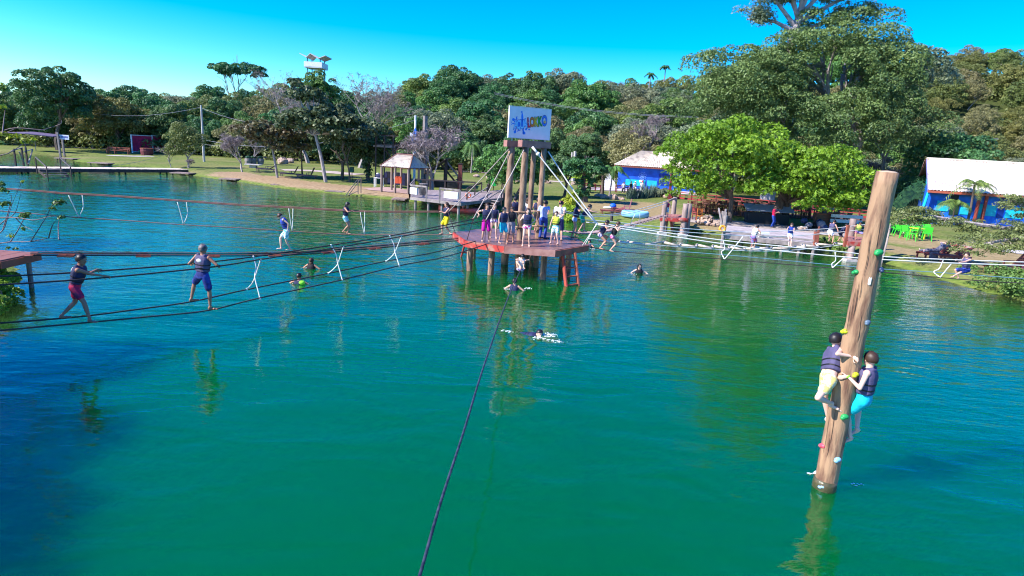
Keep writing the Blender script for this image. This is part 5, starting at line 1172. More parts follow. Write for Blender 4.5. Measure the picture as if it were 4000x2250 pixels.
for x, y, Y, h, lab in ((2785, 205, 140, 5, 'lone thin palm standing on the ridge left of the giant tree'), (2600, 262, 150, 3, 'small palm on the ridge right of the lone bare tree'), (2540, 290, 150, 3, 'left small palm on the central ridge')):
    p = aty(x, y, Y); palm(lab, V((p.x, p.y, p.z - h)), h, 14, 1.7, LF['dark'], x, .14, .9, bark=M_pale, lw=.12)

# ================================================================ GIANT TREES ON THE RIGHT
GX = 35.5
t = thing('giant_tree', 'giant grey green domed tree towering over the right shore', 'tree', (GX, 67, ground(GX, 67))); gz = ground(GX, 67)
cl = []
for (ux, uy, Y, rx, ry, rz, nc, cr, sd) in ((3200, 330, 68, 8.5, 7, 5.0, 110, 1.35, 1), (3280, 200, 69, 5.8, 5, 4.2, 70, 1.25, 2), (2870, 350, 66, 6.0, 5.5, 3.9, 80, 1.3, 3), (3040, 290, 67, 5.0, 5, 3.8, 50, 1.2, 7), (3430, 300, 68, 4.5, 5, 4.4, 60, 1.2, 4), (3150, 500, 65, 9.5, 5, 3.6, 70, 1.3, 8), (3500, 500, 66, 4.4, 4, 3.6, 44, 1.2, 6)):
    c0 = aty(ux, uy, Y) - V((GX, 67, gz))
    for (c, r) in dome_clumps(rx, ry, rz, 0, nc, cr, 500 + sd, -.85):
        q = (c[0] + c0.x, c[1] + c0.y, c[2] + c0.z); v_ = V(q) + V((GX, 67, gz)) - CP; u_ = 2000 + FOC * v_.dot(cR) / v_.dot(cF); w_ = 1125 - FOC * v_.dot(cU) / v_.dot(cF)
        if ((u_ - 3240) / 110) ** 2 + ((w_ - 290) / 95) ** 2 < 1: continue      # a gap with bare limbs
        cl.append((q, r))
leaf_obj('crown', leaf_mesh('crown', cl, 135000, .118, leafmat('leaf_giant', (.060, .115, .035), (.21, .30, .085)), seed=501), t)
mb = MB(); g = random.Random(5); limbs(mb, (GX - 1, 67, gz - .5), 8.5, .9, .6, 4, g, 3, n=7); 
mb.obj('trunk', M_pale, t)
t = thing('emergent_tree', 'tall pale-limbed tree rising out of the top of the giant tree', 'tree', (GX - 2.2, 69, ground(GX, 69))); tips = []; mb = MB()
EX = aty(3092, 150, 69); b_ = V((EX.x, 69, EX.z - 2.2)); mb.tube([b_ - V((0, 0, 15)), b_, b_ + V((.1, 0, 2.6)), b_ + V((.5, 0, 4.6))], [.8, .55, .42, .36], 10)
top = b_ + V((.4, 0, 4.4))
for ang, L_, el, o_ in ((-2.9, 8.0, .62, -1.2), (-2.5, 7, .85, -.3), (-1.8, 6, 1.2, 0), (-1.2, 7, 1.0, .2), (-.5, 8, .75, 0), (.05, 9.5, .45, -.6), (2.2, 6, .8, 0), (1.2, 7, .9, .2), (.3, 8, .25, -1.6), (3.0, 5.5, .2, -1.6)):
    d = V((math.cos(ang) * math.cos(el), math.sin(ang) * .4, math.sin(el))); s0 = top + V((0, 0, o_)); e1 = s0 + d * L_ * .45 + V((0, 0, .5)); e2 = s0 + d * L_
    mb.tube([s0, e1, e2], [.26, .17, .08], 7)
    for _ in range(9):
        q = s0.lerp(e1, R.uniform(.5, 1)) if R.random() < .3 else e1.lerp(e2, R.random()); w = q + V((R.uniform(-2.2, 2.2), R.uniform(-1.5, 1.5), R.uniform(-.6, 1.8))); mb.tube([q, (q + w) / 2 + V((0, 0, .3)), w], [.08, .05, .02], 4, False); tips += [w, (q + w) / 2]
mb.obj('trunk', mat('lilac_bark', (.46, .40, .43), (.27, .23, .25), 2, .85, .5, 12), t)
o = leaf_obj('crown', leaf_mesh('crown', [(tuple(q - V((GX - 2.2, 69, ground(GX, 69)))), (1.15, .9, .6)) for q in tips], 26000, .11, LF['grey'], seed=9, spread=.9), t)
t = tree('spreading_tree', 'grey-green feathery tree half behind the giant tree on its left', V((25.5, 74, ground(25.5, 74))), [(0, 0, 6.2, 6.5, 5, 4.2, 80, 1.2)], 24000, .17, LF['grey'], 3, .4, 520, M_pale)
t = tree('thin_tree', 'grey feathery tree peeping above the giant tree top left', V((30.5, 73, ground(30, 73))), [(0, 0, 13.5, 3.6, 3, 2.0, 30, 1.0)], 6000, .15, LF['grey'], 6, .25, 521, M_pale)
t = tree('thin_tree', 'dark feathery tree above the giant tree top right', V((42.5, 71, ground(42, 71))), [(0, 0, 15.3, 5.0, 3.6, 2.6, 46, 1.0)], 9000, .15, LF['grey'], 6, .25, 523, M_pale)
t = tree('broadleaf_tree', 'dark green tree filling the gap between the giant tree and right building', V((45.5, 66, ground(45, 66))), [(0, 0, 5.0, 4.0, 3.6, 4.2, 60, 1.1)], 18000, .16, LF['dark'], 3, .3, 522)
# bright green shore tree
bt = thing('mango_tree', 'huge bright green broad-leaved tree shading the tables on the right shore', 'tree', (19.6, 50.5, ground(19.6, 50.5))); gz = ground(19.6, 50.5)
cl = []
for (dx, dy, z, rx, ry, rz, nc, cr, sd) in ((-3.4, 0, 4.9, 4.3, 4.2, 3.0, 72, .95, 1), (3.8, -.8, 4.3, 4.4, 4.2, 2.2, 64, .95, 2), (-.6, 1.2, 5.6, 4.2, 4, 2.9, 48, .95, 3), (-4.4, -1.5, 3.0, 3.0, 2.5, .9, 26, .7, 4), (1.0, -2.6, 3.0, 3.3, 2.2, .8, 30, .7, 5), (5.2, -2.6, 2.5, 3.0, 2.2, 1.0, 30, .7, 6), (3.4, -3.6, 2.0, 1.6, 1.0, .8, 12, .5, 7), (-5.6, -1.2, 2.4, 1.6, 1.4, .8, 12, .5, 8), (7.0, -2.0, 2.2, 1.6, 1.6, 1.0, 14, .6, 9)):
    for (c, r) in dome_clumps(rx, ry, rz, z, nc, cr, 540 + sd, -.35): cl.append(((c[0] + dx, c[1] + dy, c[2] - .15), r))
leaf_obj('crown', leaf_mesh('crown', cl, 20000, .112, LF['bright'], seed=541, rosette=5, aspect=.34, spread=.35), bt)
mb = MB(); g = random.Random(8)
for x_, y_ in ((-1.9, -.6), (2.2, .2), (2.9, .6)):
    mb.tube([(19.6 + x_, 50.5 + y_, gz - .4), (19.6 + x_ * 1.05, 50.5 + y_, gz + 1.8), (19.6 + x_ * 1.3, 50.5 + y_, gz + 4.2)], [.42 if x_ > 0 else .2, .34 if x_ > 0 else .17, .2], 9)
for i in range(22): c = V(cl[i * 12][0]) + V((19.6, 50.5, gz)); s_ = V((19.6 + (-2 if c.x < 18.5 else 2.8), 50.5, gz + 2)); mb.tube([s_, (s_ + c) / 2 + V((0, 0, .5)), c], [.16, .1, .04], 5, False)
mb.obj('trunk', M_bark, bt)
# right foreground acacia
at_ = thing('acacia_tree', 'low wide spreading feathery tree at the right edge over the loungers', 'tree', (29.5, 32.5, ground(29.5, 32.5))); gz = ground(29.5, 32.5)
br_ = [((29.5, 32.5, gz - .3), (28.9, 32.6, gz + 1.2), (27.6, 32.8, gz + 2.0), (25.0, 33.2, gz + 2.3), (22.6, 33.6, gz + 2.55), (21.4, 33.9, gz + 2.4)), ((28.9, 32.6, gz + 1.2), (28.0, 31.5, gz + 2.0), (25.6, 31.3, gz + 1.7), (23.9, 31.4, gz + 1.2)), ((28.9, 32.6, gz + 1.2), (28.8, 33.5, gz + 3), (27.5, 34, gz + 3.6)), ((28.9, 32.6, gz + 1.2), (30.6, 33, gz + 2.6), (32, 33, gz + 3))]
mb = MB(); cl = []
for b in br_:
    q = spline(b, 4); mb.tube(q, [.17 - .13 * i / len(q) for i in range(len(q))], 6)
    for i in range(4, len(q), 1):
        for _ in range(4): c = q[i] + V((R.uniform(-.9, .9), R.uniform(-.8, .8), R.uniform(-.45, .35))); cl.append((tuple(c - V((29.5, 32.5, gz))), (.55, .5, .22))); mb.tube([q[i], c], [.025, .01], 3, False)
mb.obj('trunk', M_pale, at_); leaf_obj('crown', leaf_mesh('crown', cl, 24000, .065, leafmat('leaf_acacia', (.08, .11, .04), (.27, .30, .09)), seed=551, spread=.7, aspect=.4), at_)
def shrub_mass(label, pts, r, n, size, lm, seed, name='shrub', h=.7):
    p0 = ong(*pts[0]); cl = []; g = random.Random(seed)
    for (x, y) in pts:
        p = ong(x, y)
        for _ in range(4): cl.append(((p.x - p0.x + g.uniform(-r, r), p.y - p0.y + g.uniform(-r, r) * .7, p.z - p0.z + g.uniform(.1, h)), (r * .6, r * .6, r * .5)))
    t = thing(name, label, 'shrub', p0); leaf_obj('leaves', leaf_mesh('leaves', cl, n, size, lm, seed=seed), t); return t
shrub_mass('dark green shrub spilling over the bank at the lower right edge', [(3860, 1120), (3920, 1140), (3980, 1150), (4040, 1165), (3960, 1110)], .8, 6000, .06, LF['mid'], 560)
shrub_mass('low grass-green bush under the right rope bridge near the second tower', [(3290, 985), (3230, 970)], .7, 2500, .07, LF['mid'], 561, h=.4)
shrub_mass('row of bushes along the base of the right building and palm', [(3610, 862), (3660, 872), (3560, 855)], .6, 2500, .08, LF['grey'], 562)
shrub_mass('small shrub at the left end of the bright tree beside red post', [(2590, 770), (2605, 775)], .8, 1800, .10, LF['grey'], 563)
# hedge of blade plants
a, b = ong(2452, 776), ong(2566, 768); hg = thing('hedge', 'grey-green hedge of upright blade plants before the blue hut patio', 'hedge', a); hb = MB(); L = (b - a)
for i in range(420):
    q = a + L * R.random() + V((R.uniform(-.3, .3), R.uniform(-.6, .6), 0)); h = R.uniform(.9, 1.6); w = R.uniform(.04, .09); dx, dy = R.uniform(-.3, .3), R.uniform(-.3, .3); ang = R.uniform(0, 3.1)
    hb.add([q + V((math.cos(ang) * w, math.sin(ang) * w, 0)), q - V((math.cos(ang) * w, math.sin(ang) * w, 0)), q + V((dx, dy, h))], [(0, 1, 2)])
o = hb.obj('blades', mat('blade_grey_green', (.16, .22, .16), (.06, .10, .07), 2, .5), hg); o['kind'] = 'stuff'
for i, (x, y, s) in enumerate(((2358, 774, .45), (2395, 779, .6), (2415, 780, .4), (2432, 782, .35), (2338, 770, .5), (2585, 768, .4), (2600, 772, .45), (2020, 712, .5), (1985, 705, .45), (1940, 700, .4), (1905, 697, .45), (1860, 692, .5), (2140, 716, .5), (2240, 722, .5))):
    rocks('pale garden boulder, number of the row edging the paths and patio' if 0 else ['boulder at the foot of the feathery palm', 'biggest pale boulder beside the palm', 'pale boulder between palm and hedge', 'small boulder touching the hedge end', 'boulder left of the feathery palm', 'boulder near the red post', 'boulder right of the hedge', 'boulder edging the path behind the tower', 'boulder on the path edge left of the tower', 'pale boulder behind the green bin', 'boulder beside the path left of the green bin', 'boulder at the left end of the path edging', 'boulder on the path edge right of the tower', 'boulder on the path edge near the dracaena'][i], [(x, y)], s)
# stone pile
p0 = ong(2772, 878); sp_ = thing('stone_pile', 'heap of flat pale stones on the lawn beside the shaded tables', 'stone pile', p0)
for i in range(46):
    a = R.uniform(0, 6.28); rr = R.random() ** .6; q = p0 + V((math.cos(a) * rr * 1.15, math.sin(a) * rr * .8, .1 + (1 - rr) * R.uniform(.2, .85)))
    ex = V((math.cos(a + 1), math.sin(a + 1), R.uniform(-.5, .5))).normalized(); ez = ex.cross(V((R.random(), R.random(), .3))).normalized(); ey = ez.cross(ex)
    MB().frame(q, ex * R.uniform(.12, .26), ey * R.uniform(.09, .18), ez * R.uniform(.035, .08)).obj('stone', M_stone, sp_)

# ================================================================ BLUE HUT
Y1 = 84.0
wl0, wl1 = aty(2418, 700, Y1), aty(2720, 715, Y1 - 1.5); a1, b1 = (wl0.x, wl0.y), (wl1.x, wl1.y); gz1 = ground(wl0.x, wl0.y)
bh = thing('blue_hut', 'blue painted hut with pale tiled hip roof and red columns', 'building', (*a1, gz1))
M_blue = mat('blue_wall_paint', (.010, .14, .80), (.008, .08, .48), 1.2, .6); M_cyan = mat('cyan_mural', (.01, .55, .68), (.01, .40, .55), 2.5, .6); M_navy = plain('navy_wall', (.008, .035, .28))
eh = 4.25
fwd = V((b1[0] - a1[0], b1[1] - a1[1], 0)).normalized(); bk = V((-fwd.y, fwd.x, 0))
W0, W1 = V((*a1, 0)), V((*b1, 0)); W2, W3 = W1 + bk * 6.5, W0 + bk * 6.5
for p_, q_ in ((W0, W1), (W1, W2), (W2, W3), (W3, W0)): MB().beam(p_ + V((0, 0, (eh + gz1) / 2)), q_ + V((0, 0, (eh + gz1) / 2)), .2, eh - gz1 + .4).obj('wall', M_blue, bh)
ov = .75
e_ = [W0 - fwd * ov - bk * ov, W1 + fwd * ov - bk * ov, W2 + fwd * ov + bk * ov, W3 - fwd * ov + bk * ov]; e_ = [V((p.x, p.y, eh)) for p in e_]
mid0, mid1 = (e_[0] + e_[3]) / 2 + fwd * 3.6 + V((0, 0, 2.15)), (e_[1] + e_[2]) / 2 - fwd * 3.6 + V((0, 0, 2.15))
tiled('roof', e_[0], e_[1], mid1, mid0, 40, 14, M_tile, bh); tiled('roof', e_[2], e_[3], mid0, mid1, 40, 14, M_tile, bh)
tiled('roof', e_[3], e_[0], mid0, mid0 + V((0, .02, 0)), 24, 12, M_tile, bh); tiled('roof', e_[1], e_[2], mid1, mid1 + V((0, .02, 0)), 24, 12, M_tile, bh)
MB().beam(e_[0] - V((0, 0, .12)), e_[1] - V((0, 0, .12)), .08, .18).obj('fascia_board', M_redwood, bh); MB().beam(e_[3] - V((0, 0, .12)), e_[0] - V((0, 0, .12)), .08, .18).obj('fascia_board', M_redwood, bh)
def on_wall(par, name, x0, y0, x1, y1, a, b, m, out=.13, th=.03):
    p = onpl(x0, y1, a, b); q = onpl(x1, y1, a, b); r = onpl(x0, y0, a, b); d = (q - p); d.z = 0; n_ = V((d.y, -d.x, 0)).normalized(); zc = (p.z + r.z) / 2
    c = (p + q) / 2; c.z = zc; return MB().frame(c + n_ * out, d / 2, n_ * th, V((0, 0, abs(r.z - p.z) / 2))).obj(name, m, par)
on_wall(bh, 'mural_panel', 2442, 699, 2519, 723, a1, b1, M_cyan); on_wall(bh, 'mural_panel', 2526, 704, 2564, 727, a1, b1, M_cyan); on_wall(bh, 'dark_panel', 2569, 680, 2640, 722, a1, b1, M_navy)
for k in range(8):
    a = 2 * math.pi * k / 8 + .3; c = onpl(2510, 687, a1, b1); u_ = fwd; pt = []
    cc = c + u_ * math.cos(a) * .28 + V((0, 0, math.sin(a) * .28)); e1 = u_ * math.cos(a) + V((0, 0, math.sin(a))); e2 = -u_ * math.sin(a) + V((0, 0, math.cos(a)))
    rgp = [cc + e1 * .26 * math.cos(t_) + e2 * .13 * math.sin(t_) - bk * .14 for t_ in [2 * math.pi * j / 12 for j in range(13)]]
    MB().tube(rgp, .022, 4).obj('petal', plain('mural_pale_blue', (.2, .4, .85)), bh)
MB().tube([onpl(2505, 703, a1, b1) - bk * .16, onpl(2505, 711, a1, b1) - bk * .16], .3, 10).obj('mural_dot', M_white, bh)
for x, yt, r_, nm in ((2468, 664, .22, 'log column'), (2494, 652, .17, 'red column')):
    p = ong(x, 732); q = aty(x + 5, yt, p.y - .01); MB().tube([p - V((0, 0, .2)), q], r_, 9).obj('column', mat('red_column', (.42, .05, .03), (.25, .06, .04), 3, .6), bh)
MB().add([V((*a1, gz1)) - fwd * 2.2 - bk * .1, V((*a1, gz1)) - fwd * .1 - bk * .1, V((*a1, gz1 + 2.3)) - fwd * 1.6 - bk * .1, V((*a1, gz1)) - fwd * 2.2 + bk * .1, V((*a1, gz1)) - fwd * .1 + bk * .1, V((*a1, gz1 + 2.3)) - fwd * 1.6 + bk * .1], [(0, 1, 2), (5, 4, 3), (0, 3, 4, 1), (1, 4, 5, 2), (2, 5, 3, 0)]).obj('buttress', M_white, bh)
a, b = ong(2400, 720), ong(2690, 737); pr = thing('railing', 'white pipe railing along the blue hut terrace', 'railing', a)
for i in range(9): q = a.lerp(b, i / 8); MB().tube([q, q + V((0, 0, .9))], .04, 5).obj('post', M_white, pr)
for z in (.9, .5): MB().tube([a + V((0, 0, z)), b + V((0, 0, z))], .035, 5).obj('rail', M_white, pr)
# patio furniture in front of the hut
M_maroon = mat('maroon_wood', (.27, .04, .045), (.17, .035, .04), 4, .6)
for i, (x, y, lab) in enumerate(((2300, 745, 'maroon bench at the left end of the patio'), (2430, 752, 'maroon bench beside the seated visitors on the patio'), (2325, 752, 'second maroon bench left of the palms'))): bench(ong(x, y), .2 * i, lab, M_maroon, 1.8)
# ================================================================ RIGHT BLUE BUILDING
FL, FR, RL, RR, BL = aty(3625, 742, 55.5), aty(4030, 767, 53.5), aty(3620, 622, 61), aty(3957, 634, 59), aty(3584, 700, 66)
zE = FL.z; FR.z = zE; RR.z = RL.z
bb = thing('blue_building', 'blue building with big white tiled gable roof and cyan murals at right', 'building', (FL.x, FL.y, ground(FL.x, FL.y)))
d_ = (FR - FL).normalized(); FR2 = FL + d_ * 26; RR2 = RL + (RR - RL).normalized() * 9.3; RR3 = RR2 + d_ * 14; RL2 = RL
tiled('roof', FL, FL + d_ * 9.6, RR2, RL, 34, 18, M_tile2, bb)
up_ = V((0, 0, .22))
tiled('roof', FL + d_ * 9.75 + up_, FR2 + up_, RR3 + V((0, 0, .45)), RR2 + V((0, 0, .45)) + d_ * .1, 54, 18, M_tile2, bb)
bkv = (BL - RL); tiled('roof', BL, BL + d_ * 23, RR3 + V((0, .3, -.05)), RL + V((0, .3, -.05)), 40, 14, M_tile2, bb)
MB().tube([RL + V((0, 0, .08)), RR2 + V((0, 0, .08))], .12, 6).obj('ridge_tile', M_tile, bb); MB().tube([FL + d_ * 9.6 + V((0, 0, .1)), RR2 + V((0, 0, .3))], .13, 6).obj('verge_tile', M_tile, bb)
MB().beam(FL - V((0, 0, .12)), FR2 - V((0, 0, .12)), .08, .2).obj('fascia_board', mat('salmon_board', (.5, .12, .07), None, 4, .6), bb); MB().beam(FL - V((0, 0, .1)), RL - V((0, 0, .1)), .06, .22).obj('barge_board', plain('lilac_board', (.25, .25, .6)), bb)
MB().beam(BL - V((0, 0, .1)), RL - V((0, 0, .1)), .06, .22).obj('barge_board', M_redwood, bb)
wn_ = V((d_.y, -d_.x, 0)); wa, wb = FL + d_ * .55 - wn_ * .9, FR2 - wn_ * .9; aw, bw = (wa.x, wa.y), (wb.x, wb.y); g2 = ground(wa.x, wa.y) - .3
bkd = -wn_
wc = V((BL.x, BL.y, 0)) + d_ * .6
for p_, q_ in ((wa, wb), (wb, wb + bkd * 8.5), (wb + bkd * 8.5, wc), (wc, wa)): MB().beam(V((p_.x, p_.y, (g2 + zE) / 2 + .15)), V((q_.x, q_.y, (g2 + zE) / 2 + .15)), .2, zE - g2 + .5).obj('wall', mat('bright_blue_paint', (.010, .18, .88), (.008, .09, .55), 1.5, .6), bb)
bk2 = V((BL.x, BL.y, 0)) + d_ * .6; bk2.z = BL.z - .1; MB().add([V((wa.x, wa.y, zE)), bk2, RL + d_ * .6 - V((0, 0, .15)), V((wa.x + .1, wa.y, zE)), bk2 + V((.1, 0, 0)), RL + d_ * .7 - V((0, 0, .15))], [(0, 1, 2), (5, 4, 3)]).obj('gable', M_cyan, bb)
for (x0, y0, x1, y1, m_, nm) in ((3652, 782, 3700, 822, M_cyan, 'mural_panel'), (3708, 760, 3740, 782, M_black, 'window'), (3702, 786, 3738, 838, mat('dark_green_door', (.02, .06, .03), None, 3, .5), 'door'), (3745, 790, 3788, 836, M_cyan, 'mural_panel'), (3806, 794, 3832, 850, M_cyan, 'mural_panel'), (3842, 798, 3884, 842, M_cyan, 'mural_panel'), (3888, 770, 3912, 850, M_navy, 'door'), (3920, 804, 3990, 850, M_cyan, 'mural_panel')): on_wall(bb, nm, x0, y0, x1, y1, aw, bw, m_)
for x in (3798, 3826): p = onpl(x, 850, aw, bw) + wn_ * .5; p.z = g2; MB().tube([p, V((p.x, p.y, zE))], .14, 9).obj('column', MATS['red_column'], bb)
p = FL + d_ * .2 - wn_ * .3; MB().tube([V((p.x - .4, p.y, g2)), V((p.x, p.y, zE))], .13, 8).obj('corner_post', plain('cyan_post', (.01, .45, .75)), bb)

# ================================================================ TERRACE UNDER THE TREE
a, b = ong(2610, 772), ong(3420, 856); rf = thing('red_rail', 'long low red wooden railing behind the shaded tables', 'railing', a); n_ = 15; L = (b - a)
for i in range(n_ + 1): q = a + L * (i / n_); q.z = ground(q.x, q.y); MB().box(q + V((0, 0, .35)), (.14, .14, .9)).obj('post', M_maroon, rf)
for i in range(n_):
    q, w = a + L * (i / n_), a + L * ((i + 1) / n_); q.z, w.z = ground(q.x, q.y), ground(w.x, w.y)
    for z, h in ((.75, .08), (.42, .08), (.1, .22)): MB().beam(q + V((0, 0, z)), w + V((0, 0, z)), .07, h).obj('rail', mat('red_rail_paint', (.34, .03, .03), (.22, .03, .03), 3, .6), rf)
tall = thing('red_post', 'tall dark red post at the left end of the bright tree', 'post', ong(2613, 778)); p = wloc(tall); MB().box(p + V((0, 0, 1.4)), (.25, .25, 2.9)).obj('shaft', M_maroon, tall); MB().box(p + V((0, 0, 2.95)), (.4, .4, .1)).obj('cap', M_maroon, tall)
def kit(name, label, cat, p, yaw, parts, s=1.0, group=None):
    t = thing(name, label, cat, p, group); t.rotation_euler = (0, 0, yaw); t.scale = (s,) * 3
    for nm, mb, m in parts: o = bpy.data.objects.new(nm, mb.mesh(nm, m)); col.objects.link(o); o.parent = t
    return t
def wchair(m):
    P = [('seat', MB().box((0, 0, .45), (.45, .45, .04)), m), ('backrest', MB().frame((0, .23, .80), V((.21, 0, 0)), V((0, .015, 0)), V((0, .03, .13))), m), ('backrest', MB().box((0, .215, .58), (.42, .03, .06)), m)]
    for x in (-.19, .19): P += [('leg', MB().box((x, .2, .48), (.045, .045, .96)), m), ('leg', MB().box((x, -.19, .22), (.045, .045, .45)), m)]
    return P
def wtable(m, w=1.2): return [('top', MB().box((0, 0, .76), (w, .9, .05)), m)] + [('leg', MB().box((x, y, .37), (.07, .07, .74)), m) for x in (-w / 2 + .1, w / 2 - .1) for y in (-.35, .35)]
M_chair = mat('brown_chair_wood', (.20, .085, .05), (.12, .05, .035), 4, .55)
M_chl = mat('orange_chair_wood', (.55, .17, .04), None, 4, .5)
ct, cc_ = None, None; k = 0
rows = [(2740, 835), (2800, 838), (2862, 842), (2770, 822), (2835, 826), (2905, 828), (2960, 832), (3010, 838), (3110, 850), (3190, 858), (3260, 872)]
for i, (x, y) in enumerate(rows):
    p = ong(x, y); p.z += .06; lb_ = 'dark wooden dining table in the shade of the bright green tree'
    if ct is None: ct = kit('dining_table', lb_, 'table', p, .1, wtable(M_chair), 1.1, 'shaded dining tables')
    else: dup(ct, loc=p, rz=R.uniform(-.2, .3))
    for (dx, dy, yw) in ((-.45, -.72, math.pi), (.45, -.72, math.pi), (-.45, .72, 0), (.45, .72, 0), (-.95, 0, math.pi / 2)):
        q = p + V((dx * 1.15 + R.uniform(-.1, .1), dy * 1.1 + R.uniform(-.1, .1), 0)); lb2 = 'dark wooden chair at the shaded dining tables'
        if cc_ is None: cc_ = kit('dining_chair', lb2, 'chair', q, yw, wchair(M_chair), 1.05, 'shaded dining chairs')
        else: dup(cc_, loc=q, rz=yw + R.uniform(-.3, .3))
for i, (x, y, yw) in enumerate(((2718, 862, 2.0), (2736, 868, .3))): kit('dining_chair', ['reddish chair at the sunny left end of the shaded tables', 'sunlit orange-brown chair left of the stone pile'][i], 'chair', ong(x, y), yw, wchair(M_chl if i else M_maroon), 1.15)
# dark mounds of bags and things on the terrace
def heap(label, x, y, r, m, seed, cat='bags', name='bag_heap', dz=0):
    p = ong(x, y); p.z += dz; g = random.Random(seed); t = thing(name, label, cat, p)
    for i in range(7): q = p + V((g.uniform(-r, r), g.uniform(-r, r) * .6, g.uniform(.1, r * .7))); MB().ell(q, (r * g.uniform(.3, .5), r * g.uniform(.25, .4), r * g.uniform(.25, .4)), 9, 6).obj('bag', m[i % len(m)], t, True)
heap('heap of dark bags on the low wall behind the shore deck', 3172, 897, .8, [plain('bag_blue', (.03, .05, .14)), M_black, plain('bag_grey', (.2, .2, .25))], 1, dz=.2)
heap('pale cloth bundle lying right beside the dark bags', 3130, 903, .45, [plain('cloth_pale', (.55, .48, .42)), M_stone], 2)
heap('white and blue bundles piled under the grey awning', 2980, 872, .6, [plain('cloth_white', (.65, .65, .7)), plain('cloth_blue', (.05, .12, .4))], 3, dz=.3)
p = ong(3000, 878); t = thing('counter', 'dark counter with pale grey sloping top behind the woman in red', 'counter', p); MB().box(p + V((0, .5, .45)), (3.4, .9, .9)).obj('body', M_black, t); MB().frame(p + V((0, .3, 1.35)), V((2.0, 0, 0)), V((0, .5, .25)), V((0, -.01, .02))).obj('top_sheet', plain('awning_grey', (.35, .37, .48)), t)
for x in (-1.7, 1.7): MB().box(p + V((x, .3, .65)), (.06, .06, 1.3)).obj('post', M_dark, t)
p = ong(3215, 890); t = thing('cabinet', 'dark reddish wooden stand with shelves by the second tower', 'cabinet', p); MB().box(p + V((0, .3, .6)), (1.3, .6, 1.2)).obj('body', M_chair, t)
for z in (.3, .7, 1.1): MB().box(p + V((0, -.02, z)), (1.35, .1, .05)).obj('shelf', M_redwood, t)
p = ong(3300, 893); t = thing('notice_board', 'white slatted panel on dark posts behind the second tower', 'board', p)
for z in (1.0, .6): MB().box(p + V((0, 0, z)), (2.6, .06, .26)).obj('slat', M_white, t)
for x in (-1.2, 1.2): MB().box(p + V((x, .06, .55)), (.1, .1, 1.3)).obj('post', M_dark, t)
# second shore deck
DB = [P2(2826, 914, .8), P2(3186, 950, .8), P2(3196, 912, .8), P2(2842, 880, .8)]
d2 = deck('shore_deck', 'long pale grey plank deck on posts over the right shore water', DB, .8, mat('pale_grey_board', (.50, .44, .43), (.33, .28, .28), 2.5, .75), 13, ((.0, .05), (.33, .05), (.5, .05), (.66, .05), (.84, .05), (.99, .03), (.2, .6), (.6, .6), (.9, .7)), depth=.25, long=True)
MB().beam((*DB[1], .6), (*(DB[1] + V((0, .1))), 1.5), .26, .2).obj('end_post', M_redwood, d2)
MB().beam((*DB[1].lerp(DB[2], .1), 1.25), (*DB[2], 1.25), .08, .14).obj('rail', M_redwood, d2)
for u_ in (.35, .95): MB().beam((*DB[1].lerp(DB[2], u_), .7), (*DB[1].lerp(DB[2], u_), 1.3), .1, .1).obj('rail_post', M_redwood, d2)
MB().beam((*DB[0].lerp(DB[1], .0), .95), (*DB[0].lerp(DB[1], 1.0), .95), .10, .12).obj('kerb', M_grey, d2)
p = V((*DB[0], .8)); gt = thing('post', 'grey gate frame with slatted panel holding the orange lifebuoy', 'post', (p.x, p.y, 0))
MB().tube([(p.x, p.y, -1.8), (p.x, p.y, 2.0)], .12, 8).obj('shaft', M_grey, gt); MB().beam((p.x + .1, p.y + .3, .8), (p.x + .1, p.y + 1.9, 2.3), .08, .08).obj('rail', M_grey, gt); MB().tube([(p.x + .5, p.y + 1.6, .8), (p.x + .5, p.y + 1.6, 2.3)], .08, 6).obj('shaft', M_grey, gt)
for i in range(5): MB().box((p.x + .28, p.y + .8 + i * .2, 1.55), (.05, .14, 1.2)).obj('slat', M_grey, gt)
q = aty(2822, 893, p.y - .3); ring('lifebuoy', q, (-.1, -1, .05), .165, .075, plain('buoy_amber', (.85, .33, .03)), 'orange and yellow lifebuoy on the post at the left end of the shore deck', 'lifebuoy', plain('buoy_band', (.85, .6, .15)))
o = MB().box((DB[0].lerp(DB[1], .47).x, DB[0].lerp(DB[1], .47).y + .35, .98), (.55, .4, .34)).obj('box', M_white); tag(o, 'white box sitting on the shore deck left of the woman in red', 'box')
# ---- small towers
def tower(label, posts, z_deck, fl, m_deck=M_red):
    c = sum((V(p[:2]) for p in posts), V((0, 0))) / len(posts); t = thing('log_tower', label, 'tower', (c.x, c.y, 0))
    for i, (x, y, h, r_) in enumerate(posts): log((x, y, -.6), (x, y, h), r_, r_ * .92, 900 + i, 11, 7).obj('log_post', mat('grey_log', (.36, .27, .24), (.22, .15, .13), 3, .8, .5, stretch=(2, 2, .4)), t, True)
    a, b, cc, d = fl; n = 9
    for i in range(n): q = [a.lerp(b, i / n), a.lerp(b, (i + .94) / n), d.lerp(cc, (i + .94) / n), d.lerp(cc, i / n)]; MB().prism(q, z_deck - .05, z_deck).obj('board', mat('worn_red_board', (.42, .13, .11), (.30, .17, .15), 3, .6), t)
    for p_, q_ in ((a, b), (b, cc), (cc, d), (d, a)): MB().beam((*p_, z_deck - .15), (*q_, z_deck - .15), .07, .24).obj('edge_board', m_deck, t)
    return t
X = lambda x, y, Y: aty(x, y, Y)
b1_ = X(2587, 893, 43.4); b2_ = X(2598, 880, 44.4); b3_ = X(2668, 895, 43.2); b4_ = X(2680, 884, 44.4); b5_ = X(2630, 836, 47.0); b6_ = X(2690, 850, 46.6)
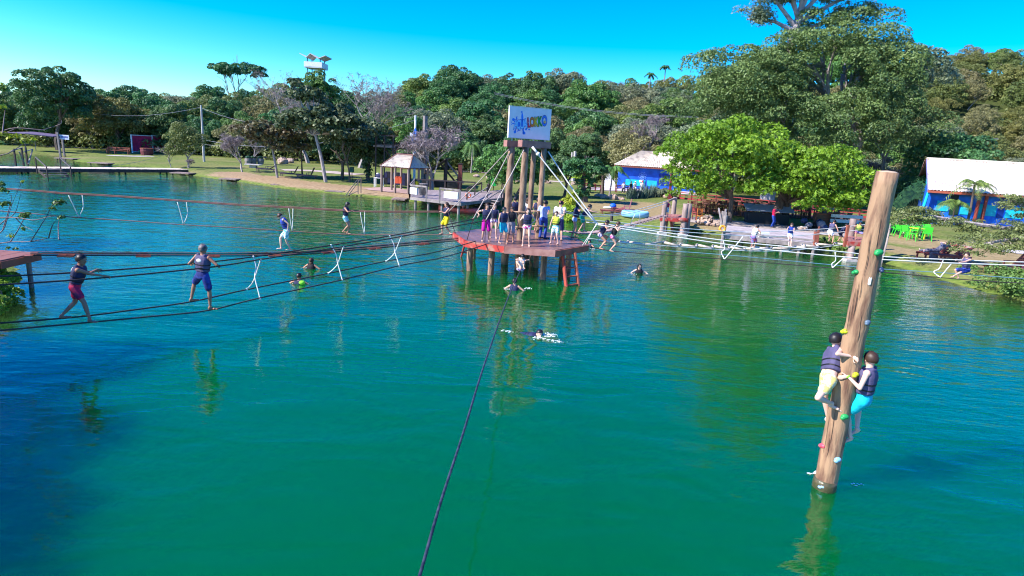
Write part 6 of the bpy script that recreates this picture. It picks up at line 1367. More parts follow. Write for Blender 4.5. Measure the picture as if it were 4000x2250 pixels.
t1 = tower('small red-decked log tower on the right shore with a child in pink', [(b1_.x, b1_.y, 2.35, .19), (b3_.x, b3_.y, 2.3, .22), (b4_.x + .05, b4_.y, 2.25, .22), (b5_.x, b5_.y, 2.5, .19), (b2_.x, b2_.y, 1.0, .2), (b6_.x, b6_.y, 2.1, .16)], 1.25, [V((b1_.x - .25, 43.3)), V((b3_.x + .25, 43.1)), V((b6_.x - .1, 46.2)), V((b5_.x - .9, 46.4))])
for p in (b1_, b3_): MB().box((p.x, p.y - .05, .05), (.6, .5, .22)).obj('concrete_foot', M_conc, t1)
MB().beam((b1_.x, b1_.y, 2.3), (b5_.x, b5_.y, 2.42), .14, .12).obj('cross_beam', M_grey, t1)
for x in (.0, 1.2): MB().beam((b1_.x + .9 + x * .4, 44.0, .15), (b1_.x + .7 + x * .9, 44.0, 1.1), .2, .16).obj('brace', M_redwood, t1)
MB().ell((b1_.x + 1.35, 43.05, 1.15), (.36, .12, .17), 10, 6).obj('red_panel', M_red, t1)
c1, c2, c3, c4, c5 = X(3322, 1000, 35.6), X(3408, 985, 35.4), X(3325, 905, 38.4), X(3402, 905, 38.0), X(3428, 1000, 36.0)
t2 = tower('second red-decked log tower half hidden by the thick log', [(c1.x, c1.y, .95, .2), (c2.x, c2.y, 2.4, .2), (c3.x, c3.y, 2.3, .22), (c4.x, c4.y, 2.3, .2), (c5.x, c5.y, 2.35, .19)], 1.2, [V((c1.x - .35, 35.5)), V((c2.x + .2, 35.3)), V((c4.x, 38.2)), V((c3.x - .3, 38.2))])
for p in (c1, c2): MB().box((p.x, p.y - .05, .0), (.7, .5, .25)).obj('concrete_foot', M_conc, t2)
MB().beam((c1.x - .3, 35.9, .8), (c1.x - .3, 35.9, 2.1), .14, .14).obj('rail_post', M_redwood, t2)
MB().beam((c1.x + .3, 35.7, .1), (c1.x + 1.2, 35.7, 1.05), .14, .14).obj('brace', M_wood, t2)
p = ong(3440, 1028); lp_ = thing('leaning_pole', 'thin leaning pale pole tied with twine beside the green chairs', 'pole', p); q = aty(3482, 862, p.y); MB().tube([p - V((0, 0, .2)), p.lerp(q, .5) + V((.05, 0, 0)), q], [.07, .06, .04], 7).obj('shaft', M_pale, lp_)
MB().ell(q, (.22, .2, .12), 8, 5).obj('dry_bloom', LF['brown'], lp_)
# ---- loungers on the grass
M_rl = mat('red_lounger', (.30, .075, .06), (.19, .05, .05), 4, .6); M_pl = mat('pink_lounger', (.38, .14, .16), (.26, .10, .12), 4, .6)
lounger(ong(2388, 836), math.pi + .1 - math.pi, M_rl, 'reddish lounger with blue and white towels on the lawn', s=1.0, back=20)
lounger(ong(2436, 833), -.1, M_pl, 'pinkish lounger with upright back on the lawn', s=1.15, back=80)
p = ong(2388, 832); o = MB().ell(p + V((.1, 0, .62)), (.30, .26, .24), 10, 7).obj('ball', plain('ball_blue', (.01, .12, .75)), None, True); tag(o, 'blue cushion-like ball on the reddish lounger', 'ball')
o = MB().ell(p + V((-.3, -.05, .46)), (.5, .25, .10), 10, 6).obj('towel', M_white, None, True); tag(o, 'white towel crumpled on the reddish lounger', 'towel')
p = ong(2480, 848); pl_ = thing('paddling_pool', 'small oval blue and white inflatable pool on the lawn', 'pool', p); mb = MB(); rg = []
for i in range(25): a = 2 * math.pi * i / 24; rg.append([p + V((math.cos(a) * (1.05 + .13 * math.cos(2 * math.pi * k_ / 8)), math.sin(a) * (.75 + .13 * math.cos(2 * math.pi * k_ / 8)), .26 + .26 * math.sin(2 * math.pi * k_ / 8))) for k_ in range(8)])
mb.rings(rg, False); mb.obj('tube', plain('pool_blue', (.25, .55, .8)), pl_, True); MB().prism([(p.x + 1.0 * math.cos(a), p.y + .7 * math.sin(a)) for a in [2 * math.pi * i / 20 for i in range(20)]], p.z + .02, p.z + .08).obj('floor', plain('pool_navy', (.02, .04, .2)), pl_)
p = ong(2388, 864); t = thing('post', 'short dark wooden stump post on the shore below the loungers', 'post', p); MB().tube([p - V((0, 0, .2)), p + V((0, 0, .75))], .12, 8).obj('shaft', M_dark, t); MB().box(p + V((0, 0, .78)), (.3, .26, .07)).obj('cap', M_dark, t)
lounger(ong(3655, 1012), .08, M_rl, 'red-brown lounger with the reclining man', s=1.1, back=42); lounger(ong(3712, 1020), .10, M_rl, 'empty red-brown lounger right beside the reclining man', s=1.05, back=38)
lounger(ong(3935, 1068), .06, M_rl, 'empty red-brown lounger in tree shade, left of two', s=1.15, back=50); lounger(ong(4010, 1082), .06, M_pl, 'shaded lounger cut by the right edge of the picture', s=1.15, back=50)
# ---- green plastic chairs
M_gp = plain('green_plastic', (.05, .62, .04), .35)
def gchair(m):
    P = [('seat', MB().box((0, 0, .44), (.44, .44, .03)), m), ('backrest', MB().frame((0, .26, .68), V((.21, 0, 0)), V((0, .012, 0)), V((0, .05, .19))), m)]
    for x in (-1, 1): P += [('leg', MB().beam((x * .2, .2, .44), (x * .25, .27, 0), .045, .035), m), ('leg', MB().beam((x * .22, -.2, .64), (x * .25, -.24, 0), .045, .035), m), ('armrest', MB().beam((x * .23, -.22, .65), (x * .22, .24, .66), .05, .025), m)]
    return P
g0 = None; gs = [(3478, 912, 0), (3500, 918, 0), (3522, 905, 0), (3545, 912, 0), (3560, 925, 0), (3538, 932, 0), (3582, 915, 0), (3600, 928, 0), (3618, 940, 0), (3565, 898, 0), (3600, 903, 0), (3450, 922, 0), (3452, 905, 0), (3515, 925, 0), (3562, 940, 0)]
for i, (x, y, _) in enumerate(gs):
    p = ong(x, y); lab = 'bright green plastic armchair in the cluster on the right lawn'
    if i >= 8: lab = 'bright green plastic armchair at the outer rim of the cluster'
    if x > 3610: lab = 'rightmost bright green plastic armchair of the cluster'
    if g0 is None: g0 = kit('plastic_chair', lab, 'chair', p, 1.0, gchair(M_gp), 1.15, 'green plastic chairs')
    else: o = dup(g0, loc=p, rz=R.uniform(0, 6.28), label=lab)
kit('plastic_table', 'pale green plastic table among the green chairs', 'table', ong(3560, 918), .3, wtable(plain('pale_green_plastic', (.5, .8, .35), .4), .9), 1.05); kit('plastic_table', 'yellow-green plastic table right of the pale one', 'table', ong(3580, 932), .1, wtable(plain('yellow_green_plastic', (.5, .65, .03), .4), .8), 1.0)
# ================================================================ LEFT BANK, OVERHANGING BRANCHES, TREES BESIDE THE VIEW
shrub_mass('sunlit green shrub on the left bank below the rope bridge', [(10, 1120), (8, 1160), (0, 1200), (-30, 1240), (-30, 1100), (-60, 1180)], .45, 9000, .045, LF['bright'], 570, h=.5)
for i, (x, y, s, pi) in enumerate(((-19.6, 3.2, 1.15, 1), (-21.0, -3, 1.3, 0), (-25.5, -8, 1.4, 7), (-31, 20, 1.0, 6), (-27, 4, 1.4, 0))):
    o = dup(protos[pi][0], loc=(x, y, ground(x, y)), rz=R.uniform(0, 6), sc_=s, label='green tree on the near left bank beside the water, outside the picture'); o['group'] = 'trees on the near left bank'; o['label'] = ['tree on the near left bank level with the left walker', 'tallest tree on the near left bank', 'tree on the left bank beside the viewer', 'tree on the left bank behind the red deck', 'back row tree on the near left bank'][i]
ob = thing('overhanging_tree', 'thin bare twigs with a few bright leaves reaching in at the left edge', 'tree', (-17.5, 15.5, ground(-17.5, 15.5))); mb = MB(); mb.tube([(-17.5, 15.5, 0), (-17.3, 15.5, 2.2), (-16.2, 15.4, 4.0), (-15.4, 15.3, 4.8)], [.12, .1, .07, .04], 7); cl = []
W = lambda x, y, Y=15.2: aty(x, y, Y)
for ps in (((-60, 960), (40, 945), (120, 944), (190, 930), (240, 936)), ((-60, 850), (60, 850), (130, 860), (200, 845), (240, 850)), ((120, 944), (160, 880), (185, 840), (205, 800), (230, 790)), ((-40, 940), (10, 900), (30, 850), (50, 790), (85, 710)), ((10, 900), (40, 800), (45, 760)), ((40, 945), (70, 900), (95, 850), (100, 830)), ((-30, 900), (20, 860), (60, 830), (80, 760)), ((60, 850), (90, 880), (130, 900)), ((190, 930), (205, 880), (225, 855)), ((230, 936), (228, 880), (235, 845)), ((-80, 560), (0, 517), (60, 500), (160, 507), (190, 500), (235, 485), (240, 470)), ((-80, 560), (20, 520), (70, 498)), ((10, 520), (15, 470), (20, 430)), ((-80, 620), (30, 600), (90, 560), (100, 548)), ((100, 590), (98, 560), (80, 545))):
    q = [W(*a, 15.2 + .3 * math.sin(a[0])) for a in ps]; mb.tube(spline(q, 3), [.016 - .0105 * i / (3 * (len(q) - 1)) for i in range(3 * (len(q) - 1) + 1)], 4, False)
mb.tube([(-15.4, 15.3, 4.8), W(-80, 560)], .03, 5); mb.tube([(-16.8, 15.5, 2.8), W(-60, 960)], .03, 5); mb.tube([(-16.2, 15.4, 4.0), W(-60, 850)], .025, 5)
mb.obj('branches', mat('twig_bark', (.20, .15, .16), None, 6, .8), ob); L0 = V((-17.5, 15.5, ground(-17.5, 15.5)))
for (x, y, r, k_) in ((225, 795, .13, 1), (245, 790, .08, 1), (205, 815, .07, 1), (95, 845, .12, 1), (110, 838, .08, 1), (240, 850, .09, 1), (20, 800, .13, 1), (12, 745, .12, 1), (5, 720, .08, 1), (60, 972, .07, 1), (35, 970, .07, 1), (92, 895, .06, 1), (42, 922, .09, 2), (100, 555, .14, 2), (130, 548, .10, 2), (40, 538, .12, 2), (65, 533, .12, 2), (15, 525, .10, 2), (0, 560, .10, 1), (12, 420, .10, 2), (-5, 345, .2, 2), (10, 350, .15, 1), (85, 710, .03, 2)): cl.append((tuple(W(x, y) - L0), (r, r, r * .7), k_))
leaf_obj('leaves', leaf_mesh('leaves', [c[:2] for c in cl if c[2] == 1], 620, .045, LF['mid'], seed=580, spread=.9, aspect=.6), ob); o = leaf_obj('young_leaves', leaf_mesh('young_leaves', [c[:2] for c in cl if c[2] == 2], 260, .045, LF['lime'], seed=581, spread=.9, aspect=.6), ob)
# ================================================================ PEOPLE
def skinmat(name, c): return mat(name, c, tuple(x * .86 for x in c), 6, .5, sub=0.0, vary=.03, spec=.35)
SK = [skinmat('skin_light', (.62, .36, .26)), skinmat('skin_tan', (.50, .26, .17)), skinmat('skin_brown', (.34, .165, .105)), skinmat('skin_fair', (.72, .46, .36))]
HAIR = dict(black=plain('hair_black', (.012, .010, .012), .45), brown=plain('hair_brown', (.045, .022, .014), .5), fair=plain('hair_fair', (.22, .12, .06), .5), grey=mat('hair_grey', (.20, .18, .18), (.04, .03, .03), 9, .6))
def cloth(name, c, c2=None, s=9, contrast=(.45, .55)): return mat('cloth_' + name, c, c2 or tuple(x * .8 for x in c), s, .8, .25, 40, vary=.03, contrast=contrast)
CL = dict(navy=cloth('navy_vest', (.020, .026, .085)), blue=cloth('blue_vest', (.025, .06, .36)), black=cloth('black_vest', (.012, .012, .018)), purple=cloth('purple_grey_vest', (.085, .075, .16)), magv=cloth('magenta_vest', (.55, .01, .10)), yelv=cloth('yellow_black_vest', (.60, .68, .05), (.02, .02, .03), 5), lime=cloth('lime_vest', (.50, .70, .12)), whitev=cloth('white_panel', (.72, .72, .70)),
          mag=cloth('magenta', (.52, .0, .30)), aqua=cloth('aqua', (.01, .42, .58)), teal=cloth('teal_green', (.0, .36, .25)), grey=cloth('grey_short', (.30, .28, .33)), yel=cloth('yellow_short', (.75, .62, .01)), navs=cloth('navy_short', (.025, .03, .13)), jeans=cloth('blue_trouser', (.02, .06, .33)),
          floral=cloth('pink_white_floral', (.78, .70, .74), (.60, .02, .25), 16), wp=cloth('white_purple', (.75, .72, .8), (.15, .05, .30), 18), wa=cloth('white_aqua_print', (.70, .78, .78), (.03, .42, .50), 11), paleb=cloth('pale_blue_bikini', (.30, .42, .75)), white=cloth('white_cotton', (.80, .80, .78)), ltblue=cloth('light_blue_shirt', (.42, .50, .82)), pink=cloth('pink_swim', (.65, .03, .25), (.7, .4, .5), 14),
          maroonp=cloth('purple_red_print', (.10, .015, .07), (.55, .01, .07), 5), bluep=cloth('navy_pink_print', (.012, .022, .15), (.02, .05, .30), 5), lilac=cloth('lilac_print', (.22, .24, .55), (.55, .08, .15), 7), crimson=cloth('crimson_shirt', (.55, .005, .06)), cream=cloth('yellow_cream_print', (.70, .64, .48), (.60, .52, .16), 16), cyan=cloth('bright_cyan', (.0, .52, .68)), blk=cloth('black_short', (.015, .015, .025)), slate=cloth('slate_shirt', (.14, .14, .20)), limegreen=cloth('lime_tube', (.25, .8, .05)))
M_eye = plain('eye_dark', (.02, .012, .01), .3); M_lip = plain('lip', (.42, .13, .12), .5); M_belt = plain('belt_black', (.006, .006, .008), .6)

def ik(a, b, L1, L2, hint):
    d = b - a; D = max(d.length, 1e-4); Dm = (L1 + L2) * .995
    if D > Dm: b = a + d * (Dm / D); D = Dm
    if D < abs(L1 - L2) + .03: D = abs(L1 - L2) + .03; b = a + d.normalized() * D
    u = (b - a).normalized(); x = (L1 * L1 - L2 * L2 + D * D) / (2 * D); h = math.sqrt(max(0, L1 * L1 - x * x)); n = hint - u * hint.dot(u)
    n = n.normalized() if n.length > 1e-4 else u.orthogonal().normalized(); return a + u * x + n * h, b
def ellring(c, s, f, a, b, n=14, p=.8):
    r = []
    for k in range(n):
        t = 2 * math.pi * k / n; x, y = math.cos(t), math.sin(t); r.append(c + s * (a * math.copysign(abs(x) ** p, x)) + f * (b * math.copysign(abs(y) ** p, y)))
    return r
def fuse(o, vox, it=2):
    m = o.modifiers.new('fuse', 'REMESH'); m.mode = 'VOXEL'; m.voxel_size = vox; m.use_smooth_shade = True
    if it: s = o.modifiers.new('smooth', 'SMOOTH'); s.iterations = it; s.factor = .5
    return o
def person(label, H, pelvis, f, up=(0, 0, 1), feet=None, hands=None, sk=0, hair='black', hairlen=0, top='vest', topc='navy', bot='shorts', botc='navs', look=None, hup=None, vox=.016, toes=None, elb=None, knee=None, cap=None, shoes=None, female=False, group=None, extra=None, spread=1.0, botlen=.62, handax=None):
    """feet/hands = (left, right) world points; f = facing; all in metres."""
    P = V(pelvis); up = V(up).normalized(); f = V(f); f = (f - up * f.dot(up)).normalized(); s = up.cross(f)     # s = the person's left
    k = H / 1.7; root = thing('person', label, 'person', (P.x, P.y, P.z - .5 * H), group)
    fh = V((f.x, f.y, 0)); fh = fh.normalized() if fh.length > .2 else f
    sh = V((0, 0, 1)).cross(fh).normalized() if abs(up.z) > .5 else s
    chest = P + up * .30 * H; shw = (.098 if female else .108) * H * spread; hw = .056 * H
    hips = (P + sh * hw, P - sh * hw); shs = (chest + s * shw, chest - s * shw)
    if feet is None: feet = (V((P.x, P.y, P.z - .5 * H)) + sh * .09, V((P.x, P.y, P.z - .5 * H)) - sh * .09)
    toes = toes or (fh, fh); knee = knee or (fh, fh)
    LT, LS, UA, FA = .245 * H, .245 * H, .165 * H, .148 * H
    m = MB(); joints = {}
    # torso: one loft from crotch to neck base
    W = 1.0 if not female else .94
    prof = [(-.045, .075, .058, 0), (.0, .098, .068, -.005), (.05, .092, .064, 0), (.11, .082 * W, .058, .006), (.17, .088 * W, .062, .008), (.23, .100 * W, .068, .006), (.28, .102 * W, .062, .0), (.315, .070, .045, -.004), (.335, .036, .034, 0)]
    m.rings([ellring(P + up * (z * H) + f * (o * H), (sh.lerp(s, min(1, max(0, z / .15)))).normalized(), f, a * H * .94, b * H * .94, 14, .86) for z, a, b, o in prof])
    hu = V(hup).normalized() if hup else (up * .45 + V((0, 0, 1)) * .75).normalized()
    lk = V(look) if look is not None else f; lk = (lk - hu * lk.dot(hu) * 0.0).normalized(); hs = hu.cross(lk).normalized(); hf = hs.cross(hu).normalized() if abs(lk.dot(hu)) < .2 else lk
    if abs(lk.dot(hu)) >= .2: hu = lk.cross(hs).normalized()
    neck = P + up * .325 * H; hc = neck + hu * .088 * H + hf * .012 * H
    m.cap(neck - up * .02 * H, hc - hu * .02 * H - hf * .008 * H, .034 * H, .033 * H)
    hr = .0655 * H; ax = (hs, hf, hu)
    m.ell(hc + hu * .008 * H, (hr * .80, hr * .98, hr * 1.02), 14, 10, ax)
    m.ell(hc - hu * .035 * H + hf * .014 * H, (hr * .58, hr * .66, hr * .62), 12, 8, ax)                       # jaw
    m.cap(hc + hf * hr * .93 + hu * .010 * H, hc + hf * hr * 1.08 - hu * .012 * H, .0050 * H, .0085 * H, 6)     # nose
    for q in (-1, 1): m.ell(hc + hs * hr * .82 * q - hu * .004 * H, (.005 * H, .010 * H, .018 * H), 8, 5, ax)   # ears
    for i, (hip, ft, td, kn) in enumerate(zip(hips, feet, toes, knee)):
        td = V(td).normalized(); an = V(ft) + V((0, 0, .045 * H)); kp, an = ik(hip, an, LT, LS, V(kn)); joints['knee%d' % i] = kp; joints['ankle%d' % i] = an
        m.cap(hip - up * .0, kp, .053 * H, .031 * H, 10); m.cap(kp, kp.lerp(an, .3), .030 * H, .032 * H, 10); m.cap(kp.lerp(an, .3), an, .032 * H, .018 * H, 10)
        m.cap(an, an - V((0, 0, .02 * H)) - td * .015 * H, .024 * H, .021 * H, 8); b0 = an - V((0, 0, .028 * H))
        m.cap(b0 - td * .012 * H, b0 + td * .095 * H - V((0, 0, .004 * H)), .020 * H, .015 * H, 8); sd = td.cross(V((0, 0, 1))).normalized() if abs(td.z) < .9 else s
        m.cap(b0 + td * .06 * H - sd * .018 * H, b0 + td * .06 * H + sd * .018 * H, .016 * H, .016 * H, 8)
        for j in range(5): q = b0 + td * (.10 - .004 * abs(j - 1)) * H + sd * (j - 2) * .0105 * H - V((0, 0, .008 * H)); m.cap(q, q + td * .016 * H, .0075 * H, .0065 * H, 6)
    hands = hands or (None, None); wr = []
    for i, (shd, hd) in enumerate(zip(shs, hands)):
        q = 1 if i == 0 else -1
        if hd is None: hd = shd - V((0, 0, .36 * H)) + s * q * .085 * H + f * .05 * H
        hd = V(hd); hint = V(elb[i]) if elb and elb[i] is not None else (-f * .5 + s * q * .8 - V((0, 0, .5)))
        dirn = (hd - shd).normalized(); tgt = hd - dirn * .05 * H
        e, w = ik(shd, tgt, UA, FA, hint); joints['elbow%d' % i] = e; joints['wrist%d' % i] = w; wr.append((e, w))
        m.ell(shd - up * .005 * H, (.035 * H,) * 3, 10, 7); m.cap(shd, e, .029 * H, .021 * H, 9); m.cap(e, w, .0215 * H, .0145 * H, 9)
        fd = (hd - w); fd = fd.normalized() if fd.length > 1e-3 else (w - e).normalized(); pn = f if abs(fd.dot(f)) < .8 else up; pa = fd.cross(pn).normalized(); pn = pa.cross(fd).normalized()
        if handax and handax[i] is not None: pa = V(handax[i]); pa = (pa - fd * pa.dot(fd)).normalized(); pn = pa.cross(fd).normalized()
        pc = w + fd * .028 * H; m.ell(pc, (.022 * H, .011 * H, .033 * H), 10, 6, (pa, pn, fd))
        for j, ln in enumerate((.038, .044, .041, .032)):
            a = pc + fd * .024 * H + pa * (j - 1.5) * .0115 * H; b = a + fd * ln * .5 * H - pn * .004 * H; c = b + (fd * .8 - pn * .6 * (1 if i else 1)).normalized() * ln * .5 * H
            m.cap(a, b, .0062 * H, .0058 * H, 6); m.cap(b, c, .0058 * H, .0048 * H, 6)
        a = pc - fd * .012 * H + pa * .020 * H * (1 if i else -1) * -1; b = a + (fd * .7 - pa * .8 * (1 if i else -1)).normalized() * .030 * H; m.cap(a, b, .0075 * H, .0065 * H, 6); m.cap(b, b + fd * .018 * H - pn * .006 * H, .0065 * H, .005 * H, 6)
    fuse(m.obj('body', SK[sk], root), vox)
    # hair
    hb = MB(); n_, mm = 16, 10; vs = []; fs = []
    for j in range(mm + 1):
        t = math.pi * j / mm * .64; 
        for i in range(n_): a = 2 * math.pi * i / n_; drop = 1.0 - .45 * max(0, math.cos(a)) ; tt = t * drop; vs.append(hc + hu * (.012 * H + hr * 1.12 * math.cos(tt)) + (hf * math.cos(a) * 1.07 + hs * math.sin(a) * .92) * hr * 1.04 * math.sin(tt) - hf * .006 * H)
    o_ = 0; fs = [(j * n_ + i, j * n_ + (i + 1) % n_, (j + 1) * n_ + (i + 1) % n_, (j + 1) * n_ + i) for j in range(mm) for i in range(n_)]
    hb.add(vs, fs)
    if hairlen:
        back = -hf; rg = []
        for j in range(6):
            t = j / 5; c = hc + back * (hr * .62 + .018 * H * t) - hu * (hr * .2) - V((0, 0, 1)) * hairlen * H * t; rg.append(ellring(c, hs, hf, hr * (.86 - .25 * t), hr * (.42 - .12 * t), 10))
        hb.rings(rg)
        for q in (-1, 1): hb.cap(hc + hs * q * hr * .80 + back * .01 * H + hu * .02 * H, hc + hs * q * hr * .78 + back * hr * .3 - V((0, 0, 1)) * hairlen * .6 * H, .014 * H, .016 * H, 7)
    hb.v = [tuple(V(v_) + V((R.uniform(-1, 1), R.uniform(-1, 1), R.uniform(-1, 1))) * .0032 * H) for v_ in hb.v]; ho = hb.obj('hair', HAIR[hair], root, True)
    if cap:
        cb = MB(); cb.ell(hc + hu * .032 * H, (hr * .98, hr * 1.12, hr * .74), 14, 8, ax); cb.ell(hc + hf * hr * 1.2 + hu * .026 * H, (hr * .6, hr * .55, hr * .08), 12, 5, ax); cb.obj('cap', cap, root, True)
    # face
    for q in (-1, 1): MB().ell(hc + hf * hr * .90 + hs * q * hr * .33 + hu * .012 * H, (.0075 * H, .004 * H, .0045 * H), 8, 5, ax).obj('eye', M_eye, root, True)
    MB().ell(hc + hf * hr * .99 - hu * .030 * H, (.014 * H, .005 * H, .004 * H), 8, 5, ax).obj('mouth', M_lip, root, True)
    # bottoms
    if bot:
        b = MB(); z1 = .075 if bot != 'bikini' else .035; b.rings([ellring(P + up * (z * H), sh, f, a * H, bb * H, 14, .86) for z, a, bb in ((-.05, .066, .056), (-.02, .096, .070), (.02, .100, .072), (z1, .092, .066))])
        L_ = dict(shorts=botlen, trousers=1.0, bikini=.06)[bot]
        for i in (0, 1):
            kp, an = joints['knee%d' % i], joints['ankle%d' % i]; hip = hips[i]
            if bot == 'bikini': b.cap(hip + up * .01 * H, hip.lerp(kp, .10), .060 * H, .062 * H, 10)
            else:
                e = hip.lerp(kp, min(1, L_)); b.cap(hip, e, .061 * H, (.056 if bot == 'shorts' else .042) * H, 12)
                if bot == 'trousers': b.cap(kp, an, .046 * H, .036 * H, 10)
        fuse(b.obj(bot if bot != 'bikini' else 'swimwear', CL[botc], root), max(vox, .014), 1)
    # tops
    if top in ('vest', 'shirt', 'tank'):
        b = MB(); th = .016 * H if top == 'vest' else .008 * H
        zz = [(.075 if top == 'vest' else .02, .094, .062), (.13, .090, .064), (.20, .100, .072), (.26, .106, .072), (.30, .094, .060), (.325, .066, .044)]
        b.rings([ellring(P + up * (z * H) + f * .004 * H, s, f, (a * W) * H + th, bb * H + th, 14, .78) for z, a, bb in zz])
        if top == 'shirt':
            for i in (0, 1): b.cap(shs[i], shs[i].lerp(joints['elbow%d' % i], .62), .047 * H, .043 * H, 10)
        else:
            for q in (-1, 1): b.cap(P + up * .30 * H + s * q * .055 * H + f * .035 * H, P + up * .325 * H + s * q * .058 * H - f * .03 * H, .028 * H, .028 * H, 8)
        to = fuse(b.obj('life_vest' if top == 'vest' else 'shirt', CL[topc], root), max(vox, .014), 1)
        if top == 'vest':
            for z in (.12, .18):
                a_, b_ = np.interp(z, [q[0] for q in zz], [q[1] for q in zz]), np.interp(z, [q[0] for q in zz], [q[2] for q in zz])
                r0 = ellring(P + up * ((z - .007) * H) + f * .004 * H, s, f, a_ * W * H + th * 1.10, b_ * H + th * 1.14, 18, .78); r1 = ellring(P + up * ((z + .007) * H) + f * .004 * H, s, f, a_ * W * H + th * 1.10, b_ * H + th * 1.14, 18, .78)
                MB().rings([r0, r1], False).obj('belt', M_belt, to)
            for q in (-1, 1): MB().beam(P + up * .10 * H + f * (.064 * H + th) + s * q * .004 * H, P + up * .27 * H + f * (.072 * H + th) + s * q * .004 * H, .006 * H, .006 * H).obj('zip', M_belt, to)
            if extra == 'whiteback': MB().ell(P + up * .245 * H - f * (.062 * H + th), (.050 * H, .012 * H, .032 * H), 12, 5, (s, f, up)).obj('white_patch', CL['whitev'], to, True)
    if shoes:
        for i in (0, 1): an = joints['ankle%d' % i]; td = V(toes[i]).normalized(); MB().cap(an - V((0, 0, .028 * H)) - td * .02 * H, an - V((0, 0, .030 * H)) + td * .11 * H, .029 * H, .024 * H, 10).obj('shoe', shoes, root, True)
    for i in range(2):
        if extra == 'band%d' % i: e, w = wr[i]; d = (w - e).normalized(); MB().tube([w - d * .012 * H, w + d * .004 * H], .0195 * H, 10).obj('wristband', CL['limegreen'] if sk else M_belt, root, True)
    return root, joints
ft = lambda x, y, z=DZ: onz(x, y, z)
CAMD = V((0, -1, 0))
def stand(label, H, fl, fr, f, **k):             # feet given as two pixel points on the deck
    a, b = ft(*fl), ft(*fr); z = k.pop('z', DZ); dp = k.pop('dp', .515); lean = V(k.pop('lean', (0, 0, 0))); a.z = b.z = z
    if z != DZ: pass
    P = (a + b) / 2; P.z = z + dp * H; P += lean
    return person(label, H, P, f, feet=(a, b), **k)
# ---- on the platform (left foot first = the person's own left)
a = ft(1895, 942); stand('boy in magenta shorts and navy life vest holding the stay rope', 1.60, (1909, 942), (1883, 942), (.15, -1, 0), hands=(None, onpl(1868, 845, (-2, 25.3), (0, 25.3))), elb=(None, (-1, 0, -.6)), botc='mag', sk=0, hair='brown', look=(.4, -1, -.05), botlen=.85)
stand('girl with light brown hair behind, in navy vest and white purple swimwear', 1.50, (1938, 931), (1914, 928), (.1, -1, 0), hairlen=.12, hair='fair', topc='navy', bot='bikini', botc='wp', female=True, sk=3, look=(.3, -1, -.1))
stand('boy in loose aqua shorts turned towards the boy in grey shorts', 1.52, (1974, 951), (1949, 950), (.55, -.8, 0), botc='aqua', topc='navy', sk=0, look=(1, -.6, -.1), botlen=.7)
stand('boy in grey shorts with open black life vest looking down', 1.54, (2004, 949), (1981, 945), (.1, -1, 0), botc='grey', topc='black', sk=1, hair='brown', look=(.2, -1, -.3), botlen=.9)
p = ft(2052, 960); stand('girl in floral pink swimwear and navy vest with a hand on her hip', 1.56, (2067, 962), (2041, 960), (.0, -1, 0), bot='bikini', botc='floral', topc='navy', hair='brown', hairlen=.16, female=True, sk=3, look=(.1, -1, -.15), hands=(p + V((.20, -.06, .86)), p + V((-.15, -.14, 1.18))), elb=((1, .2, -.2), (-.5, 0, -1)))
stand('person in dark shorts and navy vest half hidden behind the right tower column', 1.66, (2101, 905), (2088, 903), (.2, 1, 0), botc='blk', topc='navy', sk=1, botlen=.8)
stand('person in white shirt standing far behind the middle tower column', 1.60, (2062, 897), (2048, 897), (.4, .9, 0), top='shirt', topc='white', botc='navs', hair='brown', hairlen=.12, sk=0)
stand('person in navy vest between the left and middle tower columns', 1.62, (2014, 897), (2000, 896), (-.3, 1, 0), topc='navy', botc='blk', sk=1)
stand('person in lilac top glimpsed left behind the middle tower column', 1.55, (1996, 893), (1984, 892), (0, 1, 0), top='tank', topc='ltblue', botc='blk', sk=0)
stand('man in light blue shirt and blue trousers with his back turned', 1.74, (2108, 931), (2128, 933), (.25, 1, 0), top='shirt', topc='ltblue', bot='trousers', botc='jeans', shoes=M_black, sk=1, hands=(None, aty(2140, 846, 26.3)), toes=((.6, .6, 0), (.8, .5, 0)), look=(.8, .6, -.3))
stand('man in white shirt and red cap with his back turned', 1.78, (2166, 937), (2192, 940), (.2, 1, 0), top='shirt', topc='white', botc='navs', cap=plain('red_cap', (.62, .01, .05)), sk=0, look=(.6, 1, -.3), botlen=.95, hands=(None, aty(2200, 850, 25.6)))
p = ft(2165, 952); stand('child in white aqua shorts and yellow black vest with a raised arm', 1.40, (2180, 954), (2152, 950), (-.5, -1, 0), topc='yelv', botc='wa', sk=3, hair='brown', look=(-.5, -1, -.2), hands=(p + V((.10, -.10, 1.36)), None), elb=((1, 0, .1), None), botlen=.6)
p = ft(2238, 926); stand('woman with long black hair and pale blue bikini reaching for the rope', 1.66, (2246, 924), (2232, 928), (.9, .1, 0), bot='bikini', botc='paleb', topc='navy', hairlen=.20, female=True, sk=1, hands=(onpl(2296, 838, (2.9, 26.9), (4, 26.9)), onpl(2292, 850, (2.9, 26.5), (4, 26.5))), up=(.18, 0, 1), elb=((0, 0, -1), (0, 0, -1)))
# ---- boy on the back bridge
q = onpl(2272, 905, E0, E1); person('boy in teal shorts bending forward on the net bridge behind the platform', 1.52, q + V((-.05, 0, .74)), (.8, -.2, 0), up=(.62, -.1, .8), feet=(q + V((.14, .25, -.02)), q + V((-.15, -.1, .0))), hands=(q + V((.75, .3, .98)), q + V((.72, -.25, 1.0))), botc='teal', topc='navy', sk=0, knee=((1, 0, .2), (1, 0, .2)), look=(1, -.2, -.3))
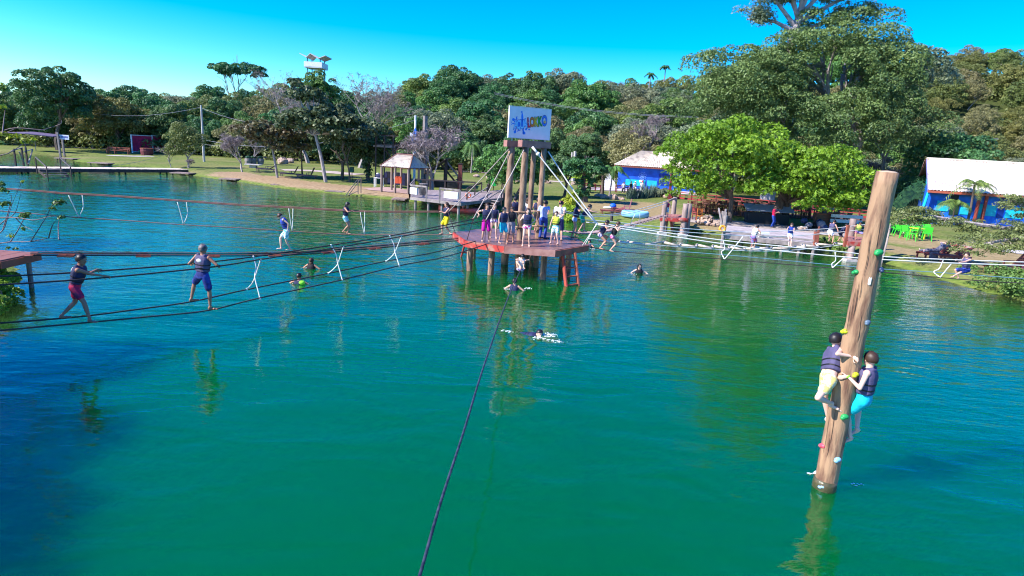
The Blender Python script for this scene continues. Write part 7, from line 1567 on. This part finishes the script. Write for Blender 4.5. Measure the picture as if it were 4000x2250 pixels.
# ---- rope walkers, left
def walker(label, H, fl, fr, f, **k):
    z = min(fl.z, fr.z); P = (fl + fr) / 2; P.z = z + k.pop('dp', .5) * H; P += V(k.pop('lean', (0, 0, 0))); return person(label, H, P, f, feet=(fl + V((0, 0, .012)), fr + V((0, 0, .012))), **k)
Am_ = Am
a, b = onpl(1757, 914, *Am_), onpl(1728, 915, *Am_)
walker('boy in yellow shorts stepping left along the brown rope by the platform', 1.52, a, b, (-.7, -.5, 0), botc='yel', topc='navy', top='vest', sk=0, hair='brown', hands=(onpl(1716, 829, A0, A1), onpl(1752, 829, A0b, A1b)), toes=((.6, -.6, 0), (-.8, -.4, 0)), look=(-1, -.3, -.1), dp=.50, botlen=.8)
a, b = onpl(1357, 916, *Am_), onpl(1341, 909, *Am_)
walker('girl with long hair in white aqua shorts on the brown rope', 1.55, a, b, (1, .0, 0), botc='wa', topc='navy', hairlen=.17, female=True, sk=1, hands=(onpl(1385, 823, A0b, A1b), onpl(1383, 826, A0, A1)), up=(.08, 0, 1), botlen=.35, look=(1, 0, -.4), knee=((1, 0, 0), (1, 0, 0)))
a, b = onpl(1134, 984, *Bm) + V((0, 0, .05)), onpl(1098, 980, *Bm) + V((0, 0, .05))
walker('boy in blue vest walking left along the plank bridge with bowed head', 1.46, a, b, (-.9, -.3, 0), botc='wa', topc='blue', sk=3, hair='brown', up=(-.28, 0, 1), lean=(.06, 0, 0), hup=(-.7, 0, .6), look=(-.9, -.1, -.75), hands=(onpl(1112, 900, B0, B1) + V((.15, 0, -.02)), onpl(1124, 908, B0, B1)), elb=((1, 0, 0), (1, 0, 0)), toes=((-1, -.2, 0), (-1, -.2, 0)), botlen=.7, dp=.515)
# big walkers
a, b = onpl(352, 1259, *Cn), onpl(242, 1244, *Cf)
P = (onpl(352, 1259, *Cn) + onpl(242, 1244, *Cf)) / 2
pel = aty(292, 1120, 13.5); hN = onpl(424, 1082, *Cn)
person('dark-haired young man in purple and red shorts leaning forward on the nearest ropes', 1.66, pel, (.93, .36, 0), up=(.36, 0, 1), feet=(b, a), hands=(onpl(392, 1056, *Cf), hN), sk=2, hair='black', topc='navy', botc='maroonp', extra='whiteback', vox=.010, toes=((.7, .5, 0), (1, -.1, 0)), elb=((0, .2, -1), (0, .1, -1)), knee=((.3, .5, .1), (.9, -.1, .3)), look=(.95, -.05, -.12), botlen=.6, handax=(None, (0, 0, 1)))
a, b = onpl(822, 1211, *Cn), onpl(748, 1177, *Cf)
pel = aty(790, 1078, 15.6)
person('older grey-haired man in navy shorts with his back turned on the nearest ropes', 1.74, pel, (.25, .95, 0), up=(.06, .05, 1), feet=(b, a), hands=(onpl(750, 1030, *Cf), onpl(851, 1038, *Cn)), sk=2, hair='grey', topc='purple', botc='bluep', extra='whiteback', vox=.010, toes=((.6, .5, 0), (.9, .2, 0)), elb=((-.6, -.3, -.8), (1, -.6, -.5)), knee=((-.4, .5, 0), (.6, .5, 0)), look=(-.1, 1, -.1), botlen=.75, handax=(None, (0, 0, 1)))
# ---- right side walkers
a, b = onpl(2344, 973, *Rn), onpl(2355, 957, *Rf)
person('girl in white swimwear, left of the pair on the right rope bridge', 1.50, aty(2344, 918, 26.3), (.95, -.1, 0), up=(.42, 0, 1), feet=(b, a), hands=(onpl(2394, 883, *Rf), onpl(2388, 887, *Rn)), bot='bikini', botc='wp', topc='navy', sk=1, hair='black', knee=((1, 0, .2), (1, 0, .2)), toes=((.9, -.3, 0), (.8, -.5, 0)), look=(1, -.2, -.5), female=True)
a, b = onpl(2384, 982, *Rn), onpl(2393, 962, *Rf)
person('girl in pink swimwear, right of the pair on the right rope bridge', 1.46, aty(2392, 924, 26.2), (.95, -.3, 0), up=(.30, 0, 1), feet=(b, a), hands=(onpl(2428, 888, *Rf), onpl(2424, 892, *Rn)), bot='bikini', botc='pink', topc='black', sk=0, hair='brown', knee=((1, 0, .2), (1, 0, .3)), toes=((.9, -.2, 0), (.8, -.5, 0)), look=(1, -.4, -.5), female=True)
a, b = onpl(3714, 1088, *Rn), onpl(3743, 1090, *Rf)
person('boy in navy pink shorts leaning back and pulling the right white ropes', 1.60, aty(3775, 1054, 26.2), (-.95, -.1, 0), up=(-.18, 0, 1), feet=(a, b), hands=(onpl(3740, 1028, *Rn), onpl(3736, 1016, *Rf)), botc='bluep', topc='purple', sk=0, hair='brown', knee=((-.5, 0, 1), (-.5, 0, 1)), toes=((-.9, -.3, 0), (-.7, -.6, 0)), look=(-1, -.3, -.2), elb=((0, 0, -1), (0, 0, -1)), botlen=.8)
a, b = onpl(2945, 970, G0, G1), onpl(2934, 972, G0, G1)
person('boy in lilac shorts and white-backed vest bending over the log bridge', 1.46, aty(2941, 925, 33.4), (.75, .6, 0), up=(.30, .1, 1), feet=(b, a), hands=(onpl(2972, 920, *Gf), onpl(2970, 925, *Gn)), botc='lilac', topc='whitev', sk=2, hair='black', look=(1, .3, -.4), botlen=.85)
a, b = onpl(3088, 968, G0, G1), onpl(3080, 970, G0, G1)
person('girl in blue vest and white shorts on the log bridge facing the viewer', 1.48, aty(3087, 918, 35.1), (-.15, -1, 0), up=(-.02, 0, 1), feet=(a, b), hands=(onpl(3101, 918, *Gn), onpl(3066, 906, *Gn)), botc='white', topc='blue', sk=3, hair='brown', hairlen=.10, look=(-.3, -1, -.45), botlen=.35, female=True)
q = ong(3010, 920); q.z = .82; person('woman in crimson shirt and blue jeans standing on the shore deck', 1.60, q + V((0, 0, .82)), (.75, -.6, 0), feet=(q + V((.10, .06, 0)), q + V((-.08, -.05, 0))), top='shirt', topc='crimson', bot='trousers', botc='jeans', shoes=M_black, sk=1, hair='brown', hairlen=.06, look=(.8, -.6, -.3), hands=(q + V((.32, -.12, 1.15)), q + V((.30, -.25, 1.12))), elb=((.2, .3, -1), (-.2, 0, -1)), female=True)
a, b = onpl(3251, 950, G0, G1), onpl(3238, 953, G0, G1)
person('boy in white shorts and purple vest leaning to the right at the log bridge end', 1.56, aty(3243, 905, 36.6), (.8, .4, 0), up=(.22, .0, 1), feet=(b, a), hands=(onpl(3278, 900, *Gf), onpl(3276, 908, *Gn)), botc='white', topc='purple', sk=1, hair='black', look=(.9, .3, -.3), botlen=.5)
a, b = onpl(3294, 944, G0, G1), onpl(3270, 952, G0, G1)
person('child in dark shorts bending low at the foot of the second tower', 1.42, aty(3283, 912, 37.0), (.9, .0, 0), up=(.5, 0, .8), feet=(a, b), hands=(onpl(3318, 900, *Gf), onpl(3315, 905, *Gn)), botc='blk', topc='navy', sk=1, hair='black', look=(1, 0, -.4), botlen=.5)
q = V((X(3350, 938, 36.6).x, 36.6, 1.2)); person('child in lime vest and purple shorts crouching on the second tower', 1.40, q + V((0, .15, .42)), (-.1, -1, 0), feet=(q + V((.22, -.25, 0)), q + V((-.22, -.2, 0))), hands=(q + V((.42, -.2, .95)), q + V((-.3, -.25, .85))), botc='lilac', topc='lime', sk=1, hair='black', knee=((.6, -.7, .6), (-.6, -.7, .6)), up=(0, -.1, 1), look=(0, -1, -.5))
q = V((X(2603, 845, 43.7).x, 43.7, 1.25)); person('small child in pink vest and aqua shorts on the red-decked tower', 1.16, q + V((0, 0, .60)), (-.1, -1, 0), feet=(q + V((.08, 0, 0)), q + V((-.08, 0.05, 0))), topc='magv', botc='wa', sk=0, hair='fair', botlen=.9, hands=(q + V((.2, -.15, .62)), None))
# reclining man on the lounger
q = ong(3655, 1012); person('man reclining on a lounger with both hands behind his head', 1.74, q + V((-.05, 0, .50)), (-.62, 0, .78), up=(.78, .0, .62), feet=(q + V((-.92, -.18, .36)), q + V((-.90, .18, .36))), hands=(q + V((.62, -.24, 1.02)), q + V((.62, .24, 1.02))), elb=((.1, -1, .5), (.1, 1, .5)), top='shirt', topc='slate', bot='trousers', botc='slate', sk=3, hair='grey', toes=((-.3, -.2, 1), (-.3, .2, 1)), knee=((0, 0, 1), (0, 0, 1)), look=(-.7, -.2, .5), hup=(.6, 0, .8))
o = MB().frame(q + V((-.45, -.42, .22)), V((.26, 0, 0)), V((0, .02, 0)), V((0, .03, .24))).obj('towel', CL['slate'], None); tag(o, 'slate grey towel hanging off the side of the reclining man\'s lounger', 'towel')
# climbers on the log
cp = lambda x, y, Y: aty(x, y, Y)
def onlog(x, y):
    p = ray(x, y); a_ = V((p.x, p.y)); o_ = V((PX, PY)); A = a_.dot(a_); B_ = -2 * a_.dot(o_); C_ = o_.dot(o_) - .2 ** 2; d = B_ * B_ - 4 * A * C_; t = (-B_ - math.sqrt(max(d, 0))) / (2 * A); return CP + p * t
person('climber in bright cyan shorts hugging the log, back to the viewer', 1.62, cp(3374, 1562, 9.02), (-.75, .62, 0), up=(.02, .05, 1), feet=(cp(3318, 1722, 9.13), cp(3345, 1690, 9.2)), hands=(onlog(3290, 1474), cp(3345, 1470, 9.42)), elb=((.1, -.6, -1), (.5, .5, -1)), botc='cyan', topc='purple', sk=3, hair='brown', vox=.009, knee=((-.4, .5, .6), (.2, .6, .5)), toes=((-.8, .2, -.55), (-.7, .3, -.6)), look=(-.35, 1, .05), botlen=.62, handax=((0, 0, 1), None), extra='band0')
person('climber in cream yellow shorts on the far left side of the log', 1.60, cp(3236, 1478, 9.17), (.95, .12, 0), up=(.40, .58, 1), feet=(cp(3232, 1650, 9.32), cp(3246, 1592, 9.06)), hands=(cp(3340, 1380, 9.45), onlog(3345, 1402)), elb=((0, .6, -.5), (-.6, -1, -.1)), botc='cream', topc='purple', sk=3, hair='black', vox=.009, knee=((-.3, .3, .3), (-1, -.5, .4)), toes=((.8, -.2, -.5), (.9, -.1, -.3)), look=(1, .1, .1), botlen=.55, handax=(None, (0, 0, 1)))
# child hanging under the platform edge
q = aty(2036, 1040, 24.15); person('child curled up and hanging under the platform edge on the cable', 1.42, q + V((-.02, .02, -.14)), (.25, -.9, .3), up=(.05, .15, 1), feet=(q + V((.10, -.30, -.02)), q + V((-.02, -.30, -.04))), hands=(q + V((.16, -.26, .30)), q + V((.0, -.30, .28))), knee=((.1, -.6, 1), (-.1, -.6, 1)), top='tank', topc='white', bot='bikini', botc='wp', sk=0, hair='black', look=(.2, -.8, -.7), elb=((1, -.2, 0), (-1, -.2, 0)))
# swimmers
M_foam = plain('foam', (.85, .88, .9), .5)
def foam(x, y, n, r, seed, label):
    g = random.Random(seed); c = onz(x, y, .01); mb = MB()
    for i in range(n):
        q = c + V((g.gauss(0, r), g.gauss(0, r * .6), 0)); a = g.uniform(.006, .022); mb.ell(q, (a * g.uniform(1, 2.5), a, a * .4), 6, 4)
    stuff(mb.obj('water_splash', M_foam)) 
def swimmer(label, x, y, f, H=1.55, rise=.34, **k):
    c = onz(x, y, 0); f = V(f).normalized(); s = V((0, 0, 1)).cross(f); P = c + V((0, 0, rise - .36 * H - .05)); k.setdefault('hands', (c + s * .45 + f * .3 - V((0, 0, .06)), c - s * .45 + f * .3 - V((0, 0, .06))))
    person(label, H, P, f, feet=(P + V((0, 0, -.7)) - f * .25 + s * .1, P + V((0, 0, -.7)) - f * .3 - s * .1), **k)
swimmer('swimmer with long wet hair seen from behind between the rope bridges', 1216, 1050, (.2, 1, 0), rise=.30, hairlen=.15, hair='brown', topc='black', botc='blk', sk=1, female=True)
swimmer('swimmer in dark vest with lime green tube at the neck', 1168, 1108, (.1, 1, 0), rise=.24, topc='navy', botc='blk', sk=1)
o = MB().ell(onz(1180, 1104, .08), (.12, .10, .08), 10, 6).obj('float_tube', CL['limegreen'], None, True); tag(o, 'lime green float on the shoulder of the left swimmer', 'float')
swimmer('swimmer in navy vest just in front of the platform pillars', 2008, 1133, (.3, 1, 0), rise=.30, topc='navy', botc='mag', sk=0, hair='black')
swimmer('girl with black hair swimming towards the viewer right of the platform', 2496, 1066, (0, -1, 0), rise=.28, topc='black', botc='blk', sk=3, hair='black', hairlen=.06, female=True, look=(0, -1, .1))
swimmer('swimmer looking up beside the right corner of the platform', 2302, 966, (-.6, -.8, 0), rise=.28, topc='navy', botc='blk', sk=1, hair='black', hairlen=.05, look=(-.6, -.8, .1))
c = onz(2100, 1310, 0); d = V((.85, -.30, 0)).normalized()
pgog = person('swimmer with white goggles stroking across the foreground water', 1.5, c - d * .52 + V((0, 0, -.10)), (0, 0, -1), up=(.85, -.30, .10), feet=(c - d * 1.25 + V((0, .12, -.20)), c - d * 1.25 + V((0, -.10, -.22))), hands=(c + V((.16, -.42, -.02)), c + V((.45, .35, -.10))), top='vest', topc='navy', botc='navs', sk=3, hair='black', look=(.5, -.8, -.35), hup=(.5, 0, .85), toes=(-d, -d), vox=.012, elb=((0, 0, 1), (0, 0, 1)))
for (x, y, n, r, sd) in ((2135, 1308, 60, .16, 1), (2165, 1330, 24, .16, 2), (2105, 1318, 20, .08, 3), (1975, 1293, 14, .12, 4), (2062, 1126, 14, .10, 5), (1985, 1128, 16, .10, 6), (1196, 1046, 14, .10, 7), (1152, 1106, 8, .10, 8), (2470, 1070, 10, .16, 9), (2318, 972, 12, .1, 10), (3170, 1850, 10, .03, 11), (3345, 1892, 8, .05, 12)): foam(x, y, n, r, sd, '')
# visitors near the blue hut, under the tree
for i, (x, y, tc, bc, lab, cp_) in enumerate(((2434, 752, 'white', 'blk', 'distant visitor in white seated on a patio bench', None), (2462, 750, 'black', 'blk', 'distant dark-dressed visitor seated beside the hedge', None), (2478, 748, 'white', 'white', 'distant visitor in white hat and shirt by the log column', M_white), (2506, 747, 'white', 'navs', 'distant visitor with red cap behind the hedge', plain('red_cap', (.62, .01, .05))))):
    q = ong(x, y); person(lab, 1.65, q + V((0, 0, .52)), (R.uniform(-1, 1), -.6, 0), feet=(q + V((.15, -.4, 0)), q + V((-.15, -.4, 0))), knee=((0, -1, .6), (0, -1, .6)), top='shirt', topc=tc, bot='trousers', botc=bc, cap=cp_, sk=i % 3, vox=.035)
    q.z += .02; o = kit('stool', ['white plastic stool under the visitor in white', 'stool under the dark-dressed visitor', 'stool under the visitor in white hat', 'stool under the visitor with red cap'][i], 'stool', q, 0, [('seat', MB().box((0, 0, .44), (.4, .4, .04)), M_white)] + [('leg', MB().box((a, b, .21), (.05, .05, .42)), M_white) for a in (-.16, .16) for b in (-.16, .16)])
